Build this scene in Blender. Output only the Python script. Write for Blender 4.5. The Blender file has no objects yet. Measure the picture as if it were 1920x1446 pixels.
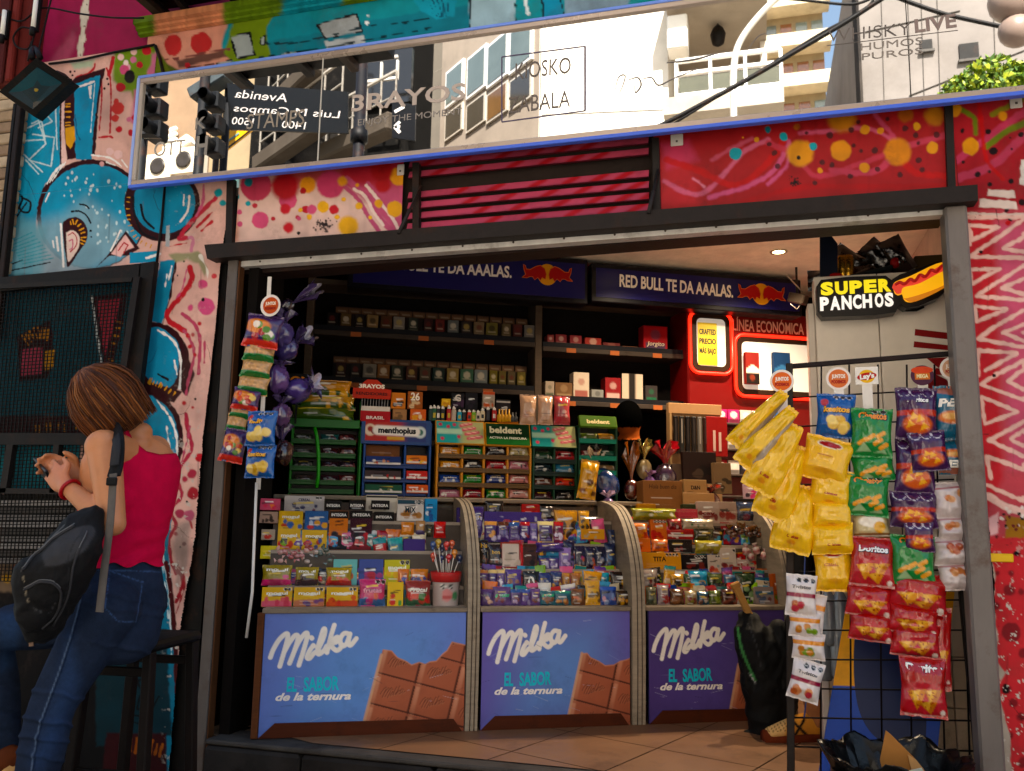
import bpy,math,random
import numpy as np
from mathutils import Vector
from mathutils.geometry import tessellate_polygon
rnd=random.Random(7)
nr=np.random.RandomState(11)
SC=bpy.context.scene
COL=SC.collection
# camera
F,CX,CY=1604.0,960.0,723.0
_x=np.array([5760,157,1604.0]);_x/=np.linalg.norm(_x)
_z=np.array([167,10265,-1604.0]);_z/=np.linalg.norm(_z)
_y=np.cross(_z,_x);_y/=np.linalg.norm(_y)
_z=np.cross(_x,_y)
R=np.array([_x,_y,_z])
CAM=np.array([2.16231,-3.27011,0.90363])
cd=bpy.data.cameras.new('camera');co=bpy.data.objects.new('camera',cd);COL.objects.link(co)
cd.sensor_fit='HORIZONTAL';cd.sensor_width=36.0;cd.lens=36.0*F/1920.0
cd.clip_start=0.05;cd.clip_end=400.0
M4=[[R[i][0],R[i][1],R[i][2],CAM[i]]for i in range(3)]+[[0,0,0,1]]
from mathutils import Matrix
co.matrix_world=Matrix(M4)
SC.camera=co
# sky, sun, exposure
SUN_EL,SUN_AZ=math.radians(50),math.radians(18)
w=bpy.data.worlds.new('World');SC.world=w;w.use_nodes=True
nt=w.node_tree;bg=nt.nodes['Background']
sky=nt.nodes.new('ShaderNodeTexSky');sky.sky_type='NISHITA';sky.sun_disc=False
sky.sun_elevation=SUN_EL;sky.sun_rotation=SUN_AZ
sky.air_density=1.3;sky.dust_density=2.2
tint=nt.nodes.new('ShaderNodeMix');tint.data_type='RGBA';tint.blend_type='MULTIPLY';tint.inputs[0].default_value=1.0;tint.inputs[7].default_value=(1.03,1.0,.94,1)
nt.links.new(sky.outputs[0],tint.inputs[6]);nt.links.new(tint.outputs[2],bg.inputs[0]);bg.inputs[1].default_value=0.085
sl=bpy.data.lights.new('sun','SUN');so=bpy.data.objects.new('sun',sl);COL.objects.link(so)
sl.energy=5.0;sl.angle=math.radians(0.6);sl.color=(1.0,0.95,0.87)
sd=Vector((math.sin(SUN_AZ)*math.cos(SUN_EL),math.cos(SUN_AZ)*math.cos(SUN_EL),math.sin(SUN_EL)))
so.rotation_euler=sd.to_track_quat('Z','Y').to_euler()
SC.view_settings.view_transform='Standard';SC.view_settings.look='None'
SC.view_settings.exposure=1.98;SC.view_settings.gamma=1.0
SC.cycles.max_bounces=8;SC.cycles.glossy_bounces=4;SC.cycles.transparent_max_bounces=12
SC.cycles.caustics_reflective=False;SC.cycles.caustics_refractive=False
SC.cycles.use_denoising=True
SC.cycles.sample_clamp_indirect=6.0
# helpers: colour, rays, planes
def H(h):
 if not isinstance(h,str):return np.asarray(h,float)
 if h in _hc:return _hc[h]
 a=np.array([int(h[i:i+2],16)for i in(0,2,4)])/255.0
 a=np.where(a<=0.04045,a/12.92,((a+0.055)/1.055)**2.4)
 l=a@np.array([.21,.72,.07]);a=np.clip(l+(a-l)*SAT,.003,.92);_hc[h]=a*(l/.9)**GAM if l>0 else a
 return _hc[h]
_hc={};SAT,GAM=1.15,.17
def A(*a):return np.array(a,float)
UX,UY,UZ=A(1,0,0),A(0,1,0),A(0,0,1)
def FACP(y=0.0):return(A(0,y,0),UY)
def HOR(z=0.0):return(A(0,0,z),UZ)
CA=math.radians(28.0)
C0=A(0.173,-0.004,0.0)
CD,CN=A(math.cos(CA),math.sin(CA),0),A(-math.sin(CA),math.cos(CA),0)
def CTR(off=0.0):return(C0+CN*off,CN)
def unp(px,py,pl):
 px,py=np.broadcast_arrays(np.asarray(px,float),np.asarray(py,float))
 d=np.stack([(px-CX)/F,-(py-CY)/F,-np.ones(px.shape)],-1)@R.T
 t=np.dot(pl[0]-CAM,pl[1])/(d@pl[1])
 return CAM+d*t[...,None]
def dep(p):return float(-(R.T@(np.asarray(p)-CAM))[2])
def mpp(p):return dep(p)/F
def ctrdz(px,py,off=0.0):
 q=unp(px,py,CTR(off));return(q-C0)@CD,q[...,2]
def ctrp(d,z,off=0.0):return C0+CD*d+CN*off+UZ*z
class Fr:
 def __init__(s,o,u,v=None,n=None):
  s.o=np.asarray(o,float);s.u=np.asarray(u,float)/np.linalg.norm(u)
  v=UZ if v is None else np.asarray(v,float)
  s.n=np.cross(s.u,v);s.n/=np.linalg.norm(s.n);s.v=np.cross(s.n,s.u)
 def __call__(s,x,y,z=0.0):
  x,y,z=np.broadcast_arrays(np.asarray(x,float),np.asarray(y,float),np.asarray(z,float))
  return s.o+x[...,None]*s.u+y[...,None]*s.v+z[...,None]*s.n
 def rot(s,deg):
  a=math.radians(deg);u=s.u*math.cos(a)+s.v*math.sin(a);v=-s.u*math.sin(a)+s.v*math.cos(a)
  return Fr(s.o,u,v)
 def yaw(s,deg):
  a=math.radians(deg);u=s.u*math.cos(a)+s.n*math.sin(a);return Fr(s.o,u,s.v)
 def pitch(s,deg):
  a=math.radians(deg);v=s.v*math.cos(a)-s.n*math.sin(a);return Fr(s.o,s.u,v)
 def at(s,x,y,z=0.0):return Fr(s(x,y,z),s.u,s.v)
# helpers: noise and painting
_ng=[np.random.RandomState(100+k).rand(64,64)for k in range(8)]
def vn(x,y,s,k=0):
 x=np.asarray(x,float)/s;y=np.asarray(y,float)/s;g=_ng[k%8]
 xi=np.floor(x).astype(int);yi=np.floor(y).astype(int);fx=x-xi;fy=y-yi
 fx=fx*fx*(3-2*fx);fy=fy*fy*(3-2*fy)
 a=g[xi%64,yi%64];b=g[(xi+1)%64,yi%64];c=g[xi%64,(yi+1)%64];d=g[(xi+1)%64,(yi+1)%64]
 return(a*(1-fx)+b*fx)*(1-fy)+(c*(1-fx)+d*fx)*fy
def fbm(x,y,s,k=0):return.5*vn(x,y,s,k)+.3*vn(x,y,s/2.1,k+1)+.2*vn(x,y,s/4.3,k+2)
class P:
 def __init__(s,x,y,base):
  s.sh=x.shape;s.x=x.ravel().astype(float);s.y=y.ravel().astype(float)
  s.c=np.tile(H(base),(s.x.size,1));s.wob=0.0
 def _sel(s,x0,y0,x1,y1,m):
  return np.nonzero((s.x>x0-m)&(s.x<x1+m)&(s.y>y0-m)&(s.y<y1+m))[0]
 def _mix(s,i,sd,col,soft,a):
  if s.wob:sd=sd+s.wob*(vn(s.x[i],s.y[i],s.wob*5+1e-9,3)-.5)*2
  t=np.clip(.5-sd/max(soft,1e-9),0,1);t=(t*t*(3-2*t)*a)[:,None]
  s.c[i]=s.c[i]*(1-t)+H(col)*t
 def circ(s,cx,cy,r,col,soft=None,a=1,ry=None):
  ry=ry or r;soft=soft if soft is not None else r*.15;m=soft+s.wob
  i=s._sel(cx-r,cy-ry,cx+r,cy+ry,m)
  if i.size:s._mix(i,(np.hypot((s.x[i]-cx)/r,(s.y[i]-cy)/ry)-1)*min(r,ry),col,soft,a)
 def ring(s,cx,cy,r,wd,col,soft=1,a=1,ry=None,a0=-400,a1=400):
  ry=ry or r;i=s._sel(cx-r,cy-ry,cx+r,cy+ry,wd+soft)
  if not i.size:return
  dx,dy=(s.x[i]-cx)/r,(s.y[i]-cy)/ry
  sdv=np.abs(np.hypot(dx,dy)-1)*min(r,ry)-wd/2
  an=np.degrees(np.arctan2(dy,dx));sdv=np.where((an>=a0)&(an<=a1),sdv,1e3)
  s._mix(i,sdv,col,soft,a)
 def line(s,pts,wd,col,soft=1,a=1,taper=0):
  pts=np.asarray(pts,float)
  i=s._sel(pts[:,0].min(),pts[:,1].min(),pts[:,0].max(),pts[:,1].max(),wd+soft)
  if not i.size:return
  x,y=s.x[i],s.y[i];best=np.full(i.size,1e9);n=len(pts)-1
  for k in range(n):
   ax,ay=pts[k];bx,by=pts[k+1];dx,dy=bx-ax,by-ay;l2=dx*dx+dy*dy+1e-12
   t=np.clip(((x-ax)*dx+(y-ay)*dy)/l2,0,1)
   ww=wd/2*(1-taper*abs(2*(k+.5)/n-1))if taper else wd/2
   best=np.minimum(best,np.hypot(x-ax-t*dx,y-ay-t*dy)-ww)
  s._mix(i,best,col,soft,a)
 def poly(s,pts,col,soft=1,a=1):
  pts=np.asarray(pts,float)
  i=s._sel(pts[:,0].min(),pts[:,1].min(),pts[:,0].max(),pts[:,1].max(),soft+s.wob)
  if not i.size:return
  x,y=s.x[i],s.y[i];best=np.full(i.size,1e9);ins=np.zeros(i.size,bool)
  for k in range(len(pts)):
   ax,ay=pts[k];bx,by=pts[(k+1)%len(pts)];dx,dy=bx-ax,by-ay;l2=dx*dx+dy*dy+1e-12
   t=np.clip(((x-ax)*dx+(y-ay)*dy)/l2,0,1)
   best=np.minimum(best,np.hypot(x-ax-t*dx,y-ay-t*dy))
   if abs(dy)>1e-12:
    ins^=((ay>y)!=(by>y))&(x<dx*(y-ay)/dy+ax)
  s._mix(i,np.where(ins,-best,best),col,soft,a)
 def rect(s,x0,y0,x1,y1,col,soft=0.5,a=1):s.poly([(x0,y0),(x1,y0),(x1,y1),(x0,y1)],col,soft,a)
 def mul(s,f):s.c*=np.asarray(f).reshape(-1,1)
def smooth(pts,n=6):
 p=np.asarray(pts,float);q=np.vstack([2*p[0]-p[1],p,2*p[-1]-p[-2]]);out=[]
 for k in range(len(p)-1):
  a,b,c,d=q[k:k+4]
  for t in np.linspace(0,1,n,endpoint=False):
   out.append(.5*(2*b+(c-a)*t+(2*a-5*b+4*c-d)*t*t+(3*b-a-3*c+d)*t**3))
 out.append(p[-1]);return np.array(out)
# helpers: materials
MATS={}
def mat(name,rough=.6,metal=0.0,mottle=.12,mscale=9.0,bump=0.0,bscale=60.0,spec=.5,coat=0.0,sheen=0.0,emit=0.0,stretch=(1,1,1),sss=0.0,dirt=None):
 if name in MATS:return MATS[name]
 m=bpy.data.materials.new(name);m.use_nodes=True;n=m.node_tree.nodes;l=m.node_tree.links
 b=n['Principled BSDF'];at=n.new('ShaderNodeAttribute');at.attribute_name='Col'
 tc=n.new('ShaderNodeTexCoord');mp=n.new('ShaderNodeMapping');l.new(tc.outputs['Object'],mp.inputs[0]);mp.inputs['Scale'].default_value=stretch
 nz=n.new('ShaderNodeTexNoise');nz.inputs['Scale'].default_value=mscale;nz.inputs['Detail'].default_value=6;nz.inputs['Roughness'].default_value=.65
 l.new(mp.outputs[0],nz.inputs['Vector'])
 mr=n.new('ShaderNodeMapRange');mr.inputs['From Min'].default_value=.25;mr.inputs['From Max'].default_value=.75
 mr.inputs['To Min'].default_value=1-mottle;mr.inputs['To Max'].default_value=1+mottle*.6
 l.new(nz.outputs[0],mr.inputs[0])
 mx=n.new('ShaderNodeMix');mx.data_type='RGBA';mx.blend_type='MULTIPLY';mx.inputs[0].default_value=1.0
 l.new(at.outputs['Color'],mx.inputs[6]);l.new(mr.outputs[0],mx.inputs[7])
 co_=mx.outputs[2]
 if dirt:
  n3=n.new('ShaderNodeTexNoise');n3.inputs['Scale'].default_value=dirt[2];n3.inputs['Detail'].default_value=8;n3.inputs['Roughness'].default_value=.72;l.new(tc.outputs['Object'],n3.inputs['Vector'])
  r3=n.new('ShaderNodeMapRange');r3.inputs['From Min'].default_value=.54;r3.inputs['From Max'].default_value=.68;r3.inputs['To Max'].default_value=dirt[1];l.new(n3.outputs[0],r3.inputs[0])
  m3=n.new('ShaderNodeMix');m3.data_type='RGBA';l.new(r3.outputs[0],m3.inputs[0]);l.new(co_,m3.inputs[6]);m3.inputs[7].default_value=(*H(dirt[0]),1);co_=m3.outputs[2]
 l.new(co_,b.inputs['Base Color'])
 b.inputs['Metallic'].default_value=metal;b.inputs['Specular IOR Level'].default_value=spec
 rr=n.new('ShaderNodeMapRange');rr.inputs['To Min'].default_value=max(.02,rough-.12);rr.inputs['To Max'].default_value=min(1,rough+.12)
 l.new(nz.outputs[0],rr.inputs[0]);l.new(rr.outputs[0],b.inputs['Roughness'])
 if coat:b.inputs['Coat Weight'].default_value=coat;b.inputs['Coat Roughness'].default_value=.12
 if sheen:b.inputs['Sheen Weight'].default_value=sheen
 if sss:b.inputs['Subsurface Weight'].default_value=sss;b.inputs['Subsurface Radius'].default_value=(.01,.004,.002)
 if emit:
  l.new(at.outputs['Color'],b.inputs['Emission Color']);b.inputs['Emission Strength'].default_value=emit
 if bump:
  n2=n.new('ShaderNodeTexNoise');n2.inputs['Scale'].default_value=bscale;n2.inputs['Detail'].default_value=5
  l.new(mp.outputs[0],n2.inputs['Vector'])
  bp=n.new('ShaderNodeBump');bp.inputs['Strength'].default_value=bump;bp.inputs['Distance'].default_value=.004
  l.new(n2.outputs[0],bp.inputs['Height']);l.new(bp.outputs[0],b.inputs['Normal'])
 MATS[name]=m;return m
mat('wall_paint',.72,spec=.12,mottle=.18,mscale=5,bump=.5,bscale=28,dirt=('5A4A42',.28,3.2))
mat('sheet_paint',.5,dirt=('2A1412',.35,4.5),spec=.18,mottle=.12,mscale=7,bump=.10,bscale=25)
mat('plaster',.9,spec=.1,mottle=.22,mscale=6,bump=.5,bscale=40)
mat('print',.38,mottle=.06,mscale=9,bump=.05,bscale=9,spec=.2,dirt=('1E1A22',.16,5.0))
mat('card',.55,spec=.14,mottle=.08,mscale=30,bump=.04,bscale=90)
mat('foil',.17,mottle=.06,mscale=25,bump=.95,bscale=28,spec=.7)
mat('cellophane',.14,mottle=.1,mscale=40,bump=.8,bscale=55,spec=.9,coat=.6)
mat('silver',.2,metal=.9,mottle=.2,mscale=30,bump=.8,bscale=60)
mat('plastic',.35,spec=.25,mottle=.05,mscale=20,bump=.03)
mat('dark_metal',.55,spec=.16,mottle=.35,mscale=14,bump=.25,bscale=70,dirt=('4A2A18',.55,6.0))
mat('raw_metal',.45,metal=.2,spec=.3,dirt=('5A3A26',.6,5.0),mottle=.25,mscale=10,bump=.08,bscale=60,stretch=(1,1,.25))
mat('frame_metal',.3,metal=.3,mottle=.12,mscale=10,bump=.03)
mat('wood',.6,spec=.15,dirt=('2A1A12',.4,7.0),mottle=.3,mscale=6,bump=.12,bscale=30,stretch=(1,1,7))
mat('stone',.85,spec=.1,dirt=('1A1614',.5,6.0),mottle=.4,mscale=8,bump=.6,bscale=35)
mat('tile',.42,spec=.25,dirt=('4A3426',.45,3.5),mottle=.16,mscale=5,bump=.05,bscale=30)
mat('skin',.5,mottle=.1,mscale=30,bump=.05,bscale=220,sss=.12)
mat('cloth',.85,mottle=.1,mscale=60,bump=.22,bscale=260,spec=.06)
mat('denim',.9,mottle=.25,mscale=70,bump=.3,bscale=320,spec=.05)
mat('matte_black',.9,spec=.0,mottle=.2)
mat('hair',.5,mottle=.3,mscale=70,bump=.2,bscale=160,spec=.22,stretch=(1,1,.15))
mat('nylon',.75,mottle=.15,mscale=40,bump=.3,bscale=120,spec=.2)
mat('black_film',.3,mottle=.1,mscale=40,bump=.6,bscale=45,spec=.3)
mat('leaf',.6,mottle=.35,mscale=18)
mat('concrete',.88,spec=.1,dirt=('6A625A',.3,.5),mottle=.2,mscale=1.1,bump=.3,bscale=12)
mat('window_glass',.08,mottle=.2,mscale=2,spec=.8)
mat('lit_sign',.4,mottle=.04,emit=.22)
mat('lit_lamp',.4,mottle=.0,emit=9.0)
mat('lit_dim',.4,mottle=.0,emit=.22)
mat('lit_tube',.4,mottle=.0,emit=1.1)
mat('lit_case',.4,mottle=.06,emit=.10)
def special():
 m=bpy.data.materials.new('mirror');m.use_nodes=True;b=m.node_tree.nodes['Principled BSDF'];n=m.node_tree.nodes;l=m.node_tree.links
 b.inputs['Metallic'].default_value=1;b.inputs['Base Color'].default_value=(.82,.81,.79,1);b.inputs['Roughness'].default_value=.012
 nz=n.new('ShaderNodeTexNoise');nz.inputs['Scale'].default_value=1.1;nz.inputs['Detail'].default_value=1
 bp=n.new('ShaderNodeBump');bp.inputs['Strength'].default_value=.02;bp.inputs['Distance'].default_value=.01
 tc=n.new('ShaderNodeTexCoord');l.new(tc.outputs['Object'],nz.inputs['Vector']);l.new(nz.outputs[0],bp.inputs['Height']);l.new(bp.outputs[0],b.inputs['Normal'])
 MATS['mirror']=m
 for nm,tint,amt in(('case_glass',(.985,.99,.985,1),.28),('clear_film',(.92,.92,.9,1),.8)):
  m=bpy.data.materials.new(nm);m.use_nodes=True;n=m.node_tree.nodes;l=m.node_tree.links;n.remove(n['Principled BSDF'])
  tr=n.new('ShaderNodeBsdfTransparent');tr.inputs[0].default_value=tint
  gl=n.new('ShaderNodeBsdfGlossy');gl.inputs['Roughness'].default_value=.05
  fr=n.new('ShaderNodeFresnel');fr.inputs[0].default_value=1.45
  mm=n.new('ShaderNodeMath');mm.operation='MULTIPLY';mm.inputs[1].default_value=amt;l.new(fr.outputs[0],mm.inputs[0])
  mx=n.new('ShaderNodeMixShader');l.new(mm.outputs[0],mx.inputs[0]);l.new(tr.outputs[0],mx.inputs[1]);l.new(gl.outputs[0],mx.inputs[2])
  l.new(mx.outputs[0],n['Material Output'].inputs[0]);MATS[nm]=m
special()
# helpers: geometry collector
_txt={}
def text_geo(s,bold,shear):
 k=(s,bold,shear)
 if k in _txt:return _txt[k]
 cu=bpy.data.curves.new('t','FONT');cu.body=s;cu.size=1.0;cu.offset=bold;cu.shear=shear;cu.resolution_u=3
 o=bpy.data.objects.new('t',cu);COL.objects.link(o)
 dg=bpy.context.evaluated_depsgraph_get();dg.update()
 me=bpy.data.meshes.new_from_object(o.evaluated_get(dg))
 v=np.zeros(len(me.vertices)*3);me.vertices.foreach_get('co',v);v=v.reshape(-1,3)[:,:2].copy()
 f=[list(p.vertices)for p in me.polygons]
 bpy.data.meshes.remove(me);bpy.data.objects.remove(o);bpy.data.curves.remove(cu)
 if len(v):v[:,0]-=v[:,0].min();h=.73;wd=v[:,0].max()
 else:h,wd=1,1
 _txt[k]=(v/h,f,wd/h);return _txt[k]
class G:
 def __init__(s,mt='card'):s.ch=[];s.mats=[mt]
 def mi(s,mt):
  if mt is None:return 0
  if mt not in s.mats:s.mats.append(mt)
  return s.mats.index(mt)
 def add(s,v,f,col,mt=None,smooth=False):
  v=np.asarray(v,float).reshape(-1,3);c=H(col)
  if c.ndim==1:c=np.tile(c,(len(v),1))
  s.ch.append((v,f,c,s.mi(mt),smooth));return s
 def grid(s,pts,col,mt=None,smooth=True,flip=False):
  r,c=pts.shape[:2];i=np.arange(r*c).reshape(r,c)
  f=np.stack([i[:-1,:-1],i[:-1,1:],i[1:,1:],i[1:,:-1]],-1).reshape(-1,4)
  if flip:f=f[:,::-1]
  cc=H(col)
  return s.add(pts.reshape(-1,3),f,cc.reshape(-1,3)if cc.ndim>1 else cc,mt,smooth)
 def box(s,fr,x0,x1,y0,y1,z0,z1,col,mt=None,bev=0.0):
  b=min(bev,(x1-x0)*.45,(y1-y0)*.45,(z1-z0)*.45)
  if b<=0:
   p=[(x,y,z)for x in(x0,x1)for y in(y0,y1)for z in(z0,z1)]
   fs=[(0,1,3,2),(4,6,7,5),(0,4,5,1),(2,3,7,6),(0,2,6,4),(1,5,7,3)]
   for q in fs:
    a=np.array([p[i]for i in q]);s.add(fr(a[:,0],a[:,1],a[:,2]),[(0,1,2,3)],col,mt)
   return s
  V=[];idx={}
  for sx in(0,1):
   for sy in(0,1):
    for sz in(0,1):
     X=(x0,x1)[sx];Y=(y0,y1)[sy];Z=(z0,z1)[sz];ix=b*(1-2*sx);iy=b*(1-2*sy);iz=b*(1-2*sz)
     for ax,q in(('x',(X,Y+iy,Z+iz)),('y',(X+ix,Y,Z+iz)),('z',(X+ix,Y+iy,Z))):
      idx[(sx,sy,sz,ax)]=len(V);V.append(q)
  Fc=[]
  g=lambda a,b_,c,ax:idx[(a,b_,c,ax)]
  for k in(0,1):
   q=[g(k,0,0,'x'),g(k,1,0,'x'),g(k,1,1,'x'),g(k,0,1,'x')];Fc.append(q if k else q[::-1])
   q=[g(0,k,0,'y'),g(0,k,1,'y'),g(1,k,1,'y'),g(1,k,0,'y')];Fc.append(q if k else q[::-1])
   q=[g(0,0,k,'z'),g(1,0,k,'z'),g(1,1,k,'z'),g(0,1,k,'z')];Fc.append(q if k else q[::-1])
  for a in(0,1):
   for c in(0,1):
    Fc.append([g(a,c,0,'x'),g(a,c,1,'x'),g(a,c,1,'y'),g(a,c,0,'y')])
    Fc.append([g(a,0,c,'x'),g(a,1,c,'x'),g(a,1,c,'z'),g(a,0,c,'z')])
    Fc.append([g(0,a,c,'y'),g(1,a,c,'y'),g(1,a,c,'z'),g(0,a,c,'z')])
    for e in(0,1):Fc.append([g(a,c,e,'x'),g(a,c,e,'y'),g(a,c,e,'z')])
  a=np.array(V);return s.add(fr(a[:,0],a[:,1],a[:,2]),Fc,col,mt)
 def tube(s,pts,r,col,seg=8,mt=None,cap=True,smooth=True):
  p=np.asarray(pts,float);n=len(p);r=np.broadcast_to(np.asarray(r,float),(n,))
  t=np.gradient(p,axis=0);t/=np.linalg.norm(t,axis=1)[:,None]+1e-12
  up=UZ if abs(t[0][2])<.9 else UX;a=np.cross(t[0],up);a/=np.linalg.norm(a);rings=[]
  for k in range(n):
   a=a-t[k]*np.dot(a,t[k]);a/=np.linalg.norm(a)+1e-12;b=np.cross(t[k],a)
   th=np.linspace(0,2*math.pi,seg,endpoint=False)
   rings.append(p[k]+r[k]*(np.cos(th)[:,None]*a+np.sin(th)[:,None]*b))
  V=np.vstack(rings);Fc=[]
  for k in range(n-1):
   for j in range(seg):Fc.append((k*seg+j,k*seg+(j+1)%seg,(k+1)*seg+(j+1)%seg,(k+1)*seg+j))
  if cap:Fc+=[list(range(seg))[::-1],list(range((n-1)*seg,n*seg))]
  c=H(col)
  if c.ndim>1 and len(c)==n:c=np.repeat(c,seg,0)
  return s.add(V,Fc,c,mt,smooth)
 def bar(s,a,b,wd,dp,col,mt=None,side=None):
  a=np.asarray(a,float);b=np.asarray(b,float);u=b-a;L=np.linalg.norm(u)
  fr=Fr(a,u,side if side is not None else(UZ if abs(u[2])<.9*L else UY))
  return s.box(fr,0,L,-wd/2,wd/2,-dp/2,dp/2,col,mt,bev=min(wd,dp)*.12)
 def lathe(s,fr,prof,col,seg=24,mt=None,smooth=True):
  pr=np.asarray(prof,float);th=np.linspace(0,2*math.pi,seg,endpoint=False)
  V=fr(pr[:,0][:,None]*np.cos(th),np.repeat(pr[:,1][:,None],seg,1),pr[:,0][:,None]*np.sin(th)).reshape(-1,3);Fc=[]
  for k in range(len(pr)-1):
   for j in range(seg):Fc.append((k*seg+j,(k+1)*seg+j,(k+1)*seg+(j+1)%seg,k*seg+(j+1)%seg))
  c=H(col)
  if c.ndim>1 and len(c)==len(pr):c=np.repeat(c,seg,0)
  return s.add(V,Fc,c,mt,smooth)
 def prism(s,pts,back,col,mt=None,sidecol=None):
  p=np.asarray(pts,float);n=len(p);q=p+np.asarray(back,float)
  tri=tessellate_polygon([[Vector(x)for x in p]])
  nrm=np.zeros(3)
  for k in range(n):nrm+=np.cross(p[k],p[(k+1)%n])
  fl=np.dot(nrm,back)>0
  def fixd(f):
   a=p[f[1]]-p[f[0]];b=p[f[2]]-p[f[0]];d=np.dot(np.cross(a,b),back)
   return f if d<0 else f[::-1]
  ft=[fixd(tuple(t))for t in tri]
  s.add(p,ft,col,mt);s.add(q,[f[::-1]for f in ft],sidecol if sidecol is not None else col,mt)
  V=np.vstack([p,q]);Fc=[]
  for k in range(n):
   a,b=k,(k+1)%n;Fc.append((a,b,b+n,a+n)if fl else(b,a,a+n,b+n))
  V2=V[np.array(Fc).ravel()];return s.add(V2,np.arange(4*n).reshape(-1,4),sidecol if sidecol is not None else col,mt)
 def ball(s,c,r,col,mt=None,nu=14,nv=9,axes=None):
  r=np.broadcast_to(np.asarray(r,float),(3,));ax=np.eye(3)if axes is None else np.asarray(axes)
  th=np.linspace(0,math.pi,nv);ph=np.linspace(0,2*math.pi,nu+1)
  q=np.stack([np.sin(th)[:,None]*np.cos(ph)*r[0],np.sin(th)[:,None]*np.sin(ph)*r[1],np.repeat(np.cos(th)[:,None],nu+1,1)*r[2]],-1)
  return s.grid(np.asarray(c)+q@ax,col,mt,True,flip=True)
 def text(s,t,fn,x,y,h,col,wd=None,al='C',bold=0.0,shear=0.0,z=.0008,mt=None):
  v,f,w0=text_geo(t,bold,shear);sx=(wd/w0)if wd else h
  W_=w0*sx;off={'C':-W_/2,'L':0,'R':-W_}[al]
  return s.add(fn(x+off+v[:,0]*sx,y+v[:,1]*h,z),f,col,mt)
 def textpx(s,t,p0,p1,hpx,pl,col,bold=0.0,shear=0.0,out=.002,mt=None):
  a=unp(p0[0],p0[1],pl);b=unp(p1[0],p1[1],pl);fr=Fr(a,b-a)
  if abs(pl[1][2])>.9:fr=Fr(a,b-a,UY)
  return s.text(t,fr,0,0,hpx*mpp(a),col,wd=np.linalg.norm(b-a),al='L',bold=bold,shear=shear,z=out,mt=mt)
 def bounds(s):
  a=np.vstack([c[0]for c in s.ch]);return a.min(0),a.max(0)
 def build(s,name,parent=None,label=None,cat=None,group=None,kind=None,origin=None):
  V=np.vstack([c[0]for c in s.ch]);Cc=np.vstack([c[2]for c in s.ch])
  lo=V.min(0);hi=V.max(0)
  if parent is not None:org=np.array(parent['_o'])
  else:org=np.array(origin)if origin is not None else A((lo[0]+hi[0])/2,(lo[1]+hi[1])/2,lo[2])
  loops,starts,tot,mi,sm=[],[],[],[],[];base=0;ls=0
  for v,f,c,m,smo in s.ch:
   if isinstance(f,np.ndarray):
    k=f.shape[1];loops.append(f.ravel()+base);starts.append(ls+np.arange(len(f))*k);tot.append(np.full(len(f),k));ls+=f.size;nf=len(f)
   else:
    nf=len(f);ln=np.array([len(q)for q in f]);loops.append(np.concatenate([np.asarray(q)for q in f])+base if nf else np.zeros(0,int))
    starts.append(ls+np.concatenate([[0],np.cumsum(ln)[:-1]])if nf else np.zeros(0,int));tot.append(ln);ls+=int(ln.sum())if nf else 0
   mi.append(np.full(nf,m));sm.append(np.full(nf,smo));base+=len(v)
  loops=np.concatenate(loops).astype(np.int32);starts=np.concatenate(starts).astype(np.int32);tot=np.concatenate(tot).astype(np.int32)
  me=bpy.data.meshes.new(name)
  me.vertices.add(len(V));me.vertices.foreach_set('co',(V-org).astype(np.float32).ravel())
  me.loops.add(len(loops));me.loops.foreach_set('vertex_index',loops)
  me.polygons.add(len(starts));me.polygons.foreach_set('loop_start',starts);me.polygons.foreach_set('loop_total',tot)
  me.polygons.foreach_set('material_index',np.concatenate(mi).astype(np.int32));me.polygons.foreach_set('use_smooth',np.concatenate(sm))
  at=me.color_attributes.new('Col','FLOAT_COLOR','POINT')
  at.data.foreach_set('color',np.hstack([np.clip(Cc,0,1),np.ones((len(Cc),1))]).astype(np.float32).ravel())
  me.update(calc_edges=True);me.validate()
  for m in s.mats:me.materials.append(MATS[m])
  o=bpy.data.objects.new(name,me);COL.objects.link(o)
  if parent is not None:o.parent=parent;o['_o']=[float(t)for t in org]
  else:o.location=org;o['_o']=[float(t)for t in org]
  return tag(o,label,cat,group,kind)
def tag(o,label=None,cat=None,group=None,kind=None):
 if label:o['label']=label
 if cat:o['category']=cat
 if group:o['group']=group
 if kind:o['kind']=kind
 return o
def thing(name,loc,label,cat,group=None):
 o=bpy.data.objects.new(name,None);COL.objects.link(o);o.empty_display_size=.05
 o.location=tuple(float(t)for t in loc);o['_o']=[float(t)for t in loc];return tag(o,label,cat,group)
def pgrid(xl,xr,ys,nx,pl):
 ys=np.asarray(ys,float);xl=np.broadcast_to(xl,ys.shape);xr=np.broadcast_to(xr,ys.shape)
 t=np.linspace(0,1,nx);X=xl[:,None]*(1-t)+xr[:,None]*t;Yy=np.repeat(ys[:,None],nx,1)
 return X,Yy,unp(X,Yy,pl)
def qgrid(tl,tr,br,bl,nx,ny,pl):
 s_=np.linspace(0,1,nx)[None,:,None];t_=np.linspace(0,1,ny)[:,None,None]
 q=(A(*tl)*(1-s_)+A(*tr)*s_)*(1-t_)+(A(*bl)*(1-s_)+A(*br)*s_)*t_
 return q[...,0],q[...,1],unp(q[...,0],q[...,1],pl)
WF=Fr(A(0,0,0),UX)
CF=Fr(C0,CD)
def pj(p):
 c=(np.asarray(p,float)-CAM)@R;return CX+F*c[...,0]/-c[...,2],CY-F*c[...,1]/-c[...,2]
def fac(px,py,y=0.0):return unp(px,py,FACP(y))
PALE,CYAN,BROWN,RED,PINK,GREEN,YEL,WHT,TEAL='E4B6AA','2C9DC2','43121A','CF2F38','DC5A84','7C9A34','E3A01C','F4EEEA','1893A2'
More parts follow.
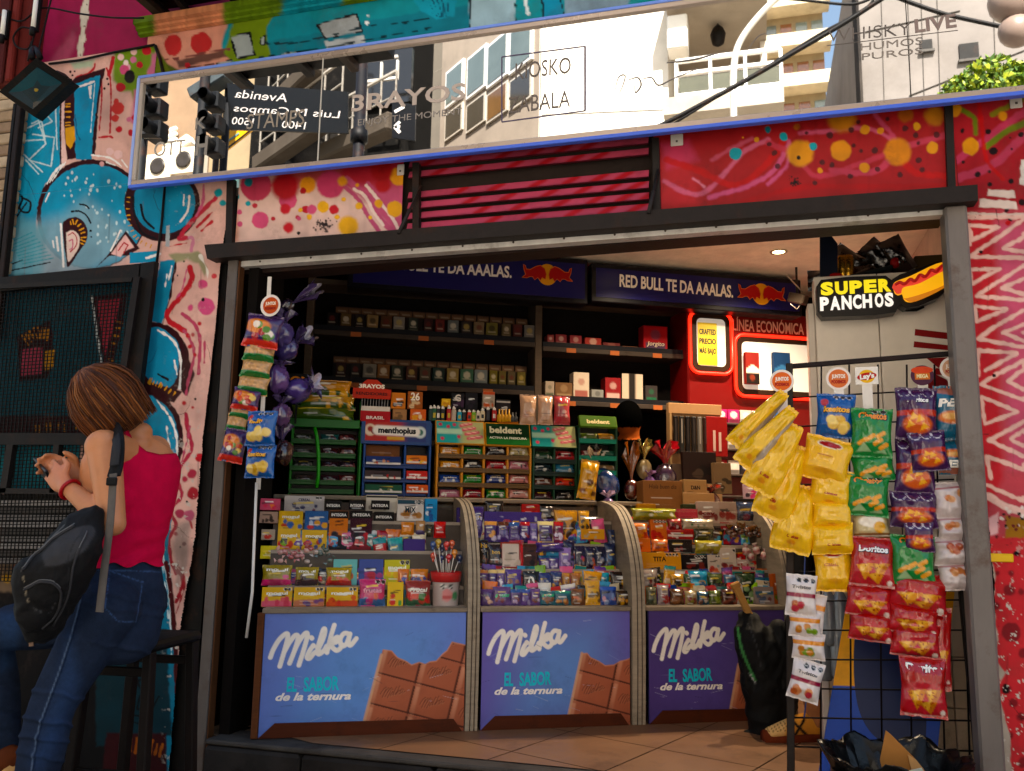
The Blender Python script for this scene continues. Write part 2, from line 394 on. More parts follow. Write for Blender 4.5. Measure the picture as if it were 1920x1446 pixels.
def wallgrid(x0,x1,z0,z1,st,y=0.0):
 nz=int((z1-z0)/st)+1;Z=np.linspace(z1,z0,nz)
 a=np.array([x0(z)if callable(x0)else x0 for z in Z]);b=np.array([x1(z)if callable(x1)else x1 for z in Z])
 nx=int(np.max(b-a)/st)+1;t=np.linspace(0,1,nx)
 X=a[:,None]*(1-t)+b[:,None]*t;Zz=np.repeat(Z[:,None],nx,1)
 pts=np.stack([X,np.full(X.shape,y),Zz],-1);px,py=pj(pts);return px,py,pts
def edge(pxpts,y=0.0):
 q=np.array([fac(a,b,y)for a,b in pxpts]);o=np.argsort(q[:,2]);return lambda z:float(np.interp(z,q[o,2],q[o,0]))
def grime(p,s=60,a=.22,k=2):
 p.mul(1-a*np.clip(fbm(p.x,p.y,s,k)*2.2-.8,0,1));p.mul(1-.12*np.clip(vn(p.x,p.y*.15,9,5)*2-1.2,0,1))
def cracks(p,n,bx):
 for k in range(n):
  x,y=rnd.uniform(bx[0],bx[1]),rnd.uniform(bx[2],bx[3]);a=rnd.uniform(.9,2.2);pts=[(x,y)]
  for j in range(rnd.randint(5,12)):a+=rnd.gauss(0,.35);x+=math.cos(a)*rnd.uniform(3,9);y+=math.sin(a)*rnd.uniform(4,10);pts.append((x,y))
  p.line(pts,rnd.uniform(.7,1.5),'2A1A16',1.0,.7,taper=.6)
 for k in range(n):x,y=rnd.uniform(bx[0],bx[1]),rnd.uniform(bx[2],bx[3]);p.line([(x,y),(x+rnd.uniform(-3,1),y+rnd.uniform(15,60))],rnd.uniform(1,3),rnd.choice(['6A3A34','3A2A28','8A5048']),2.5,.4)
def hatch(p,a,b,n,ln,wd,col=YEL,curve=None):
 pts=smooth(curve if curve else[a,b],8);d=np.gradient(pts,axis=0);idx=np.linspace(1,len(pts)-2,n).astype(int)
 for k in idx:
  nn=A(-d[k][1],d[k][0]);nn/=np.linalg.norm(nn)+1e-9;j=rnd.uniform(.75,1.15)
  p.line([pts[k]-nn*ln*j/2,pts[k]+nn*ln*j/2],wd,col,.8)
# ground
g=G('stone');g.grid(np.stack(np.meshgrid(np.linspace(-60,60,25),np.linspace(-70,60,27),indexing='ij')+[np.zeros((25,27))],-1)*A(1,1,1)+A(0,0,-.47),'A09A90','stone',False)
g.build('road',kind='structure')
g=G('stone')
g.box(Fr(A(0,0,0),UX,UY),-12,14,-2.2,-.06,-.46,-.24,'8A8279',bev=.02);g.build('pavement',kind='structure')
g=G('stone');xs=[-.02]
st=thing('shop_step',A(1.4,-.03,-.3),'dark worn stone step running along the shop opening','step')
x=-.02;k=0
while x<2.95:
 L=rnd.uniform(.36,.6);x1=min(x+L,2.97)
 g.box(Fr(A(0,0,0),UX,UZ),x+.003,x1-.003,-.30,-.025+rnd.uniform(-.004,.003),-.05,.07+rnd.uniform(-.006,.01),rnd.choice(['3A3634','443F3B','35312F']),bev=.012);x=x1
g.build('step_block',st)
g=G('stone');g.box(WF,-.02,2.97,-.024,-.004,-.12,.066,'55504C',bev=.006);g.build('step_slab',st)
# left painted wall
er=edge([(432,340),(416,470),(411,520),(405,600),(398,660),(385,780),(372,900),(356,1050),(345,1150),(333,1290),(322,1410),(318,1500)])
rag=np.random.RandomState(3)
rz=np.cumsum(rag.randn(900))*.0006
def er2(z):return(-.60 if z>2.47 else er(z))+(rz[int((z+.4)*240)%900]+rag.randn()*.0012)*(1.4 if z<1.2 else.5)
px,py,pts=wallgrid(-1.75,er2,-.30,3.178,.0037)
p=P(px,py,PALE);p.wob=1.2
p.poly([(200,70),(320,60),(320,330),(205,290)],PALE,6)
p.wob=3
p.poly([(213,92),(292,80),(290,190),(262,225),(246,172),(228,172),(213,150)],GREEN,8)
p.poly([(283,100),(330,100),(330,260),(246,230),(252,170),(275,165)],'D77A98',7)
p.wob=.8
for cx_,cy_,r_,c_ in((226,107,6,'F1C9C6'),(237,127,8,'E9A8B8'),(236,118,5,'F3DAD4'),(251,97,6,'F3C3C0'),(250,112,6,'D97C9C'),(262,122,6,RED),(233,131,9,PINK),(275,95,9,RED),(226,164,9,RED),(221,203,12,'DF4A44'),(218,190,5,'DF4A44'),(223,243,6,RED),(246,249,6,RED),(242,224,5,'D77A98'),(253,221,6,RED),(216,222,7,'DF4A44'),(268,151,5,RED)):
 p.circ(cx_,cy_,r_,c_,2.4)
p.circ(243,144,10,'120A0A',2.5,ry=13);p.circ(243,147,6,'000000',2,ry=8)
for l_,w_ in(([(178,120),(176,128),(165,138),(148,143),(142,147)],4),([(200,128),(207,150),(208,200),(206,250)],3),([(212,108),(208,128),(204,140)],7),([(186,258),(205,256),(211,258)],4),([(191,150),(190,200),(186,245)],2.5)):
 p.line(smooth(l_),w_,RED,2)
p.poly([(132,118),(178,112),(172,126),(140,130)],'B9C6AE',8)
for a_,b_ in((132,135),(140,134),(136,142),(201,148),(203,158),(196,166)):p.circ(a_,b_,2,BROWN,1)
p.wob=2
p.poly([(44,200),(112,175),(116,330),(86,345),(70,400),(60,520),(-60,540),(-60,210)],CYAN,4)
p.wob=.6
p.poly([(112,178),(123,176),(120,240),(125,300),(112,320),(116,260)],'EEC6BE',3);p.line([(114,190),(113,250),(114,310)],3,BROWN,1.5)
for l_ in([(52,240),(78,228),(84,262),(46,264)],[(60,232),(72,226),(86,270),(54,300),(96,312),(102,258),(62,252)],[(45,290),(80,323)],[(48,300),(72,326)],[(88,216),(98,228),(72,240)],[(104,196),(107,280)]):
 p.line(l_,2.6,'CFE3E6',1.6,.9)
p.wob=1
p.poly([(122,165),(140,146),(198,127),(190,160),(184,210),(178,292),(126,300),(120,230)],BROWN,2)
p.poly([(140,158),(188,140),(181,200),(174,250),(172,300),(142,300),(139,230)],'2F9BC4',2)
hatch(p,None,None,9,9,2.6,YEL,[(127,190),(128,230),(131,275)])
p.poly([(122,240),(139,236),(141,262),(132,280),(124,268)],'E8A912',2)
p.line([(146,164),(176,153)],4,WHT,1);p.poly([(166,162),(172,160),(171,185),(168,184)],WHT,1);p.line([(178,156),(174,200),(170,248)],1.6,'DDEBEC',1)
p.line([(141,215),(144,250),(150,262)],2,'1B6C97',2)
p.circ(172,402,103,BROWN,1.6);p.circ(174,405,97,'2E9DC4',2)
p.poly([(120,404),(160,372),(240,430),(236,480),(150,520),(-60,540),(-60,440),(60,420)],'8DAFBE',40,.85)
p.poly([(-60,430),(40,405),(85,430),(80,520),(-60,530)],'6AA5B5',20,.7)
for k in range(70):
 a_,b_=rnd.uniform(120,240),rnd.uniform(300,460)
 if math.hypot(a_-172,b_-402)<90 and not(118<a_<172 and b_>395):p.circ(a_,b_,rnd.uniform(1.6,2.6),'CFE2E6',1.2,.9,ry=3)
for k in range(3):p.line(smooth([(88+5*k,345-3*k),(100+5*k,325-2*k),(113+5*k,310-3*k)]),2.4,WHT,1)
p.line(smooth([(172,291),(205,296),(228,312)]),3.5,WHT,1);p.line([(200,304),(216,310)],3,WHT,1);p.line([(228,300),(238,313)],3,WHT,1)
p.circ(206,284,7,'ECC4C0',2);p.circ(222,290,8,'ECC4C0',2);p.circ(191,308,5,'EBB2B0',2)
p.wob=.5
p.poly(smooth([(118,416),(128,410),(142,407),(156,415),(164,432),(162,452),(150,470),(128,501),(124,484),(120,460),(117,430)]),BROWN,1.5)
p.poly(smooth([(124,436),(136,432),(148,442),(148,462),(138,480),(128,491),(125,470)]),'EDD3C8',1.5)
p.line(smooth([(128,441),(137,437),(144,448),(142,462),(132,472)]),2.2,'C93A48',1.2);p.line(smooth([(130,452),(136,450),(136,464),(131,468)]),2,PINK,1.5)
hatch(p,None,None,9,8,2.4,YEL,[(131,418),(143,417),(153,430),(157,447),(153,458)])
p.line(smooth([(134,397),(148,396),(162,404),(170,418)]),3,'151015',1);p.line(smooth([(149,383),(160,385),(167,391)]),3,'151015',1);p.circ(170,433,2.5,'151015',1);p.circ(171,444,1.8,'151015',1)
p.line([(114,420),(119,500)],4,WHT,1.5);p.line([(106,445),(109,470)],4,WHT,1.5);p.line([(99,452),(101,464)],3,WHT,1.5)
for l_ in([(2,447),(0,447)],[(10,500),(42,488)],[(18,508),(94,492)],[(4,478),(22,475)]):p.line(l_,2.4,'141218',1)
for k in range(9):p.line([(18+3*k,455+5*k),(60+5*k,436+6*k)],1.8,'2D9AA8',1.5,.8)
p.line(smooth([(28,362),(42,372),(28,402)]),4,'141218',1.5);p.line(smooth([(44,372),(57,380),(54,397),(42,397),(36,390)]),4,'141218',1.5);p.line([(30,408),(50,380)],3,'141218',1)
p.line([(82,362),(72,390)],2.5,BROWN,1);p.line([(92,362),(85,378)],2.5,WHT,1)
p.circ(304,382,71,BROWN,1.5);p.circ(308,380,58,'2A9AC2',2)
hatch(p,None,None,12,6,2,YEL,[(241,366),(240,400),(246,430),(262,452),(286,463)])
p.line(smooth([(250,370),(252,400),(266,435),(292,448)]),4,'14121C',1.2);p.line(smooth([(264,384),(270,410),(288,428)]),4.5,'14121C',1.2)
p.line(smooth([(355,368),(352,395),(338,416)]),4,WHT,1.2);p.line([(345,365),(344,385)],2.5,WHT,1)
p.poly([(312,424),(318,422),(318,464),(310,462)],'B9BFC4',1.5)
p.poly([(236,433),(262,466),(240,480),(205,480),(180,502),(200,480)],BROWN,2);p.poly([(235,440),(252,464),(236,470),(226,482),(208,476)],'EDBDB8',2)
p.line([(222,470),(232,455),(240,460),(232,474)],2.2,RED,1);p.line([(208,470),(226,432)],3,WHT,1)
p.poly([(243,474),(298,470),(296,492),(243,494)],'2A9AC2',1.5);p.line([(275,484),(300,476)],5,WHT,1.2)
p.wob=1.5
p.poly([(300,490),(330,485),(322,540),(312,590),(302,610),(280,600)],'2590B4',3);p.line([(330,490),(318,560),(304,612)],3.5,BROWN,1.5);p.line([(322,500),(316,525)],3,WHT,1.2);p.line([(313,515),(310,538)],2.6,WHT,1.2)
p.circ(286,676,68,BROWN,2,ry=72);p.circ(283,676,58,'2698C0',2,ry=63);p.poly([(340,640),(365,700),(352,745),(330,720)],BROWN,3)
p.line(smooth([(296,620),(322,636),(338,670),(337,728)]),4.5,WHT,1.2);p.line([(327,676),(332,702)],3.5,WHT,1);p.line(smooth([(297,702),(306,708),(314,712)]),5,'14121C',1.5)
p.poly([(260,690),(282,716),(340,735),(326,756),(262,726)],BROWN,2);hatch(p,None,None,9,10,2.6,YEL,[(278,712),(300,722),(330,742)])
p.circ(268,826,76,BROWN,2,ry=98);p.circ(266,828,68,'2596BC',3,ry=88)
p.line(smooth([(294,750),(322,790),(332,830),(330,870)]),4,WHT,1.2);p.line(smooth([(312,800),(318,840)]),3,WHT,1.2)
p.poly([(250,920),(334,880),(322,950),(318,1050),(332,1200),(330,1460),(230,1460)],'1F86A6',3)
p.line(smooth([(300,960),(306,1040),(318,1130),(322,1240)]),3,'DDE9EA',1.2);p.line(smooth([(296,1000),(310,1100),(316,1160)]),2,'DDE9EA',1.2)
p.line(smooth([(312,1055),(320,1110),(326,1170),(330,1240),(332,1300)]),9,'5A1418',2)
for l_,w_,c_ in(([(355,502),(360,525),(342,552),(315,585),(318,602),(345,620)],10,'D2323A'),([(350,505),(342,540),(330,560)],3,PINK),([(345,620),(358,640),(364,668),(352,720),(350,740)],5,'C8546E'),([(342,588),(366,610),(375,640),(372,700)],6,'C9506C'),([(384,640),(383,680)],4,'C9506C'),([(348,776),(353,811),(359,843),(337,878),(332,897),(340,930),(321,954)],7,'C23A50'),([(356,800),(350,830),(340,870)],3,'C8546E'),([(320,960),(330,985),(318,1010),(320,1050),(330,1075)],6,'B83444'),([(322,1055),(342,1085),(338,1110),(330,1130)],6,'B22C34'),([(330,1060),(340,1070),(346,1100),(330,1150)],3,'B22C34'),([(405,370),(375,400),(352,425),(336,448),(350,446)],8,'CF3A4C'),([(382,346),(380,380),(368,405)],5,'D9688A'),([(398,398),(370,426)],4,RED),([(397,416),(378,432)],4,RED),([(318,462),(350,456)],2.5,RED),([(355,445),(362,450),(358,470)],6,'D98AA0'),([(350,960),(360,990)],3,RED)):
 p.line(smooth(l_),w_,c_,2)
for a_,b_,r_,c_ in((380,533,9,'DC5A84'),(387,575,16,'D95A86'),(357,577,6,PINK),(401,518,5,'DF4A52'),(374,607,3,RED),(352,630,4,RED),(362,628,3,RED),(356,650,3,RED),(365,665,3,RED),(345,756,4,RED),(361,764,3,RED),(360,888,9,'C23A50'),(346,899,5,'C23A50'),(362,925,11,'B8323C'),(337,963,9,'B8405A'),(354,966,10,'C8627E'),(374,858,8,RED),(410,362,8,'1AA0AC'),(418,380,6,'1AA0AC'),(330,1000,4,'B83444'),(345,1020,4,'9A2A30')):
 p.circ(a_,b_,r_,c_,3)
for a_,b_ in((362,403),(333,517),(345,490),(366,748),(350,941),(338,1026),(333,1059),(380,562)):p.circ(a_,b_,2.6,'120C0C',1.2)
p.wob=3
p.poly([(330,985),(356,978),(350,1060),(332,1110),(326,1060)],'8E8A84',10,.55);p.poly([(318,478),(372,470),(390,500),(384,520),(372,494),(350,486),(330,492)],'8A9468',6,.8)
p.line(smooth([(376,480),(388,505),(389,524)]),4,'EDE4DA',2)
p.wob=1.5
p.poly([(-60,520),(262,505),(250,700),(230,790),(-60,815)],'14505E',8)  # mural teal darkened in the paint for the recess behind the gate
p.poly([(32,630),(95,600),(104,680),(88,710),(36,716)],'3A0D12',2);p.poly([(40,655),(80,650),(78,700),(40,706)],'B0455A',3);hatch(p,None,None,8,20,4,'B47818',[(44,640),(70,625),(92,628)]);p.poly([(84,660),(102,655),(100,690),(84,696)],'C08A18',3)
p.poly([(170,555),(238,548),(230,610),(210,690),(196,690),(182,620)],'48121A',2);p.poly([(182,565),(228,560),(196,668)],'B23A4A',3);p.line([(172,556),(190,680)],4,'C9CFCF',2);hatch(p,None,None,6,8,3,'B47818',[(226,600),(216,640),(206,680)])
p.poly([(-60,780),(240,780),(240,835),(-60,835)],'3C161A',4);hatch(p,None,None,10,14,4,'9A6A1A',[(60,805),(120,800),(220,790)])
p.poly([(-60,835),(150,825),(150,925),(-60,925)],'1E7C8C',3);p.poly([(-60,925),(160,925),(160,1090),(-60,1090)],'2A2624',4);p.poly([(-400,1085),(215,1085),(300,1170),(316,1500),(-400,1500)],'191617',6)  # near-black lower wall: the shade under the gate is put into the paint
p.poly([(-60,1055),(40,1055),(40,1110),(-60,1110)],'86725E',8);p.circ(12,1084,9,'C99A28',5);p.circ(28,1066,6,'B05A4A',4)
p.poly([(180,1180),(312,1180),(322,1380),(180,1400)],'0F3E4A',6)
for l_ in([(238,1285),(252,1300),(242,1330)],[(276,1272),(258,1280),(276,1312),(258,1330),(262,1304)],[(290,1285),(282,1330),(298,1306)],[(244,1340),(280,1346)],[(250,1354),(276,1362)]):p.line(smooth(l_),3.4,'0C1218',1.5)
p.poly([(200,1375),(312,1375),(312,1460),(190,1460)],'4A1218',5);hatch(p,None,None,8,24,5,'B0601C',[(230,1395),(270,1400),(306,1408)])
p.wob=0
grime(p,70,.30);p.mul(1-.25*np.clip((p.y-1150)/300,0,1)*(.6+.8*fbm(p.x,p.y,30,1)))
chips=fbm(p.x,p.y,11,4);ch=np.clip((chips-.70)/.02,0,1)*np.clip((p.x-300)/30,0,1)*np.clip((p.y-700)/300,.15,1);p.c=p.c*(1-ch[:,None])+H('C8C0B6')*ch[:,None]
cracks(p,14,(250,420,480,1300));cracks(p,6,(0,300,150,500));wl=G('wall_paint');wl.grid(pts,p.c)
wx=er2(1.0)
wl.box(Fr(A(0,0,0),UX,UZ),-4.0,-1.752,-.3,3.17,-.25,.0,'1E5A68','wall_paint');wl.box(Fr(A(0,0,0),UX,UZ),-1.75,-.64,-.3,3.17,-.25,-.004,'B8A8A0','plaster')
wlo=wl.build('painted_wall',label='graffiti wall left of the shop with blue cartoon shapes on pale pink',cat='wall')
KF=thing('kiosk_front',A(1.4,0,-.3),'metal front frame of the kiosk opening with painted fascia boards','shop front')
def fpoly(pts,y0,y1,col,name,mt,parent=None,**k):
 q=np.array([fac(a,b,y0)for a,b in pts]);gg=G(mt);gg.prism(q,A(0,y1-y0,0),col);return gg.build(name,parent,**k)
fpoly([(408,480),(427,478),(415,660),(386,1050),(357,1446),(354,1490),(312,1490),(350,1050),(394,660)],.02,.22,'0E0C0C','inner_jamb','dark_metal',KF)
gp=G('raw_metal');q0,q1=fac(437,488,-.015),fac(370,1446,-.015)
xm=(q0[0]+q1[0])/2
gp.box(WF,xm-.024,xm+.026,-.31,q0[2]+.02,-.03,.018,'6E6662',bev=.004)
gp.box(WF,xm+.027,xm+.034,-.31,q0[2]+.02,-.03,.008,'6A4630')
LJ=gp.build('door_post',KF)
gp=G('raw_metal');a0,a1=fac(1788,400,-.03),fac(1866,1446,-.03);b0=fac(1770,400,-.03)
xm=(a0[0]+a1[0])/2
gp.box(WF,xm-.036,xm+.038,-.31,a0[2]+.03,-.06,.035,'7E7672',bev=.008);gp.build('door_post',KF)
gb=G('dark_metal');gb.prism([fac(*q,-.07)for q in((383,459),(1833,346),(1834,376),(388,485))],A(0,.09,0),'322A27');gb.build('lintel_beam',KF)
gb=G('raw_metal');gb.prism([fac(*q,.0)for q in((440,486),(1772,384),(1772,402),(440,501))],A(0,.05,0),'D6D2CE')
for k in range(14):
 t=(k+.5)/14;gb.ball(fac(440+1330*t,494-101*t,-.002),.005,'5A4A40',nu=6,nv=5)
gb.build('shutter_rail',KF)
gb=G('dark_metal');gb.prism([fac(*q,.06)for q in((440,499),(1772,400),(1772,408),(440,516))],A(0,.12,0),'3A2A26');gb.build('shutter_box',KF)
for(x0,yt0,x1,yb,w_)in((431,335,428,468,12),(779,305,779,436,12),(1229,258,1232,402,13),(1779,190,1785,356,15)):
 gb=G('dark_metal');gb.prism([fac(x0-w_/2,yt0,-.025),fac(x0+w_/2,yt0,-.025),fac(x1+w_/2,yb,-.025),fac(x1-w_/2,yb,-.025)],A(0,.03,0),'2E2826');gb.build('fascia_upright',KF)
for a_,b_ in(((790,348),(747,438)),((1234,318),(1216,400))):
 gb=G('dark_metal');gb.tube([fac(*a_,-.03),fac(*b_,-.075)],.0055,'2A2626',8);gb.tube([fac(a_[0]*.5+b_[0]*.5,a_[1]*.5+b_[1]*.5,-.052),fac(*b_,-.075)],.008,'3A3434',8);gb.build('stay_rod',KF)
px,py,pts=wallgrid(-.08,.735,2.10,2.52,.0034,-.004)
p=P(px,py,'E0BCB0');p.wob=.8
p.poly([(640,300),(800,290),(800,440),(740,440),(690,380),(640,345)],'CE5C7E',14)
p.poly([(540,300),(800,290),(800,345),(690,350),(600,345),(500,352)],'B8222A',22,.9)
p.poly([(430,330),(446,330),(446,452),(430,455)],'E0A08A',10)
for l_,w_ in(([(640,345),(670,372),(690,405),(710,432)],8),([(650,335),(690,372),(712,410),(735,432)],11),([(690,345),(720,385),(742,420)],9)):p.line(smooth(l_),w_,'C8587C',2.5)
p.line(smooth([(664,355),(684,368),(702,400),(718,422)]),6,'EED2C8',2);p.line(smooth([(687,348),(702,366),(735,408),(745,428)]),6,'EED2C8',2)
for a_,b_,r_,c_,so_ in((480,348,29,'C9445E',4),(466,342,8,'1A7C86',3),(443,369,6,'169AA6',2),(465,382,5,'1AA0AC',2),(478,386,5,'CE3A48',2),(449,398,5,'D85A80',2),(450,420,5,'D85A80',2),(488,413,16,'DC587E',3),(512,410,4,'C8303C',2),(540,375,17,'DA567C',3),(535,392,10,'CE2C36',5),(535,350,26,'B8222A',12),(577,347,15,'E0941C',5),(568,358,6,'B81C28',2),(620,346,26,'D2486E',6),(642,340,9,'DE981C',6),(558,408,4,'C8303C',2),(541,427,10,'D02C34',6),(573,393,7,'CE2C38',2),(585,393,9,'DA5A80',3),(606,388,11,'E6AC1A',3),(626,393,9,'CE2C36',3),(563,394,4,'E6AC1A',2),(580,407,5,'E6AC1A',2),(632,407,5,'E6AC1A',2),(653,424,19,'E8AE18',8),(644,374,4,'E6AC1A',2),(673,386,7,'E6AC1A',3),(710,382,8,'E4A41A',3),(694,408,4,'E8B41A',2),(740,392,15,'E6A818',4),(748,331,17,'E09A1A',5),(718,348,14,'C4202A',8),(670,347,4,'D8921C',2),(716,320,20,'B01C24',10),(560,410,4,'DA5A80',2)):
 p.circ(a_,b_,r_,c_,so_)
for k in range(60):
 a_=rnd.gauss(0,1);b_=rnd.gauss(0,1);p.circ(607+8*a_,422+6*b_,rnd.uniform(.8,2.4),'2A1418',1,.8)
p.circ(560,437,3,'120C0C',1.2)
grime(p,40,.2);p.mul(1-.25*np.clip((vn(p.x,p.y,22,1)-.55)*3,0,1)*np.clip((p.y-405)/40,0,1))
gg=G('sheet_paint');gg.grid(pts,p.c);gg.build('fascia_board',KF,label='pale fascia board painted with red, pink and yellow dots')
q=[fac(785,438,.0),fac(1222,398,.0)]
gl=G('dark_metal');gl.box(WF,.755,1.795,2.10,2.50,-.10,-.05,'0A0808')
LV=gl.build('louvre_vent',KF)
for k in range(8):
 if k==4:continue
 z=2.125+k*.047
 fr=Fr(A(0,.0,z),UX).pitch(24);xs_=np.linspace(.757,1.793,130);ys_=np.linspace(0,.036,8)
 X,Yl=np.meshgrid(xs_,ys_);pp=P(X,Yl,'C4526A');pp.mul(.8+.4*fbm(pp.x,pp.y*3,.25,k%4))
 for a_ in(1.02,1.18,1.36,1.5,1.62,1.72):pp.line([(a_-.05*k+.1,0),(a_-.05*k+.15,.036)],.03,'C01C28',.02,.9)
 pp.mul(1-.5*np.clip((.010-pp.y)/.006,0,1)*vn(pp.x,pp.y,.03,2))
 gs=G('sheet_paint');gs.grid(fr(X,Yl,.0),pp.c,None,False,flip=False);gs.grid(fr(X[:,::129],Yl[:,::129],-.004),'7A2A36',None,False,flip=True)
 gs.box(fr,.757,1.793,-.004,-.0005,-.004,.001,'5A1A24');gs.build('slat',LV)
px,py,pts=wallgrid(1.815,2.905,2.085,2.53,.0035,-.004)
p=P(px,py,'B42A2E');p.wob=1.5
p.poly([(1238,300),(1300,290),(1310,380),(1238,386)],'C4343A',18);p.poly([(1238,270),(1290,262),(1310,300),(1250,318)],'D0486E',16,.7)
for l_,w_,c_ in(([(1245,340),(1290,362),(1330,355),(1395,285),(1440,262)],9,'D86A88'),([(1250,300),(1310,320),(1380,348),(1440,305),(1470,262)],12,'D01F26'),([(1330,370),(1400,350),(1450,320),(1480,270)],9,'D8608A'),([(1335,300),(1370,280),(1410,260)],8,'CE5A72'),([(1440,268),(1490,290),(1530,330),(1600,312),(1660,290)],10,'CE4458'),([(1440,345),(1475,310),(1480,265)],7,'D8608A'),([(1500,250),(1560,245),(1600,240),(1640,245),(1700,275)],8,'D86080'),([(1640,215),(1670,250),(1680,270)],9,'D05070'),([(1560,320),(1640,322),(1690,280),(1770,255)],12,'D04A62'),([(1690,300),(1720,325),(1775,330)],12,'D01F26'),([(1390,380),(1500,352),(1600,350),(1690,350),(1778,348)],10,'C02228'),([(1300,335),(1320,350)],4,'E28AA0')):
 p.line(smooth(l_),w_,c_,5,.9)
for a_,b_,r_,c_,so_ in((1500,288,25,'E0981A',9),(1497,295,4,'1A0E0E',2),(1577,282,19,'E0941A',5),(1683,285,25,'DE8C18',9),(1578,222,26,'C8801A',14),(1698,215,14,'B8621C',8),(1752,218,18,'C8801A',10),(1748,277,11,'E09A1A',3),(1622,243,9,'E0981A',2.5),(1651,246,7,'DE901A',2),(1719,237,7,'E2A21A',2),(1621,315,9,'E0961A',3),(1537,320,5,'E0961A',2),(1494,238,6,'B8621C',3),(1379,288,12,'2AA4B4',2),(1419,262,5,'DE981A',2),(1469,256,8,'2AA4B4',2),(1525,275,7,'2AA4B4',2),(1440,243,6,'1A7C8A',2),(1393,258,2,'DE981A',1)):
 p.circ(a_,b_,r_,c_,so_)
for a_,b_,r_ in((1512,250,3),(1555,254,6),(1601,273,5),(1640,282,6),(1610,230,4),(1664,224,5),(1697,241,5),(1717,254,5),(1722,269,4),(1722,301,6),(1756,253,6),(1729,319,5),(1646,318,5),(1687,328,5),(1541,304,5),(1560,310,5),(1458,312,5),(1452,287,5),(1442,271,4),(1528,343,4),(1595,331,5),(1596,244,5),(1615,283,4)):
 p.circ(a_,b_,r_,'3A1A1E',2,.85);p.ring(a_,b_,r_*.6,1.2,'6A2A30',1,.6)
for k in range(40):p.circ(1487+rnd.gauss(0,6),340+rnd.gauss(0,5),rnd.uniform(.8,2),'1E1012',1,.8)
grime(p,45,.22)
gg=G('sheet_paint');gg.grid(pts,p.c);gg.build('fascia_board',KF,label='red fascia board sprayed with yellow and black dots')
for x_,y_,w_ in((751,318,15),(1269,262,22),(1905,190,18)):
 c_=fac(x_,y_,-.012);gg=G('card');gg.box(WF,c_[0]-w_*.0011,c_[0]+w_*.0011,c_[2]-.026,c_[2]+.024,c_[1]*-1-.004,-c_[1]+.002,'C9C2BC',bev=.003);gg.box(WF,c_[0]-.004,c_[0]+.004,c_[2]-.012,c_[2]-.004,.014,.0165,'6A625E');gg.build('hanger_bracket',KF)
# right painted wall
el=edge([(1780,190),(1796,350),(1806,420),(1812,480),(1822,600),(1836,800),(1846,900),(1852,1000),(1862,1160),(1872,1300),(1886,1446),(1892,1520)],-.006)
def el2(z):return el(z)+(rz[int((z+.4)*260)%900])*.8*(1.5 if z<1.0 else.4)
px,py,pts=wallgrid(el2,3.62,-.30,2.53,.0037,-.006)
p=P(px,py,'C6505A');p.wob=1.5
p.poly([(1780,180),(1980,160),(1980,380),(1790,400)],'B42C34',10);p.poly([(1812,400),(1860,400),(1880,900),(1850,960),(1836,800)],'C8262E',16,.8);p.poly([(1870,420),(1990,420),(1990,880),(1895,880)],'D2607E',24,.8);p.poly([(1850,1010),(2000,990),(2000,1500),(1880,1500)],'D23A40',12)
for l_,w_,c_ in(([(1795,300),(1850,260),(1920,210)],14,'D0486A'),([(1795,335),(1860,310),(1920,255)],16,'C84A66'),([(1800,205),(1825,220),(1830,250)],9,'6E8A30'),([(1850,275),(1890,245),(1950,220)],12,'6E8A30'),([(1835,190),(1842,250),(1850,300),(1880,335)],8,'CE1F28'),([(1860,215),(1920,185)],9,'8A8A34')):
 p.line(smooth(l_),w_,c_,5,.9)
for a_,b_,r_ in((1820,275,16),(1880,218,8),(1788,205,14)):p.circ(a_,b_,r_,'E0981A',4)
for a_,b_,r_ in((1804,246,5),(1853,247,6),(1862,283,8),(1894,258,2),(1806,304,3),(1833,327,5),(1855,322,4),(1896,341,5),(1856,346,4),(1914,252,5),(1897,280,2),(1916,380,6),(1888,395,4),(1893,412,4)):p.circ(a_,b_,r_,'2E161A',2)
p.poly([(1854,355),(1900,358),(1904,372),(1850,368)],'EBD6CC',3);p.poly([(1836,372),(1905,378),(1908,392),(1836,388)],'EBD6CC',3);p.poly([(1915,300),(1960,290),(1960,360),(1912,345)],'E8E0D8',3)
p.line([(1808,400),(1850,402),(1960,404)],6,'D8BEB4',2);p.circ(1890,418,5,'C8202A',2)
zz=(lambda x,y:(1740+x/2.628,350+y/2.628))
for pl_ in([(180,192),(350,200),(215,265),(202,200),(205,285)],[(192,410),(355,405),(215,480),(205,410)],[(235,590),(385,605),(240,665),(232,592)],[(245,930),(248,808),(440,820),(285,905)],[(265,1035),(440,1110),(280,1170),(262,1040)],[(290,1330),(310,1440)],[(470,160),(350,250),(205,345),(470,352)],[(470,390),(300,500),(240,540),(470,560)],[(470,250),(370,305),(470,320)],[(470,610),(330,690),(245,750),(470,790)],[(470,455),(365,500),(470,530)],[(470,680),(370,720),(470,760)],[(470,860),(330,930),(260,975),(470,1050)],[(470,900),(395,960),(470,1000)],[(470,1160),(300,1250),(470,1330)],[(470,1200),(410,1245),(470,1280)],[(190,150),(470,150)],[(300,1330),(470,1395)],[(290,1470),(470,1550)]):
 p.line([zz(*a)for a in pl_],7.5,'E6BEB2',2.6,.92)
for a_,b_ in((262,323),(322,932)):p.circ(*zz(a_,b_),3.4,'161010',1)
for j in range(9):
 y=420+62*j
 for x in(1935,2090,2245):p.line([(x,y),(x+130,y-45),(x+8,y-34)],8,'E6BEB2',2.6,.92)
 p.line([(1920,y+18),(2060,y-14),(2200,y+22),(2340,y-18)],9,'E6BEB2',2.6,.92)
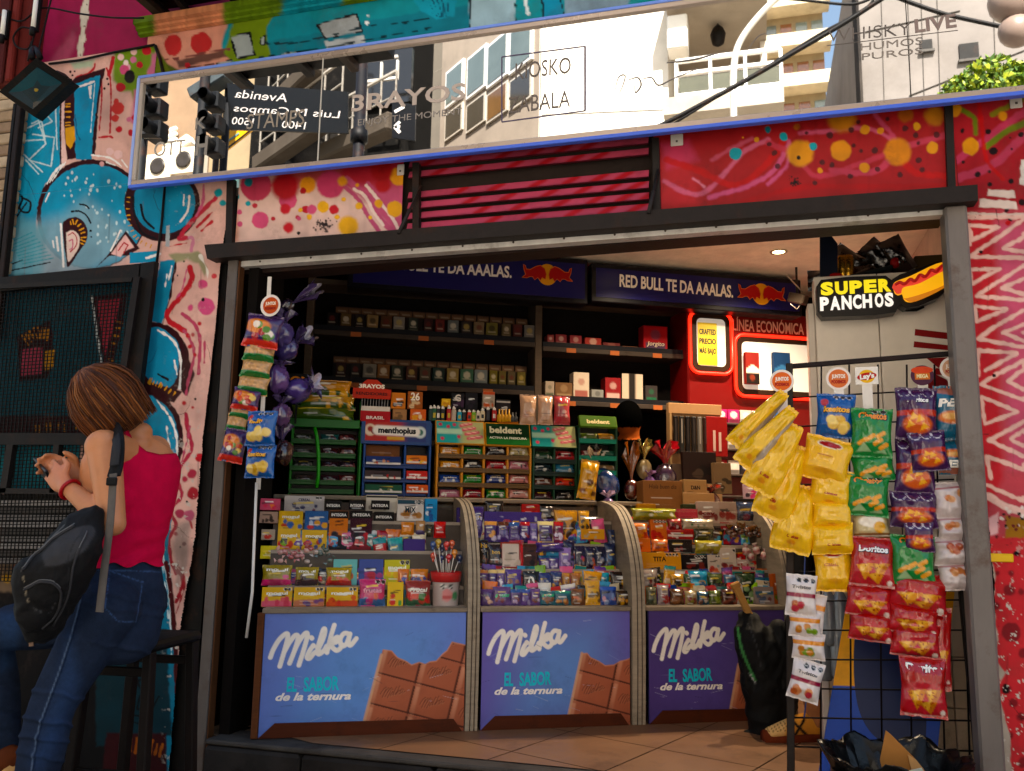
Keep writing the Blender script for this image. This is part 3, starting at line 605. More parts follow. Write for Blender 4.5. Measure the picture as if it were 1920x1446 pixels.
p.line([(1852,930),(1880,948),(1960,975)],14,'EAC2B8',3);p.poly([(1886,968),(1960,975),(1960,1010),(1886,1008)],'A8752A',5);p.poly([(1854,972),(1872,960),(1872,1000),(1856,1005)],'E4B6B8',4)
for k in range(34):p.circ(rnd.uniform(1868,1960),rnd.uniform(945,1010),rnd.uniform(1.5,4),rnd.choice(['2A1414','7A2026','E8D8D0']),1.5)
for a_,b_,r_ in((1892,1107,11),(1867,1136,7),(1896,1186,18),(1870,1075,4),(1907,1038,6),(1886,1292,9),(1900,1318,8),(1918,1225,9),(1893,1380,7),(1918,1430,10),(1915,1110,6),(1895,1075,5),(1914,1345,8)):p.circ(a_,b_,r_,'7E2228',5,.85)
p.circ(1886,1292,6,'1A0E10',2,ry=9);p.circ(1905,1038,5,'1A0E10',2)
p.wob=3
for pl_ in([(1858,1040),(1866,1090),(1862,1130),(1856,1090)],[(1870,1240),(1884,1262),(1876,1280),(1868,1262)],[(1872,1300),(1892,1380),(1898,1470),(1884,1470),(1876,1380)],[(1864,1140),(1870,1200),(1866,1230)]):p.poly(pl_,'B8ACA0',3)
p.wob=0;grime(p,60,.28)
chips=fbm(p.x,p.y,9,6);ch=np.clip((chips-.71)/.02,0,1)*np.clip((p.y-950)/200,0,1);p.c=p.c*(1-ch[:,None])+H('C8C0B6')*ch[:,None]
cracks(p,12,(1800,1960,380,1400));wr=G('wall_paint');wr.grid(pts,p.c);wr.box(Fr(A(0,0,0),UX,UZ),3.622,6.0,-.3,2.52,-.25,.006,'C04A54','wall_paint');wr.box(Fr(A(0,0,0),UX,UZ),2.99,3.62,-.3,2.52,-.25,-.002,'B8A8A0','plaster')
c_=fac(1878,1046,-.006)
wro=wr.build('painted_wall',label='red graffiti wall right of the shop with pale zigzag lines',cat='wall')
g=G('plastic');g.box(WF,c_[0]-.038,c_[0]+.034,c_[2]-.014,c_[2]+.014,.006,.016,'E3B81C',bev=.003);g.build('wall_tag',label='small yellow plastic tag screwed to the red graffiti wall',cat='tag')
# upper building: frieze, cornice, magenta wall, canopy
UB=thing('upper_building',A(1.2,.1,3.0),'painted building above the shop with magenta wall and teal frieze','building')
px,py,pts=wallgrid(-.66,4.6,2.52,3.26,.0075,.004)
p=P(px,py,'1C98A4');p.wob=2
p.poly([(270,60),(430,30),(415,90),(436,110),(400,160),(300,170)],'DC9C88',6);p.poly([(296,92),(312,120),(340,132),(330,150),(290,150)],'5E6A2A',5);p.poly([(330,114),(440,88),(440,104),(335,128)],'7A5248',4)
p.poly([(440,30),(540,15),(500,120),(440,120),(420,100)],'7C9430',6);p.poly([(262,95),(300,100),(320,140),(310,160),(262,160)],'74802E',6)
p.circ(324,85,17,'C83A3A',2,ry=19);p.circ(377,81,20,'C83A3A',2);p.circ(352,124,5,RED,2)
p.line(smooth([(310,112),(345,108),(400,96),(430,92)]),2.5,'8A4A44',1);p.line([(352,127),(400,120)],1.6,BROWN,1)
def win(pl_,c_='A8B0B0'):
 p.poly(pl_,c_,1.5);p.line(pl_+[pl_[0]],3,'14141A',1.2)
win([(432,68),(468,62),(478,104),(444,110)]);win([(407,118),(436,112),(434,128),(408,132)])
p.circ(548,62,48,'1593A4',3,ry=46);p.poly([(500,78),(610,60),(690,40),(800,20),(960,0),(1000,60),(520,130)],'128496',5)
win([(594,46),(668,26),(680,60),(610,72)],'B2B6B6');p.poly([(610,78),(680,66),(692,95),(612,100)],'C4C8C8',2)
p.line(smooth([(500,82),(560,80),(620,66),(690,50),(760,42),(815,32)]),2.4,'0C3A44',1);p.line([(480,110),(620,88),(810,52)],2,'0C3A44',1)
win([(526,100),(560,96),(560,112),(526,116)],'B2B6B6');win([(488,72),(498,66),(496,84),(488,84)],'A8B0B0')
p.poly([(776,0),(860,-12),(850,30),(818,38),(790,20)],'25A0B8',4)
for k in range(6):p.line(smooth([(790+9*k,-5),(800+8*k,12),(816+4*k,32)]),1.6,'0E5A74',1)
p.poly([(880,-30),(1010,-50),(1010,80),(880,90)],'A9C4CE',3);p.line([(881,-30),(882,70)],2.5,'14202A',1)
p.poly([(965,-40),(1012,-50),(1012,60),(965,66)],'2E9AA2',3);p.line([(986,0),(990,24)],7,'DDE4E4',1.5);p.poly([(1014,-40),(1050,-40),(1056,30),(1020,50)],'2E94B4',2)
for pl_ in([(966,0),(968,50)],[(1012,-10),(1018,10),(1020,50)],[(1048,-10),(1056,20),(1058,40)],[(1076,22),(1100,14),(1130,8)],[(1176,-10),(1178,14)],[(1240,-20),(1242,8)]):p.line(pl_,3,'12141A',1)
p.poly([(1058,-40),(1180,-60),(1180,30),(1060,50)],'8FA6B4',3);p.poly([(1180,-60),(1300,-70),(1300,20),(1182,30)],'2E9EA0',3)
p.circ(690,30,3,'E8EDEC',1);p.circ(688,44,3,'E8EDEC',1)
grime(p,50,.25)
gg=G('wall_paint');gg.grid(pts,p.c);gg.box(WF,0,4.6,2.52,3.26,-.4,-.012,'8A8078','plaster');gg.box(WF,-.66,0,3.19,3.26,-.25,-.012,'8A8078','plaster');gg.build('frieze',UB)
prof=[(.0,3.228),(.022,3.232),(.022,3.244),(.04,3.250),(.04,3.262),(.06,3.268),(.06,3.300),(.0,3.305)]
xs_=np.linspace(-.70,4.6,420);gc=G('wall_paint');rows=[];cols=[]
for dy,z in prof:rows.append(np.stack([xs_,np.full(xs_.shape,-dy),np.full(xs_.shape,z)],-1))
rows=np.array(rows);px,py=pj(rows);p=P(px,py,'6E8A2E');p.wob=3
p.poly([(290,-20),(420,-60),(420,60),(290,90)],'D9926E',8);p.poly([(545,-90),(640,-120),(640,60),(520,60)],'1C98A8',7);p.poly([(860,-300),(1400,-300),(1400,100),(860,100)],'1C98A8',8)
p.mul(.72+.5*vn(p.x,p.y*.2,5,3));grime(p,30,.3)
gc.grid(rows,p.c,None,False,flip=True);gc.prism([A(-.70,-d,z)for d,z in prof],A(.004,0,0),'66802C');gc.build('cornice',UB)
px,py,pts=wallgrid(-1.75,-.45,3.182,4.6,.008,.03)
p=P(px,py,'A52A52');p.wob=2;p.poly([(60,-300),(110,-300),(110,130),(60,130)],'B83260',14);p.poly([(135,60),(90,120),(130,115),(145,70)],'C06078',10,.6)
p.wob=3;p.poly([(158,-260),(172,-260),(168,0),(162,60),(160,75),(155,82),(157,108),(144,112),(150,60),(153,20),(155,0)],'D8CDBC',1.5);p.wob=0
for a_,b_ in((163,9),(158,49),(151,103),(164,-40)):p.circ(a_,b_,1.8,'6A5A4A',1)
grime(p,60,.2)
gg=G('wall_paint');gg.grid(pts,p.c);gg.box(Fr(A(0,0,0),UX,UZ),-1.75,4.6,3.306,5.7,-.4,-.05,'9A2A4E');gg.box(WF,-1.75,-.45,3.182,3.304,-.4,-.05,'8A2444');gg.build('upper_wall',UB)
gg=G('dark_metal');gg.tube([fac(92,120,-.01),fac(150,113,-.012),fac(215,98,-.012),fac(290,84,-.01)],.006,'141010',6);gg.tube([fac(291,86,-.012),fac(300,110,-.014),fac(309,150,-.014)],.008,'141010',6)
gg.tube([fac(309,350,-.012),fac(303,420,-.012),fac(293,500,-.012)],.006,'1C1416',6);gg.build('conduit',UB)
CN_=G('dark_metal');q=[fac(208,-10,-.05),fac(300,50,-.05)]
CN_.box(Fr(A(0,0,0),UX,UZ),-.57,.35,3.36,3.42,.0,.9,'140E0D');CN_.bar(A(-.575,.0,3.335),A(-.575,-.92,3.335),.05,.06,'4A3E36');CN_.bar(A(-.535,.0,3.318),A(-.535,-.92,3.318),.03,.03,'100C0B');CN_.bar(A(-.15,.0,3.335),A(-.15,-.9,3.335),.04,.05,'2A201C');CN_.bar(A(.12,.0,3.335),A(.12,-.9,3.335),.05,.05,'4A3A32');CN_.bar(A(-.57,-.4,3.33),A(.35,-.4,3.33),.03,.04,'1E1714')
CN_.bar(A(-.42,-.01,3.31),A(-.42,-.25,3.36),.03,.03,'1A1412')
CN_.build('canopy',UB)
# mirror sign
MY=-.10
MP=FACP(MY);MF=Fr(A(0,MY,0),UX)
mtl,mbl,mtr,mbr=unp(272,148,MP),unp(246,350,MP),unp(1292,0,MP),unp(1900,178,MP)
MX0,MX1=mbl[0],4.35;MZ0=(mbl[2]+mbr[2])/2;MZ1=(mtl[2]+mtr[2])/2
MS=thing('mirror_sign',A((MX0+MX1)/2,-.05,MZ0),'long mirrored shop sign with blue edged frame and frosted lettering','sign')
sx1,sx2,sx3=unp(601,205,MP)[0],unp(1013,180,MP)[0],2.75
brd=.026
gg=G('frame_metal')
gg.box(MF,MX0,MX1,MZ0,MZ0+brd,-.03,.012,'B9A79A',bev=.003);gg.box(MF,MX0,MX1,MZ1-brd,MZ1,-.03,.012,'B9A79A',bev=.003);gg.box(MF,MX0,MX0+brd,MZ0+brd,MZ1-brd,-.03,.012,'C3B4A6',bev=.003)
gg.box(MF,MX1-brd,MX1,MZ0+brd,MZ1-brd,-.08,.012,'C3B4A6');gg.box(MF,MX0+.01,MX1-.01,MZ0+.01,MZ1-.01,-.04,-.031,'2A2828')
gg.box(MF,MX0-.004,MX1,MZ0-.012,MZ0+.004,-.012,.0165,'5A7AF0','plastic',bev=.002);gg.box(MF,MX0-.004,MX1,MZ1-.004,MZ1+.010,-.012,.0165,'7F9CF0','plastic',bev=.002);gg.box(MF,MX0-.008,MX0+.008,MZ0,MZ1,-.012,.0160,'9FB4F0','plastic',bev=.002)
gg.build('frame',MS)
tl=[0,.05,-.06,.03];xs_=[MX0+brd,sx1,sx2,sx3,MX1-brd]
for k in range(4):
 gm=G('mirror');a_=xs_[k]+.0015;b_=xs_[k+1]-.0015;t=math.tan(math.radians(tl[k]))
 gm.box(MF,a_,b_,MZ0+brd-.003,MZ1-brd+.003,-.012,0,'D0D0D0');gm.build('mirror_panel',MS)
gg=G('card');gg.box(MF,sx1-.0025,sx1+.0025,MZ0+brd,MZ1-brd,0,.002,'CFC8BE');gg.box(MF,sx2-.0012,sx2+.0012,MZ0+brd,MZ1-brd,0,.0015,'3A3634');gg.build('seam_strip',MS)
FRO='8E8680'
def ml(t,p0,p1,h,col=FRO,bold=0.0,shear=0.0,name='inscription'):
 gg=G('card');gg.textpx(t,p0,p1,h,MP,col,bold,shear,.0012);return gg
gg=ml('KIOSKO',(966,149),(1070,137),34,'7A706A');gg.textpx('ZABALA',(953,213),(1069,200),34,MP,'7A706A',0,0,.0012)
q=[unp(*a,MP)for a in((941,107),(1097,87),(1097,208),(941,229))]
for k in range(4):gg.bar(q[k]+A(0,-.001,0),q[(k+1)%4]+A(0,-.001,0),.0015,.005 if k!=1 else.008,'6A6078',side=UY)
gg.build('inscription',MS,label='frosted square framed inscription KIOSKO ZABALA')
gg=ml('3RAYOS',(659,209),(872,186),33,'C4B4AA',.02);gg.textpx('ENJOY THE MOMENT',(671,236),(866,214),13,MP,'A39A94',0,0,.0012);gg.build('inscription',MS)
ml('STAMPS',(462,243),(570,234),32,'A89C90',0).build('inscription',MS)
gg=ml('H',(366,291),(388,289),38,'9A948E',.03);gg.textpx('K',(366,243),(386,240),24,MP,'9A948E',.02,0,.0012);gg.build('inscription',MS);ml('OTT',(288,294),(346,288),30,'B4ACA4').build('inscription',MS)
gg=ml('WHISKY',(1552,79),(1708,65),26,'7C736E',-.012);gg.textpx('LIVE',(1716,61),(1794,50),27,MP,'9A8882',.03,0,.0012)
gg.bar(unp(1550,86,MP)+A(0,-.001,0),unp(1796,57,MP)+A(0,-.001,0),.001,.002,'7C736E',side=UY)
gg.textpx('HUMOS',(1614,95),(1730,83),15,MP,'9A9088',.0,0,.0012);gg.textpx('PUROS',(1616,113),(1731,101),14,MP,'9A9088',.0,0,.0012);gg.build('inscription',MS)
gg=G('card')
for l_,w_ in(([(1153,170),(1160,145),(1172,142),(1168,160),(1160,178)],.006),([(1178,150),(1196,146),(1202,160),(1192,174),(1190,160)],.007),([(1205,148),(1222,146),(1235,160),(1262,148),(1310,128)],.006),([(1250,118),(1300,112),(1346,100)],.008),([(1400,96),(1420,70),(1436,62)],.004)):
 q=unp(smooth(l_)[:,0],smooth(l_)[:,1],MP);gg.tube(q+A(0,-.0005,0),w_*(.4+.6*np.abs(np.sin(np.linspace(0,3.1,len(q)))))/2,'8F8884',5)
gg.build('inscription',MS,label='frosted brush swirl decal on the mirror')
# the far side of the street (seen in the mirror): planned behind the mirror plane and folded over to the real side
class GR(G):
 def build(s,*a,**k):
  for c in s.ch:c[0][:,1]=2*MY-c[0][:,1]
  if k.get('parent')is None and 'origin' in k:pass
  return G.build(s,*a,**k)
def vp(px,py,D):return unp(px,py,FACP(D))
def flat(gr,pts,D,th,col,mt=None):gr.prism([vp(a,b,D)for a,b in pts],A(0,th,0),col,mt)
def rthing(name,loc,label,cat,group=None):return thing(name,A(loc[0],2*MY-loc[1],loc[2]),label,cat,group)
GZ=-.46
WB=rthing('apartment_building',A(vp(1100,150,14)[0],16,GZ),'sunlit white apartment building across the street with corner balcony','building')
x0,x1=vp(1012,100,14)[0],vp(1252,100,14)[0]
gr=GR('concrete');gr.box(WF,x0,x1,GZ,16,-24,-14,'DCD6CC');
xa=vp(760,150,19)[0]
cx0=A(x0,14,0);ca_=A(vp(828,150,17.0)[0],17.0,0)
gr.prism([A(x0,14,GZ),A(x0,14,16),A(ca_[0],ca_[1],16),A(ca_[0],ca_[1],GZ)],A(.3,3,0),'A2968A')
gr.box(WF,vp(752,150,17.6)[0],ca_[0]+.2,GZ,16,-26,-17.6,'6E6860');gr.build('wall',WB)
gj=GR('concrete')
for a_,b_ in(((760,165),(830,128)),((1015,215),(1250,205)),((1230,60),(1232,60))):gj.bar(vp(*a_,13.99),vp(*b_,13.99),.012,.012,'8A847A')
gj.build('joint',WB)
sf=Fr(A(ca_[0],ca_[1],0),A(x0-ca_[0],14-ca_[1],0));L=np.linalg.norm(A(x0-ca_[0],14-ca_[1],0))
def sfx(px,py):
 q=unp(px,py,(sf.o,sf.n));return float((q-sf.o)@sf.u),float(q[2])
for(px0,pyt,pyb)in((840,138,205),(880,112,188),(918,88,168),(960,62,142)):
 a_=sfx(px0,pyt);b_=sfx(px0,pyb);wd=L*.2
 gw=GR('frame_metal');fx=a_[0]
 gw.box(sf,fx,fx+wd,b_[1],a_[1],0,.07,'F0EEEA');wf=gw.build('window',WB)
 gw=GR('window_glass');gw.box(sf,fx+.07,fx+wd-.07,b_[1]+.08,a_[1]-.08,.072,.08,'6E7A78');gw.build('pane',wf)
 gw=GR('frame_metal');gw.box(sf,fx,fx+wd,b_[1]-.9,b_[1]-.15,0,.05,'D8D0C4');wf=gw.build('window',WB)
 gw=GR('window_glass');gw.box(sf,fx+.06,fx+wd-.08,b_[1]-.84,b_[1]-.2,.052,.06,'4A4640' if px0!=918 else '7A5A3A');gw.build('pane',wf)
gr=GR('concrete');bx0,bx1=x1,vp(1466,120,13)[0]
zc=vp(1300,22,14)[2];zf=vp(1300,196,13)[2]
gr.box(WF,bx0,bx1-.2,zc,zc+.35,-20,-13,'B4A898');gr.box(WF,bx0+.02,bx1,zf-.35,zf,-20,-12.6,'B8AEA0');gr.box(WF,bx0+.02,bx1-.3,GZ,zf-.37,-20,-15,'D9CCBA');gr.box(WF,bx0+.02,bx1-.3,zf+.02,zc-.02,-20,-17.2,'B08A60');gr.box(WF,vp(1425,80,15.5)[0],bx1-.2,zf+.02,zc-.02,-17.1,-15.5,'D8D0C4');gr.build('balcony',WB)
gr=GR('frame_metal');zr=vp(1300,112,12.7)[2];rx0=vp(1268,150,12.7)[0];rx1=bx1-.03
for x_ in np.linspace(rx0,rx1,4):gr.box(WF,x_-.03,x_+.03,zf,zr,-12.74,-12.68,'F2F0EC')
for z_ in(zr,zr-.28,zf+.06):gr.box(WF,rx0,rx1,z_-.03,z_+.03,-12.76,-12.66,'F2F0EC')
for x_ in(rx0,):
 for z_ in(zr,zf+.06):gr.box(WF,x_-.03,x_+.03,z_-.03,z_+.03,-14,-12.77,'F2F0EC')
gr.build('railing',WB)
gr=GR('window_glass');gr.box(WF,rx0+.05,rx1,zf+.12,zr-.35,-12.72,-12.70,'5A5A48');gr.build('railing_glass',WB)
gr=GR('plastic');q=vp(1262,62,13.6);gr.box(WF,q[0]-.12,q[0]+.30,q[2]-.40,q[2]+.36,-14,-13.5,'E9E4DA',bev=.03);gr.build('air_conditioner',WB)
gr=GR('dark_metal');q=vp(1346,62,14.6);gr.tube([A(q[0],q[1],zc),A(q[0],q[1],q[2]+.1)],.02,'1A1612',6);gr.lathe(Fr(A(q[0],q[1],q[2]-.25),UX,UZ),[(0,-.08),(.06,-.05),(.13,.0),(.17,.22),(.12,.34),(.05,.42),(0,.45)],'1E1814',12);gr.build('hanging_lantern',WB)
TW=rthing('tower_block',A(vp(1480,90,60)[0],64,GZ),'tall cream tower block with stacked balconies farther along the street','building')
tx0,tx1=vp(1400,100,60)[0],vp(1545,100,60)[0]
gr=GR('concrete');gr.box(WF,tx0,tx1,GZ,48,-72,-60,'A8987E');gr.build('wall',TW)
z_=vp(1480,190,60)[2]-6
while z_<46:
 gb_=GR('concrete');gb_.box(WF,tx0-.1,tx1+.3+.2*rnd.random(),z_,z_+1.0,-60,-58.4,'CFC2AA');gb_.box(WF,tx0,tx1,z_+1.0,z_+1.15,-60,-59.2,'C8B89A');bal=gb_.build('balcony',TW)
 gb_=GR('window_glass')
 for k in range(5):
  x_=tx0+.3+k*(tx1-tx0)/5;gb_.box(WF,x_,x_+(tx1-tx0)/5*.72,z_+1.2,z_+2.6,-60,-59.94,rnd.choice(['7E8A86','8E5A3A','6A7472','A8A090']))
 gb_.build('window_row',TW);z_+=3.2
GB=rthing('concrete_building',A(vp(1760,100,14)[0],17,GZ),'plain grey concrete building with small square openings across the street','building')
gx0=vp(1612,100,14)[0];gr=GR('concrete')
gr.box(WF,gx0,gx0+9,GZ,13,-22,-14,'8A8480');gr.box(WF,gx0-.03,gx0+.02,GZ,13,-14.6,-13.97,'3A3634')
gr.build('wall',GB)
gr=GR('concrete')
for a_,b_ in(((1622,60),(1800,20)),((1705,180),(1920,95))):gr.bar(vp(*a_,13.99),vp(*b_,13.99),.02,.02,'4A4642')
for a_ in(1650,1700,1725,1755,1860):gr.bar(vp(a_,-60,13.99),vp(a_+8,190,13.99),.012,.012,'56524E')
gr.build('joint',GB)
for a_,b_,w_ in((1736,86,.22),(1816,98,.34),(1905,135,.3)):
 q=vp(a_,b_,14);gr=GR('dark_metal');gr.box(WF,q[0]-w_/2,q[0]+w_/2,q[2]-w_/2,q[2]+w_/2,-14,-13.96,'14110F');gr.box(WF,q[0]-w_/2-.03,q[0]+w_/2+.03,q[2]-w_/2-.05,q[2]-w_/2,-14,-13.92,'5A5652');gr.build('window',GB)
BB=rthing('balcony_building',A(vp(650,200,10)[0],13,GZ),'brown building, its walls painted dark for shade, with metal railed balconies across the street','building')
ux0,ux1=vp(474,200,11)[0],vp(752,200,11)[0]
gr=GR('concrete');gr.box(WF,ux0,ux1,GZ,12,-12.6,-11,'100E0C');gr.build('wall',BB)  # near-black wall colour carries the shade that lies on this building
for(a_,b_,Da,c_,d_,Db)in((485,312,10.9,640,205,9.6),(500,215,10.9,600,120,9.8),(610,290,10.5,740,230,9.4)):
 gr=GR('concrete');A1,B1=vp(a_,b_,Da),vp(c_,d_,Db);gr.bar(A1,B1,.34,.34,'4E463E');gr.build('balcony',BB)
 gr=GR('dark_metal')
 for k in range(6):
  t=k/5;q=A1*(1-t)+B1*t;gr.bar(q+UZ*.1,q+UZ*.95,.03,.03,'8E8880')
 gr.bar(A1+UZ*.95,B1+UZ*.95,.05,.05,'A8A29A');gr.bar(A1+UZ*.5,B1+UZ*.5,.03,.03,'8E8880');gr.build('railing',BB)
q0,q1=vp(684,155,10.2),vp(745,112,10.2);gr=GR('frame_metal')
for z_ in(q0[2],q1[2]+.05):gr.box(WF,q0[0],q1[0],z_,z_+.05,-10.25,-10.2,'C9C4BC')
for x_ in np.linspace(q0[0],q1[0],3):gr.box(WF,x_-.02,x_+.02,q0[2],q1[2],-10.25,-10.2,'C9C4BC')
gr.build('railing',BB)
gr=GR('window_glass');q=vp(714,135,10.6);gr.box(WF,q[0]-.5,q[0]+.5,q[2]-.5,q[2]+.6,-11,-10.9,'181614');gr.build('window',BB)
SB=rthing('sand_building',A(vp(440,250,12)[0],14,GZ),'sand coloured rendered building beside the dark balcony building','building')
gr=GR('concrete');gr.box(WF,vp(394,280,12)[0],ux0-.02,GZ,13,-20,-12,'94846C');gr.build('wall',SB)
gr=GR('window_glass');q=vp(508,135,11.96);gr.box(WF,vp(440,200,12)[0],vp(455,200,12)[0],3.4,4.6,-12.0,-11.97,'4A4438');gr.build('window',SB)
PB=rthing('pale_house',A(vp(330,250,22)[0],24,GZ),'pale sunlit house with orange brick gable down the street','building')
gr=GR('concrete');gr.box(WF,vp(200,280,22)[0],vp(392,280,22)[0],GZ,26,-30,-22,'8E7864');gr.box(WF,vp(335,280,21.9)[0],vp(372,280,21.9)[0],GZ,9.6,-21.98,-21.6,'C8703A');gr.build('wall',PB)
gr=GR('concrete')
for k in range(7):gr.bar(vp(306,250+10*k,21.8),vp(332,240+10*k,21.8),.12,.12,'F6EFE2')
gr.bar(vp(262,330,21),vp(360,262,21),.4,.4,'F4E8D6');gr.build('trim',PB)
for a_,b_ in((296,312),(345,300)):
 gr=GR('plastic');q=vp(a_,b_,20);gr.box(WF,q[0]-.5,q[0]+.5,q[2]-.45,q[2]+.45,-20.6,-20,'D8CCB8');gr.lathe(Fr(A(q[0],20.0,q[2]),UX,A(0,-1,0)),[(0,.01),(.28,.012),(.3,.05),(.22,.06),(.1,.03),(0,.03)],'3A3430',16);gr.build('air_conditioner',PB)
def bolt(gr,a,b,r,col,D,mt='dark_metal',seg=10):gr.tube([vp(*a,D),vp(*b,D)],r,col,seg,mt)
for nm,lab,cx_,yts,D,w_ in(('traffic_light','black traffic light at the far left end of the mirror view',285,(152,200,242),2.6,32),('traffic_light','black traffic light beside the yellow triangular sign',395,(186,228,272),2.9,29)):
 q=vp(cx_,215,D);T=rthing(nm,A(q[0],q[1],GZ),lab,'traffic light','traffic lights reflected in the mirror sign')
 gr=GR('dark_metal');gr.tube([A(q[0]-.16,D+.1,GZ),A(q[0]-.16,D+.1,q[2]+.7)],.045,'16181C',12);gr.build('pole',T)
 for yt in yts:
  q=vp(cx_,yt,D);m_=mpp(q)*w_/2;gr=GR('dark_metal');gr.box(WF,q[0]-m_,q[0]+m_,q[2]-m_*1.15,q[2]+m_*1.15,-D-.14,-D,'14171C',bev=.015)
  gr.lathe(Fr(A(q[0],D,q[2]),UX,A(0,1,0)),[(m_*.8,-.12),(m_*.82,-.0),(m_*.78,-.0),(m_*.76,-.12)],'14171C',16);hs=gr.build('signal_head',T)
  gr=GR('plastic');gr.ball(A(q[0],D-.003,q[2]),(m_*.74,.02,m_*.74),'1E2A26');gr.build('lens',hs)
ST=rthing('street_sign',A(vp(672,250,3)[0],3,GZ),'black street name board with white lettering on a dark pole','street sign')
gr=GR('dark_metal');px_=vp(672,200,3.02)[0];gr.tube([A(px_,3.06,GZ),A(px_,3.06,5.2)],.05,'16161C',14);gr.lathe(Fr(A(px_,3.06,vp(672,250,3)[2]),UX,UZ),[(.05,-.06),(.075,-.05),(.075,.05),(.05,.06)],'101014',14);gr.build('pole',ST)
pl3=FACP(3.0);q=[vp(426,156,3),vp(652,172,3),vp(652,250,3),vp(430,243,3)]
gr=GR('plastic');gr.prism(q,A(0,.02,0),'040405')
def mtext(gr,t,pr,plft,h,D,col='B4AEAA'):
 a_=vp(*pr,D);b_=vp(*plft,D);fr=Fr(a_,b_-a_);fr.n=-fr.n;gr.text(t,fr,0,0,h*mpp(a_),col,wd=np.linalg.norm(b_-a_),al='L',z=.004)
mtext(gr,'Avenida',(538,192),(440,183),17,2.999);mtext(gr,'Luis M Campos',(636,222),(438,209),15,2.999);mtext(gr,'1400',(572,243),(528,240),15,2.999);mtext(gr,'1500',(474,236),(434,233),15,2.999)
gr.build('name_board',ST)
gr=GR('plastic');gr.prism([vp(735,190,3),vp(779,196,3),vp(778,264,3),vp(735,258,3)],A(0,.02,0),'0D0E12')
for l_ in(((728+22,238),(740,238)),((740,238),(750,228)),((740,238),(750,249)),((740,210),(758,200)),((758,200),(752,192))):gr.bar(vp(*l_[0],2.995),vp(*l_[1],2.995),.004,.028,'D8D4D0',side=UY)
gr.build('arrow_board',ST)
YT=rthing('warning_sign',A(vp(420,260,3.4)[0],3.4,GZ),'yellow triangular traffic sign below the street name board','sign')
gr=GR('plastic');gr.prism([vp(408,295,3.4),vp(406,226,3.4),vp(425,215,3.4),vp(474,243,3.4)],A(0,.02,0),'E0A820');gr.bar(vp(412,290,3.395),vp(470,244,3.395),.004,.02,'3A2A10',side=UY);gr.bar(vp(420,270,3.395),vp(448,250,3.395),.004,.02,'6A8A8A',side=UY);gr.build('plate',YT)
gr=GR('dark_metal');q=vp(407,260,3.45);gr.tube([A(q[0],3.46,GZ),A(q[0],3.46,q[2]+.3)],.03,'1A1A1A',8);gr.build('pole',YT)
SL=rthing('street_lamp',A(vp(1375,200,9)[0],9,GZ),'slim white street lamp with a long curved arm before the balcony','street lamp')
gr=GR('frame_metal');pt=smooth([(1376,225),(1375,150),(1380,100),(1395,66),(1425,28),(1460,-5),(1500,-30)],5);w3=np.array([vp(a,b,9)for a,b in pt]);gr.tube(np.vstack([A(w3[0][0],9,GZ),w3]),.05,'E4DFD6',8);gr.build('pole',SL)
gr=GR('plastic');gr.ball(w3[-1],(.35,.16,.09),'C9C4BC');gr.build('lamp_head',SL)
LA=rthing('street_lamp',A(vp(390,190,3.1)[0],3.1,GZ),'grey flat head street lamp above the traffic light','street lamp')
gr=GR('dark_metal');gr.bar(vp(362,182,3.1),vp(428,140,3.1),.12,.16,'4A5256');gr.build('lamp_head',LA);gr=GR('dark_metal');q=vp(424,150,3.15);gr.tube([A(q[0],3.2,GZ),A(q[0],3.2,q[2]+.1),vp(395,160,3.12)],.035,'1A1C20',8);gr.build('pole',LA)
GL=rthing('globe_lamp',A(vp(1905,60,5)[0],5,GZ),'street lamp with pale round globes at the right end of the mirror view','street lamp')
gr=GR('frame_metal');q=vp(1925,60,5.1);gr.tube([A(q[0]+.1,5.2,GZ),A(q[0]+.1,5.2,q[2]+.6)],.05,'6A625C',10);gr.build('pole',GL)
for a_,b_,r_ in((1906,58,.16),(1895,4,.2),(1945,12,.18)):
 gr=GR('plastic');gr.ball(vp(a_,b_,5),(r_,r_*.8,r_),'8E7C72');gr.build('globe',GL)
for pts_,lab,r_ in(([(1180,262),(1265,222),(1400,150),(1500,92),(1580,45),(1650,0),(1760,-70)],'thick bundled overhead cable crossing the mirrored balcony',.03),([(1250,240),(1430,130),(1540,62),(1620,18),(1650,-20),(1700,-80)],'thin overhead cable running alongside the thick bundle',.016),([(1560,-40),(1660,-12),(1710,6),(1770,26),(1840,42),(1906,56)],'black overhead cable sagging across the grey concrete building',.026),([(1440,-6),(1520,2),(1600,8),(1650,-12),(1700,-40)],'black cable along the top edge of the mirrored sky',.018)):
 gr=GR('dark_metal');gr.tube([vp(a,b,7)for a,b in smooth(pts_,6)],r_,'121010',7);tag(gr.build('overhead_cable'),lab,'cable','overhead cables seen in the mirror')
def leafball(gr,c,r,n,sz,cols):
 v=nr.randn(n,3);v/=np.linalg.norm(v,axis=1)[:,None];rr=r*(.45+.55*nr.rand(n,1)**.5);p_=c+v*rr*A(1,1,.85)
 a_=nr.randn(n,3);a_/=np.linalg.norm(a_,axis=1)[:,None];b_=np.cross(a_,nr.randn(n,3));b_/=np.linalg.norm(b_,axis=1)[:,None]
 s_=sz*(.6+.8*nr.rand(n,1));V=np.stack([p_-a_*s_,p_+b_*s_*.5,p_+a_*s_,p_-b_*s_*.5],1).reshape(-1,3)
 cc=np.array([H(x)for x in cols])[nr.randint(0,len(cols),n)];gr.add(V,np.arange(4*n).reshape(-1,4),np.repeat(cc,4,0))
q=vp(1850,165,8);TR=rthing('street_tree',A(q[0],8.2,GZ),'small bright green tree in front of the grey concrete building','tree')
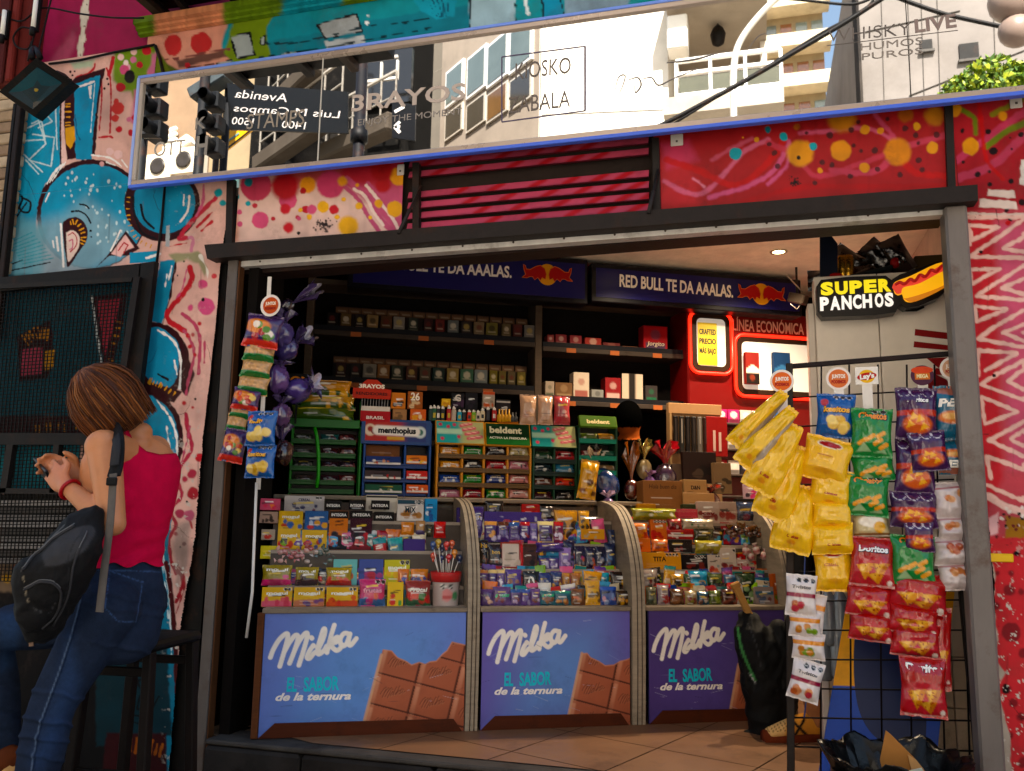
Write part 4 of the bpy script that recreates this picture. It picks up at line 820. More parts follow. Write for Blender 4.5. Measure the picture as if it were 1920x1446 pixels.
gr=GR('wood');gr.tube([A(q[0],8.2,GZ),A(q[0]+.05,8.2,1.6),A(q[0]-.02,8.2,q[2]-.2)],[.09,.07,.04],'4A3A2A',8)
for k in range(5):gr.tube([A(q[0],8.2,q[2]-1.1),A(q[0]+rnd.uniform(-.7,.7),8.2+rnd.uniform(-.4,.4),q[2]+rnd.uniform(-.1,.3))],[.04,.012],'4A3A2A',6)
gr.build('trunk',TR)
gr=GR('leaf')
for a_,b_,r_ in((1800,162,.22),(1835,148,.3),(1862,134,.3),(1890,150,.3),(1920,155,.34),(1950,160,.4),(1850,190,.5),(1900,200,.6)):leafball(gr,vp(a_,b_+8,8),r_,420,.045,['6E8A1E','8AA02A','4A6A18','A0A834'])
gr.build('crown',TR)
# shop interior shell
def cz(off):return Fr(C0+CN*off,CD)
g=G('plaster');W0=Fr(A(0,0,0),UX,UZ)
g.box(WF,-.85,3.65,2.47,2.62,-4.2,-.17,'F2E8DC');g.build('ceiling',kind='structure')
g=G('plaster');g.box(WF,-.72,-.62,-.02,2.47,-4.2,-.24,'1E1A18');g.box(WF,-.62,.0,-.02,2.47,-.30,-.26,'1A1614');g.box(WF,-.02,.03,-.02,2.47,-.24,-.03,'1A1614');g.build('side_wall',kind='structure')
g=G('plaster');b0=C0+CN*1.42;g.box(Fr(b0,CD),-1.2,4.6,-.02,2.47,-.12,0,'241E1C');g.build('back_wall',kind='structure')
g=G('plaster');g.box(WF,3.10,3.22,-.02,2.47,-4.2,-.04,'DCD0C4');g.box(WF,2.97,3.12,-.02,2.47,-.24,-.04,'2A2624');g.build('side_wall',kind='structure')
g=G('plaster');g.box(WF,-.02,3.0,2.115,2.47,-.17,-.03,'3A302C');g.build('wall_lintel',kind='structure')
g=G('tile');g.box(WF,-.62,3.3,-.06,-.012,-4,-.04,'7A6654','plaster')
ta=math.atan2(.664,.257);fu=A(math.cos(ta),math.sin(ta),0);tf=Fr(A(1.592,.008,0),fu,A(-fu[1],fu[0],0))
T_=.42
for i in range(-2,9):
 for j in range(-8,6):
  c_=tf((i+.5)*T_,(j+.5)*T_-.02)
  if-.7<c_[0]<3.3 and.30<c_[1]<3.6 or(c_[1]>-.2 and.2<c_[0]<3.2):
   hs=rnd.uniform(-.04,.05)
   V=tf(A(i*T_+.003,(i+1)*T_-.003,(i+1)*T_-.003,i*T_+.003),A(j*T_-.017,j*T_-.017,(j+1)*T_-.023,(j+1)*T_-.023),0.0)
   q=[v_ for v_ in V]
   out=[]
   for k in range(4):
    a_,b_=q[k],q[(k+1)%4]
    if a_[1]>=.012:out.append(a_)
    if(a_[1]>=.012)!=(b_[1]>=.012):t=(.012-a_[1])/(b_[1]-a_[1]);out.append(a_+(b_-a_)*t)
   if len(out)>2:g.add(np.array(out),[list(range(len(out)))],H('8E6A50')*(1+hs))
g.build('floor',kind='structure')
for a_,b_,e_ in((1460,472,46.0),(1228,452,30.0)):
 q=unp(a_,b_,HOR(2.468));fr=Fr(q,UX,UY)
 D=thing('downlight',q,'lit recessed ceiling spotlight '+('nearer the hot dog sign' if a_>1300 else 'nearer the middle of the shop ceiling'),'ceiling light','ceiling spotlights')
 g=G('frame_metal');g.lathe(Fr(q,UX,A(0,1,0)),[(.0,0)],'FFFFFF')if 0 else None
 g.lathe(Fr(q+UZ*0,UX,UZ),[(.034,-.004),(.05,-.005),(.05,.0),(.034,.0)],'D8D0C6',20);g.build('rim',D)
 g=G('lit_lamp');g.lathe(Fr(q,UX,UZ),[(0,-.0025),(.034,-.0025)],'FFD9A0',20);g.build('bulb',D)
 l=bpy.data.lights.new('spot','SPOT');o=bpy.data.objects.new('spot_light',l);COL.objects.link(o);o.parent=D;o.location=(0,0,-.02)
 l.energy=e_;l.color=(1,.78,.52);l.spot_size=math.radians(135);l.spot_blend=.9;l.shadow_soft_size=.03
# display counters
def strokes_milka():
 Z_=lambda l:[(460+x/4.3636,1120+y/4.3636)for x,y in l]
 S=[Z_(l)for l in([(205,492),(228,430),(275,350),(330,300),(348,318),(325,420),(282,565)],[(322,440),(360,372),(408,312),(432,330),(405,430),(362,540)],[(405,430),(440,360),(490,296),(508,312),(478,430),(438,556)],[(555,395),(525,440),(505,490),(525,500),(560,460),(600,430)],[(560,400),(556,396)],[(540,330),(545,336)],[(590,440),(640,330),(652,270),(640,262),(620,320),(590,430),(600,465),(640,440),(665,400)],[(728,228),(700,320),(668,452)],[(676,420),(735,335),(762,332),(752,362),(700,388),(738,432),(768,426),(795,390)],[(848,300),(808,296),(776,345),(790,398),(828,380),(856,300),(842,370),(862,392),(908,338)])]
 return S
MK=strokes_milka()
ad,az=ctrdz(*np.array([(505,1200),(913,1200),(1222,1200)]).T)
SHIFT=[0,float(ad[1]-ad[0]),float(ad[2]-ad[0])]
def milk_panel(d0,d1,k,blue):
 st=.0028;xs=np.arange(d0,d1,st);zs=np.arange(.497,.0,-st);X,Zz=np.meshgrid(xs,zs);p=P(X,Zz,blue)
 c_=(d0+d1)/2
 p.poly([(d0+.10,.0),(d1-.05,.0),(d1-.14,.45),(d0+.2,.45)],'6C9CDA' if k<2 else '6656A2',.35,.75)
 lum=lambda l:np.array([ctrdz(x,y)for x,y in l])+A(SHIFT[k],0)
 o_=lum([(460+1075/4.3636,1120+620/4.3636)])[0];e1=lum([(460+1397/4.3636,1120+705/4.3636)])[0]-o_;e2=lum([(460+1010/4.3636,1120+870/4.3636)])[0]-o_
 if k:
  o_=np.array([ctrdz(*((860+742/3.31,1120+455/3.31)if k==1 else(860+1718/3.31,1120+520/3.31)))])[0]
 Zc=lambda l:[o_+e1*u_+e2*v_ for u_,v_ in l]
 outl=[(0,-.78),(.10,-.80),(.22,-.82),(.33,-.72),(.40,-.66),(.62,-.62),(.78,-.55),(.95,-.70),(1.1,-.68),(1.2,-.80),(1.35,-.88),(1.46,-1.15),(1.55,-1.3),(1.62,-1.62),(2.4,-1.66),(2.6,3.2),(0,3.2)]
 if k:outl=[(0,-.60),(.14,-.66),(.25,-.55),(.5,-.5),(.68,-.42),(.9,-.52),(1.05,-.7),(1.2,-.8),(1.4,-1.0),(1.5,-1.3),(2.4,-1.5),(2.6,3.2),(0,3.2)]
 M=np.linalg.inv(np.array([e1,e2]).T);uv=(np.stack([p.x,p.y],-1)-o_)@M.T;u,v=uv[:,0],uv[:,1]
 fu,fv=u%1,v%1;base=np.tile(H('B0644A'),(len(u),1))*(1.0+.10*np.sin(u*1.3+v))[:,None]
 def bl(m,c,a=1):
  t=np.clip(m,0,1)[:,None]*a;base[:]=base*(1-t)+H(c)*t
 bl((fu-.93)/.03,'4A1E16',.9);bl((fv-.93)/.03,'54241A',.9);bl(np.clip((.08-np.abs(fu-.07))/.05,0,1)*np.clip(1.2-fv,0,1),'D89A7C',.8);bl((.06-np.abs(fv-.05))/.04,'B86A50',.7);bl(np.clip((fu-.5),0,1)*.6,'A05A44',.4)
 pc=P(p.x,p.y,'FFFFFF');pc.c=base
 L0=(np.array([np.array(ctrdz(x,y))for l in MK for x,y in l])).min(0);L1=(np.array([np.array(ctrdz(x,y))for l in MK for x,y in l])).max(0)
 for i in range(0,3):
  for j in range(-2,3):
   for l in MK:
    q=np.array([ctrdz(x,y)for x,y in l]);q=(q-L0)/(L1-L0)
    w_=[o_+e1*(i+.22+.56*a_)+e2*(j+.66-.42*b_-.10*(a_-.5))for a_,b_ in q]
    pc.line(w_,.0055,'7E3C2A',.003,.75);pc.line([q_+A(.002,-.0025)for q_ in w_],.003,'C88466',.003,.6)
 m=P(p.x,p.y,(0,0,0));m.poly(Zc(outl),(1,1,1),.004);t=m.c[:,:1];hl=P(p.x,p.y,(0,0,0));hl.line(Zc(outl[:-2]),.009,(1,1,1),.004)
 p.c=p.c*(1-t)+pc.c*t;t2=hl.c[:,:1]*.75;p.c=p.c*(1-t2*t)+H('D99A78')*t2*t
 q0=Zc([(0,-.6),(0,3.2)]);p.line(q0,.012,'D8A884',.006,.9)
 for l in MK:
  q=np.array([ctrdz(x,y)for x,y in smooth(l,6)])+A(SHIFT[k],0);p.line(q,.0195,'F6EEE6',.003)
 for j in range(26):
  x,z=rnd.uniform(d0,d1),rnd.uniform(.05,.48)**1.0*rnd.uniform(.3,1);a=rnd.uniform(-.5,.5);L=rnd.uniform(.01,.07);p.line([(x,z),(x+L*math.cos(a),z+L*math.sin(a))],rnd.uniform(.0012,.0025),rnd.choice(['A8B4D8','1E2448','C8C8D8']),.0015,.45)
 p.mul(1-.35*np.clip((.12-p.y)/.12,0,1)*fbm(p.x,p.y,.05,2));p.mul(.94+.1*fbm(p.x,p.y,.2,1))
 return X,Zz,p
cases=[]
for k,(d0,d1,blue,lab)in enumerate(((.0,.868,'7288D4','curved glass candy counter nearest the left post, full of gummy boxes'),(.925,1.625,'7468BC','middle curved glass candy counter packed with purple chocolate bars'),(1.70,2.40,'5C4890','curved glass candy counter behind the black backpack, with biscuits and bars'))):
 D=thing('display_counter',ctrp((d0+d1)/2,0,.25),lab,'counter','candy display counters');cases.append(D)
 X,Zz,p=milk_panel(d0+.012,d1-.004,k,blue)
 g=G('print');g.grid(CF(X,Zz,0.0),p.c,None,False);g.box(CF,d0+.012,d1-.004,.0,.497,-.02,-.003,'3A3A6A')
 fr=Fr(ctrp(0,0,0),CD)
 def tx(t,p0,p1,h,c_,bold,sh):
  q0=A(*ctrdz(*p0))+A(SHIFT[k],0);q1=A(*ctrdz(*p1))+A(SHIFT[k],0);f2=Fr(ctrp(q0[0],q0[1]),CD*(q1[0]-q0[0])+UZ*(q1[1]-q0[1]));g.text(t,f2,0,0,h,c_,wd=np.linalg.norm(q1-q0),al='L',bold=bold,shear=sh,z=.0012)
 tx('EL',(537,1296),(556,1296),.056,'3CC4D8',.035,0);tx('SABOR',(569,1296),(636,1293),.056,'3CC4D8',.035,0);tx('de la ternura',(516,1314),(658,1311),.031,'F4EEE8',.035,.3)
 g.build('printed_panel',D,label='blue chocolate advert reading Milka EL SABOR de la ternura')
 g=G('wood');g.prism([CF(x,z,.006)for x,z in((d0+.012,.0),(d1-.012,.0),(d1-.05,.052),(d0+.075,.058))],CN*.005,'5E2C18');g.build('base_trim',D)
 g=G('wood');g.box(CF,d0,d1,.497,.517,-.05,.008,'8E8070',bev=.003)
 if k==0:g.box(CF,-.018,.010,-.0,.50,-.02,.012,'6E4026',bev=.003)
 g.build('front_rail',D)
 g=G('card')
 ST_=((-.004,.105,.518),(.105,.175,.600),(.175,.245,.752),(.245,.50,.885))if k==0 else((-.004,.09,.518),(.09,.145,.585),(.145,.205,.675),(.205,.26,.79),(.26,.50,.90))
 for i_,(a_,b_,z_)in enumerate(ST_):
  nz_=ST_[i_+1][2]if i_+1<len(ST_)else.985
  g.box(CF,d0+.01,d1-.002,z_-.014,z_,-b_,-a_-(.03 if a_<0 else 0),'A89A8C');g.box(CF,d0+.01,d1-.002,z_,nz_-.0145,-b_-.004,-b_,'5E544C')
 g.box(CF,d0+.01,d1-.002,.0,.5,-.5,-.46,'3A3430');g.build('stepped_shelf',D)
 g=G('wood');g.box(CF,d0-.01,d1,.985,1.005,-.78,-.50,'9A8C7C',bev=.003);g.box(CF,d0-.01,d1+.03,.0,.985,-.78,-.76,'5A4A3E');g.build('top_board',D)
 pr=[(-.004,.0),(-.012,.25),(-.012,.50),(-.004,.62),(.02,.72),(.07,.82),(.15,.91),(.26,.972),(.42,1.0),(.50,1.004)]
 e0,e1_=(d1,.922)if k==0 else(d1+.004,1.692)if k==1 else(d1,d1+.05)
 g=G('wood');sp=smooth(pr,4);ins=[(o-.0+.030,z-.008*(z>.8))for o,z in sp]
 poly=[ctrp(e0,z,o)for o,z in sp]+[ctrp(e0,z,o)for o,z in((.50,0),)]
 g.prism(poly,CD*(e1_-e0),'978A7A',None,sidecol='A89A88')
 for t in(.38,.72):
  d_=e0+(e1_-e0)*t;g.tube([ctrp(d_,z,o-.002)for o,z in sp],.0022,'5A4E44',5)
 g.build('side_panel',D)
 g=G('case_glass');rr=[[ctrp(d,z,o+.004)for d in np.linspace(d0+.012,d1-.003,3)]for o,z in smooth(pr[2:9],4)];g.grid(np.array(rr),'FFFFFF');g.build('curved_glass',D)
# back shelf unit, sign boxes, lit cabinet
OB=1.18
BU=thing('shelf_unit',ctrp(.9,.9,OB+.1),'tall dark shelf unit of cigarette packs behind the counter','shelf')
bf=cz(OB)
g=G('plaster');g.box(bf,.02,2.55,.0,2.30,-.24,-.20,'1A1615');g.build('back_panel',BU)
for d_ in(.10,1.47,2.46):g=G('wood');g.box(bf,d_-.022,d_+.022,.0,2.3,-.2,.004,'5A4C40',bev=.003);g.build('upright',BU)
def shelf(d0,d1,z,nm='shelf_board'):
 g=G('wood');g.box(bf,d0,d1,z-.03,z,-.2,.012,'463C36',bev=.003);g.box(bf,d0,d1,z,z+.03,.0,.008,'101420');s=g.build(nm,BU)
 for k in range(3):
  x_=d0+(d1-d0)*(.16+.3*k);g2=G('card');g2.box(bf,x_,x_+.06,z-.032,z-.004,.0135,.0155,'A8603A');g2.build('price_tag',s)
shelf(.125,1.445,1.975);shelf(.125,1.445,1.675);shelf(1.495,2.435,1.955);shelf(1.495,2.435,1.625);shelf(.125,1.445,1.35)
g=G('wood');g.box(bf,.08,2.5,2.25,2.28,-.2,.006,'6A5C50');g.build('shelf_board',BU)
cigs={0:[(45,125,'2A1A16'),(150,235,'8A6A3E'),(260,330,'3A2A28'),(350,440,'B89868'),(450,540,'7A5030'),(550,640,'B0A8A0'),(665,740,'4A5248'),(780,850,'5A2A2A'),(870,940,'9A3A36'),(960,1045,'8A9090'),(1060,1145,'4A3A3A'),(1160,1240,'A89070'),(1250,1340,'9A8E4A'),(1375,1440,'8E7A58'),(1455,1525,'7A3A36'),(1540,1620,'9A9490')],1:[(130,210,'4A1E20'),(240,320,'2E2422'),(335,440,'A8A094'),(445,540,'A8703E'),(550,640,'3E4A3C'),(660,745,'6A3A2A'),(760,845,'6E5E48'),(860,950,'2E4A44'),(965,1055,'B89A5A'),(1065,1165,'5A8A6E'),(1170,1270,'9AA2A4'),(1285,1345,'9A8A3A'),(1355,1410,'8A7A40'),(1420,1480,'7A6A4A'),(1490,1555,'8E7E3E')]}
cn={'2A1A16':'near black','8A6A3E':'tan','3A2A28':'dark brown','B89868':'cream','7A5030':'brown','B0A8A0':'white','4A5248':'grey green','5A2A2A':'dark red','9A3A36':'red and white','8A9090':'silver grey','4A3A3A':'plum brown','A89070':'beige','9A8E4A':'olive yellow','8E7A58':'khaki','7A3A36':'maroon','9A9490':'pale grey','4A1E20':'dark maroon','2E2422':'black','A8A094':'off white','A8703E':'orange brown','3E4A3C':'dark green','6A3A2A':'reddish brown','6E5E48':'drab brown','2E4A44':'dark teal','B89A5A':'golden','5A8A6E':'sea green','9AA2A4':'silver white','9A8A3A':'mustard','8A7A40':'dull gold','7A6A4A':'bronze','8E7E3E':'yellow brown'}
for r_,rows in cigs.items():
 for x0,x1,c_ in rows:
  cl_=H(c_)*.55  # pack colours darkened to imitate the dim light on the shelves
  a_=600+x0/4;b_=600+x1/4;d0,_=ctrdz(a_,620,OB-.02);d1,_=ctrdz(b_,620,OB-.02);z0=(1.975,1.675)[r_]+.001;h_=.115 if r_ else.11
  g=G('card');f_=bf.at((d0+d1)/2,z0,.0).yaw(rnd.uniform(-6,6));w_=float(d1-d0)/2*.94
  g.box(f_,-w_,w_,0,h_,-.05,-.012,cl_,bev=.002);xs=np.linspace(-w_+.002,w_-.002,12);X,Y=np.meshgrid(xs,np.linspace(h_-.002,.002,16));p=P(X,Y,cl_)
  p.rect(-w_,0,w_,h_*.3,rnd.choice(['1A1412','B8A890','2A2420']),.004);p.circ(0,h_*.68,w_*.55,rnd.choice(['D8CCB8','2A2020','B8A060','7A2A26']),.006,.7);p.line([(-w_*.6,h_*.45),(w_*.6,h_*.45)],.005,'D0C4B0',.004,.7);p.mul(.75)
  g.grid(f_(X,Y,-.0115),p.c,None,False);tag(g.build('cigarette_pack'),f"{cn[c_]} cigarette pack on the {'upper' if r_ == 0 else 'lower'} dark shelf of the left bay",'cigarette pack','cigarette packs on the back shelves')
rb=[(1715,1760,580,700,'B8A8A0','white and red carton'),(1765,1840,620,700,'7A2028','low dark red carton'),(1845,1930,610,700,'8E2A30','low crimson carton')]
def zb(x0,y0,x1,y1,S=3.5556,ox=1000,oy=460):return ox+x0/S,oy+y0/S,ox+x1/S,oy+y1/S
for b_,c_,c2,t_,dsc in(((95,565,145,650),'8A3A3A','C8B8B0','','narrow red pack'),((150,560,230,650),'7A2028','C0A8A0','','dark red pack with pale band'),((245,560,330,650),'84242C','B89890','','crimson pack with three pale marks'),((345,580,460,660),'9A3028','C8B0A0','','squat red box'),((465,610,585,665),'6A2A2A','8A5A50','','flat maroon box'),((595,630,705,668),'8A5A40','A88A70','','flat tan box'),((735,475,900,665),'A82028','2A4A6A','Jorgito','large red carton with blue flap'),((85,805,150,930),'A89888','4A5A40','','cream box at the end of the shelf'),((150,815,270,935),'7A5A3E','A88A6A','','brown cardboard box'),((270,740,380,935),'C8B8A8','A02A28','','tall white carton with red base'),((390,850,475,935),'8A8A88','3A3A3A','','small grey pack'),((480,770,590,940),'8E2024','C8B0A8','','deep red carton with pale squares'),((590,740,735,945),'2A2420','B8A898','','two pale cartons beside a black gap'),((745,800,830,930),'3A3434','1E6A4A','','dark pack with green spot')):
 q=zb(*b_);zt=1.956 if b_[1]<700 else 1.626
 d0,_=ctrdz(q[0],600,OB);d1,_=ctrdz(q[2],600,OB);h_=(q[3]-q[1])*mpp(ctrp(2,1.8,OB));w_=float(d1-d0);f_=bf.at(float(d0),zt,0)
 g=G('card');g.box(f_,.003,w_-.003,0,h_,-.10,-.012,c_,bev=.002);X,Y=np.meshgrid(np.linspace(.004,w_-.004,18),np.linspace(h_-.002,.002,18));p=P(X,Y,c_)
 if 'two pale' in dsc:p.rect(0,0,w_*.32,h_,'C0B0A0',.004);p.rect(w_*.64,0,w_,h_,'C0B0A0',.004)
 else:p.rect(w_*.12,h_*.12,w_*.88,h_*.4,c2,.006,.8);p.circ(w_/2,h_*.68,w_*.2,c2,.008,.5)
 g.grid(f_(X,Y,-.0115),p.c,None,False)
 if t_:g.text(t_,f_,w_/2,h_*.28,h_*.16,'E8D8C0',wd=w_*.7,z=-.010,shear=.2)
 tag(g.build('carton'),dsc+' on the right bay of the back shelves','carton','cartons on the right bay of the back shelves')
OS=.95
def bull(g,c,s,pl_z,f):
 for m in(1,-1):
  pts=[(-218,-43),(-188,-13),(-203,27),(-208,72),(-193,62),(-183,32),(-148,32),(-100,62),(-62,74),(-24,48),(-10,0),(-18,-44),(-46,-30),(-60,-56),(-84,-34),(-110,-54),(-128,-30),(-150,-30),(-176,-42)]
  g.prism([f(c[0]+m*x*s,c[1]+y*s,pl_z)for x,y in pts],-f.n*.002,'B82418');
  g.tube([f(c[0]+m*x*s,c[1]+y*s,pl_z+.001)for x,y in pts+pts[:1]],.0022,'E07A28',5)
for(d0,d1,zt,zbt,t0,t1,hp,lc,lab)in((.30,1.715,2.455,2.18,(703,502),(959,521),23,(1026,515.5),'dark blue ceiling sign box partly hidden behind the shutter beam'),(1.735,3.13,2.44,2.20,(1161,537),(1374,558),24,(1427,552),'dark blue ceiling sign box fully in view beside the lit red cabinet')):
 S_=thing('sign_box',ctrp((d0+d1)/2,zbt,OS),lab,'sign','dark blue sign boxes under the ceiling');sf_=cz(OS)
 g=G('plastic');g.box(sf_,d0,d1,zbt,zt,-.12,0,'10101E',bev=.006);g.build('casing',S_)
 g=G('print');g.box(sf_,d0+.03,d1-.02,zbt+.03,zt-.03,0,.003,'242270')
 q0=A(*ctrdz(*t0,OS));q1=A(*ctrdz(*t1,OS));f2=Fr(ctrp(q0[0],q0[1],OS),CD*(q1[0]-q0[0])+UZ*(q1[1]-q0[1]));hm=hp*mpp(f2.o)
 g.text('RED BULL TE DA AAALAS.',f2,0,0,hm,'F4EEEA',wd=np.linalg.norm(q1-q0),al='L',bold=.03,z=.0045)
 c_=A(*ctrdz(*lc,OS));s_=.9*mpp(f2.o)*.26
 g.ball(sf_(c_[0],c_[1],.004),(.001,)*3,'E0A018');g.prism([sf_(c_[0]+85*s_*math.cos(t),c_[1]+92*s_*math.sin(t),.0045)for t in np.linspace(0,2*math.pi,28,endpoint=False)],CN*.001,'E3A41A');bull(g,c_,s_,.0075,sf_);g.build('sign_face',S_)
LC=thing('lit_cabinet',ctrp(2.7,.9,1.1),'red display cabinet outlined by glowing red tubes','cabinet');oc=1.10;lf=cz(oc)
def cdz(px,py,o=oc):return A(*ctrdz(px,py,o))
a_,b_=cdz(1288,585),cdz(1540,780)
g=G('plastic');g.box(lf,a_[0],b_[0]+.3,.9,a_[1]+.03,-.3,-.0,'7A1410',bev=.01);g.build('body',LC)
def rrect(x0,y0,x1,y1,r,n=5):
 o=[]
 for cx_,cy_,s_ in((x1-r,y1-r,0),(x0+r,y1-r,90),(x0+r,y0+r,180),(x1-r,y0+r,270)):
  for k in range(n+1):t=math.radians(s_+90*k/n);o.append((cx_+r*math.cos(t),cy_+r*math.sin(t)))
 return o
for(p0,p1,inner)in(((1302,598),(1357,690),'BFA828'),((1386,642),(1530,738),'C9C4BC')):
 q0,q1=cdz(*p0),cdz(*p1);x0,x1,y0,y1=q0[0],q1[0],q1[1],q0[1]
 g=G('plastic');o_=rrect(x0-.03,y0-.03,x1+.03,y1+.03,.05);g.prism([lf(x,y,.03)for x,y in o_],CN*.03,'3A2418');w_=g.build('window_frame',LC)
 g=G('lit_case');g.prism([lf(x,y,.033)for x,y in rrect(x0,y0,x1,y1,.03)],CN*.003,'D8D4CC')
 if inner=='BFA828':
  g.box(lf,x0+.005,x1-.06,y0+.005,y1-.03,.034,.038,'D8B818')
  for t,yy in(('CRAFTED',.66),('PRECIO',.46),('MÁS BAJO',.26)):g.text(t,lf,(x0+x1-.055)/2,y0+(y1-y0)*yy,.034,'14100A',wd=(x1-x0)*.58,bold=.03,z=.0395)
 g.build('window',w_)
 g=G('lit_tube');r_=rrect(x0-.045,y0-.045,x1+.045,y1+.045,.06);r_=r_+r_[:1];g.tube([lf(x,y,.03)for x,y in r_],.011,'FF3A22',8);g.build('neon_tube',LC)
q0,q1=cdz(1374,619),cdz(1507,630);g=G('card');f2=Fr(ctrp(q0[0],q0[1],oc),CD);g.text('LÍNEA ECONÓMICA',f2,0,0,.075,'D8B8A8',wd=(q1[0]-q0[0]),al='L',bold=.02,z=.004);g.box(lf,q0[0],q1[0]-.1,q0[1]+.10,q0[1]+.104,0,.003,'B89088');g.build('heading',LC)
for px0,px1,c1,c2,ds in((1387,1414,'8A2A24','D8CCC0','red and white'),(1439,1472,'1E3E6A','3A6A9A','blue')):
 q0,q1=cdz(px0,664),cdz(px1,724);g=G('card');f2=lf.at(q0[0],q1[1],.045);w_,h_=q1[0]-q0[0],q0[1]-q1[1];g.box(f2,0,w_,0,h_,0,.03,c1,bev=.003);X,Y=np.meshgrid(np.linspace(.002,w_-.002,14),np.linspace(h_-.002,.002,20));p=P(X,Y,c1)
 p.poly([(0,h_*.45),(w_/2,h_*.62),(w_,h_*.45),(w_,h_*.36),(0,h_*.36)],c2,.004);p.rect(0,0,w_,h_*.36,'241A18',.004);p.circ(w_*.45,h_*.2,w_*.2,'8A3A2A',.006,.8);g.grid(f2(X,Y,.0305),p.c,None,False);tag(g.build('cigarette_pack'),ds+' cigarette pack in the lit window of the red cabinet','cigarette pack','packs shown in the lit cabinet')
SH2=thing('pack_rack',ctrp(2.75,.9,1.0),'wire rack of pink and white packs below the lit cabinet','rack');o2=.98;pf=cz(o2)
for yy in(790,838,885,925):
 q0,q1=cdz(1300,yy,o2),cdz(1450,yy+6,o2);g=G('raw_metal');g.box(pf,q0[0],q1[0]+.2,q1[1]-.012,q1[1],-.16,.0,'5A4E4A',bev=.002);g.build('shelf',SH2)
g=G('card');q0,q1=cdz(1300,760,o2),cdz(1450,960,o2);g.box(pf,q0[0],q1[0]+.2,.9,q0[1]+.03,-.2,-.16,'2A2224');g.build('back_panel',SH2)
pk_n=0;nm_c={'D83A7A':'pink','C8C0BC':'pale grey','4A7AB0':'blue','B8303A':'red','D8D0CC':'white','2A3040':'navy'}
for row,yy,cols in((0,790,['D83A7A','D83A7A','D83A7A','D83A7A','C8C0BC','C8C0BC','4A7AB0','4A7AB0']),(1,838,['D8D0CC','B8303A','D8D0CC','C8C0BC','B8303A','D8D0CC','2A3040','C8C0BC']),(2,885,['B8303A','D8D0CC','B8303A','D8D0CC','2A3040','B8303A','D8D0CC','2A3040'])):
 q0,q1=cdz(1300,yy,o2),cdz(1450,yy+6,o2)
 for k,c_ in enumerate(cols):
  x0=q0[0]+(q1[0]-q0[0]+.12)*k/8;w_=(q1[0]-q0[0]+.12)/8*.92;f2=pf.at(x0,q1[1],-.03);h_=.085;g=G('card');g.box(f2,0,w_,0,h_,-.03,0,c_,bev=.002)
  X,Y=np.meshgrid(np.linspace(.001,w_-.001,9),np.linspace(h_-.001,.001,12));p=P(X,Y,c_);p.circ(w_/2,h_*.62,w_*.3,'E8E0DC',.004,.85);p.rect(0,0,w_,h_*.3,'3A2A2A',.004,.8);g.grid(f2(X,Y,.0006),p.c,None,False)
  tag(g.build('cigarette_pack'),f"{nm_c[c_]} pack on the {('top', 'middle', 'bottom')[row]} shelf of the wire rack under the lit cabinet",'cigarette pack',f"{nm_c[c_]} packs on the {('top', 'middle', 'bottom')[row]} wire shelf")
q=unp(1495,560,CTR(.80));SCM=thing('security_camera',q,'small grey security camera hanging from the ceiling by the white wall','camera')
g=G('plastic');f2=Fr(q,A(.8,-.5,0)).rot(-20);g.box(f2,-.05,.06,-.03,.03,-.03,.03,'4A4038',bev=.006);g.build('body',SCM)
g=G('frame_metal');g.tube([unp(1474,515,CTR(.78)),unp(1505,548,CTR(.78))],.004,'C0B8B0',6);g.tube([unp(1482,570,CTR(.78)),unp(1494,580,CTR(.78)),unp(1508,562,CTR(.78))],.003,'C0B8B0',6);g.tube([q,A(q[0],q[1],2.468)],.008,'2A2624',6);g.build('bracket',SCM)
for r_ in(0,1):
 for k in range(15):
  d0,_=ctrdz(640+24.5*k,620,OB);c_=('3A2A22','2E2620')[r_];f_=bf.at(float(d0),(1.975,1.675)[r_]+.0005,0);h_=.165;g=G('card');g.box(f_,-.038,.038,0,h_,-.16,-.075,c_,bev=.002);X,Y=np.meshgrid(np.linspace(-.036,.036,10),np.linspace(h_-.002,.002,20));p=P(X,Y,c_);p.rect(-.04,h_*.76,.04,h_*.94,'6A4A34',.004);p.line([(-.02,h_*.85),(.02,h_*.85)],.008,'8A7A68',.004);g.grid(f_(X,Y,-.0742),p.c,None,False)
  tag(g.build('carton'),f"dark brown carton standing behind the front packs on the {('upper', 'lower')[r_]} shelf of the left bay",'carton',f"dark cartons behind the packs, {('upper', 'lower')[r_]} shelf")
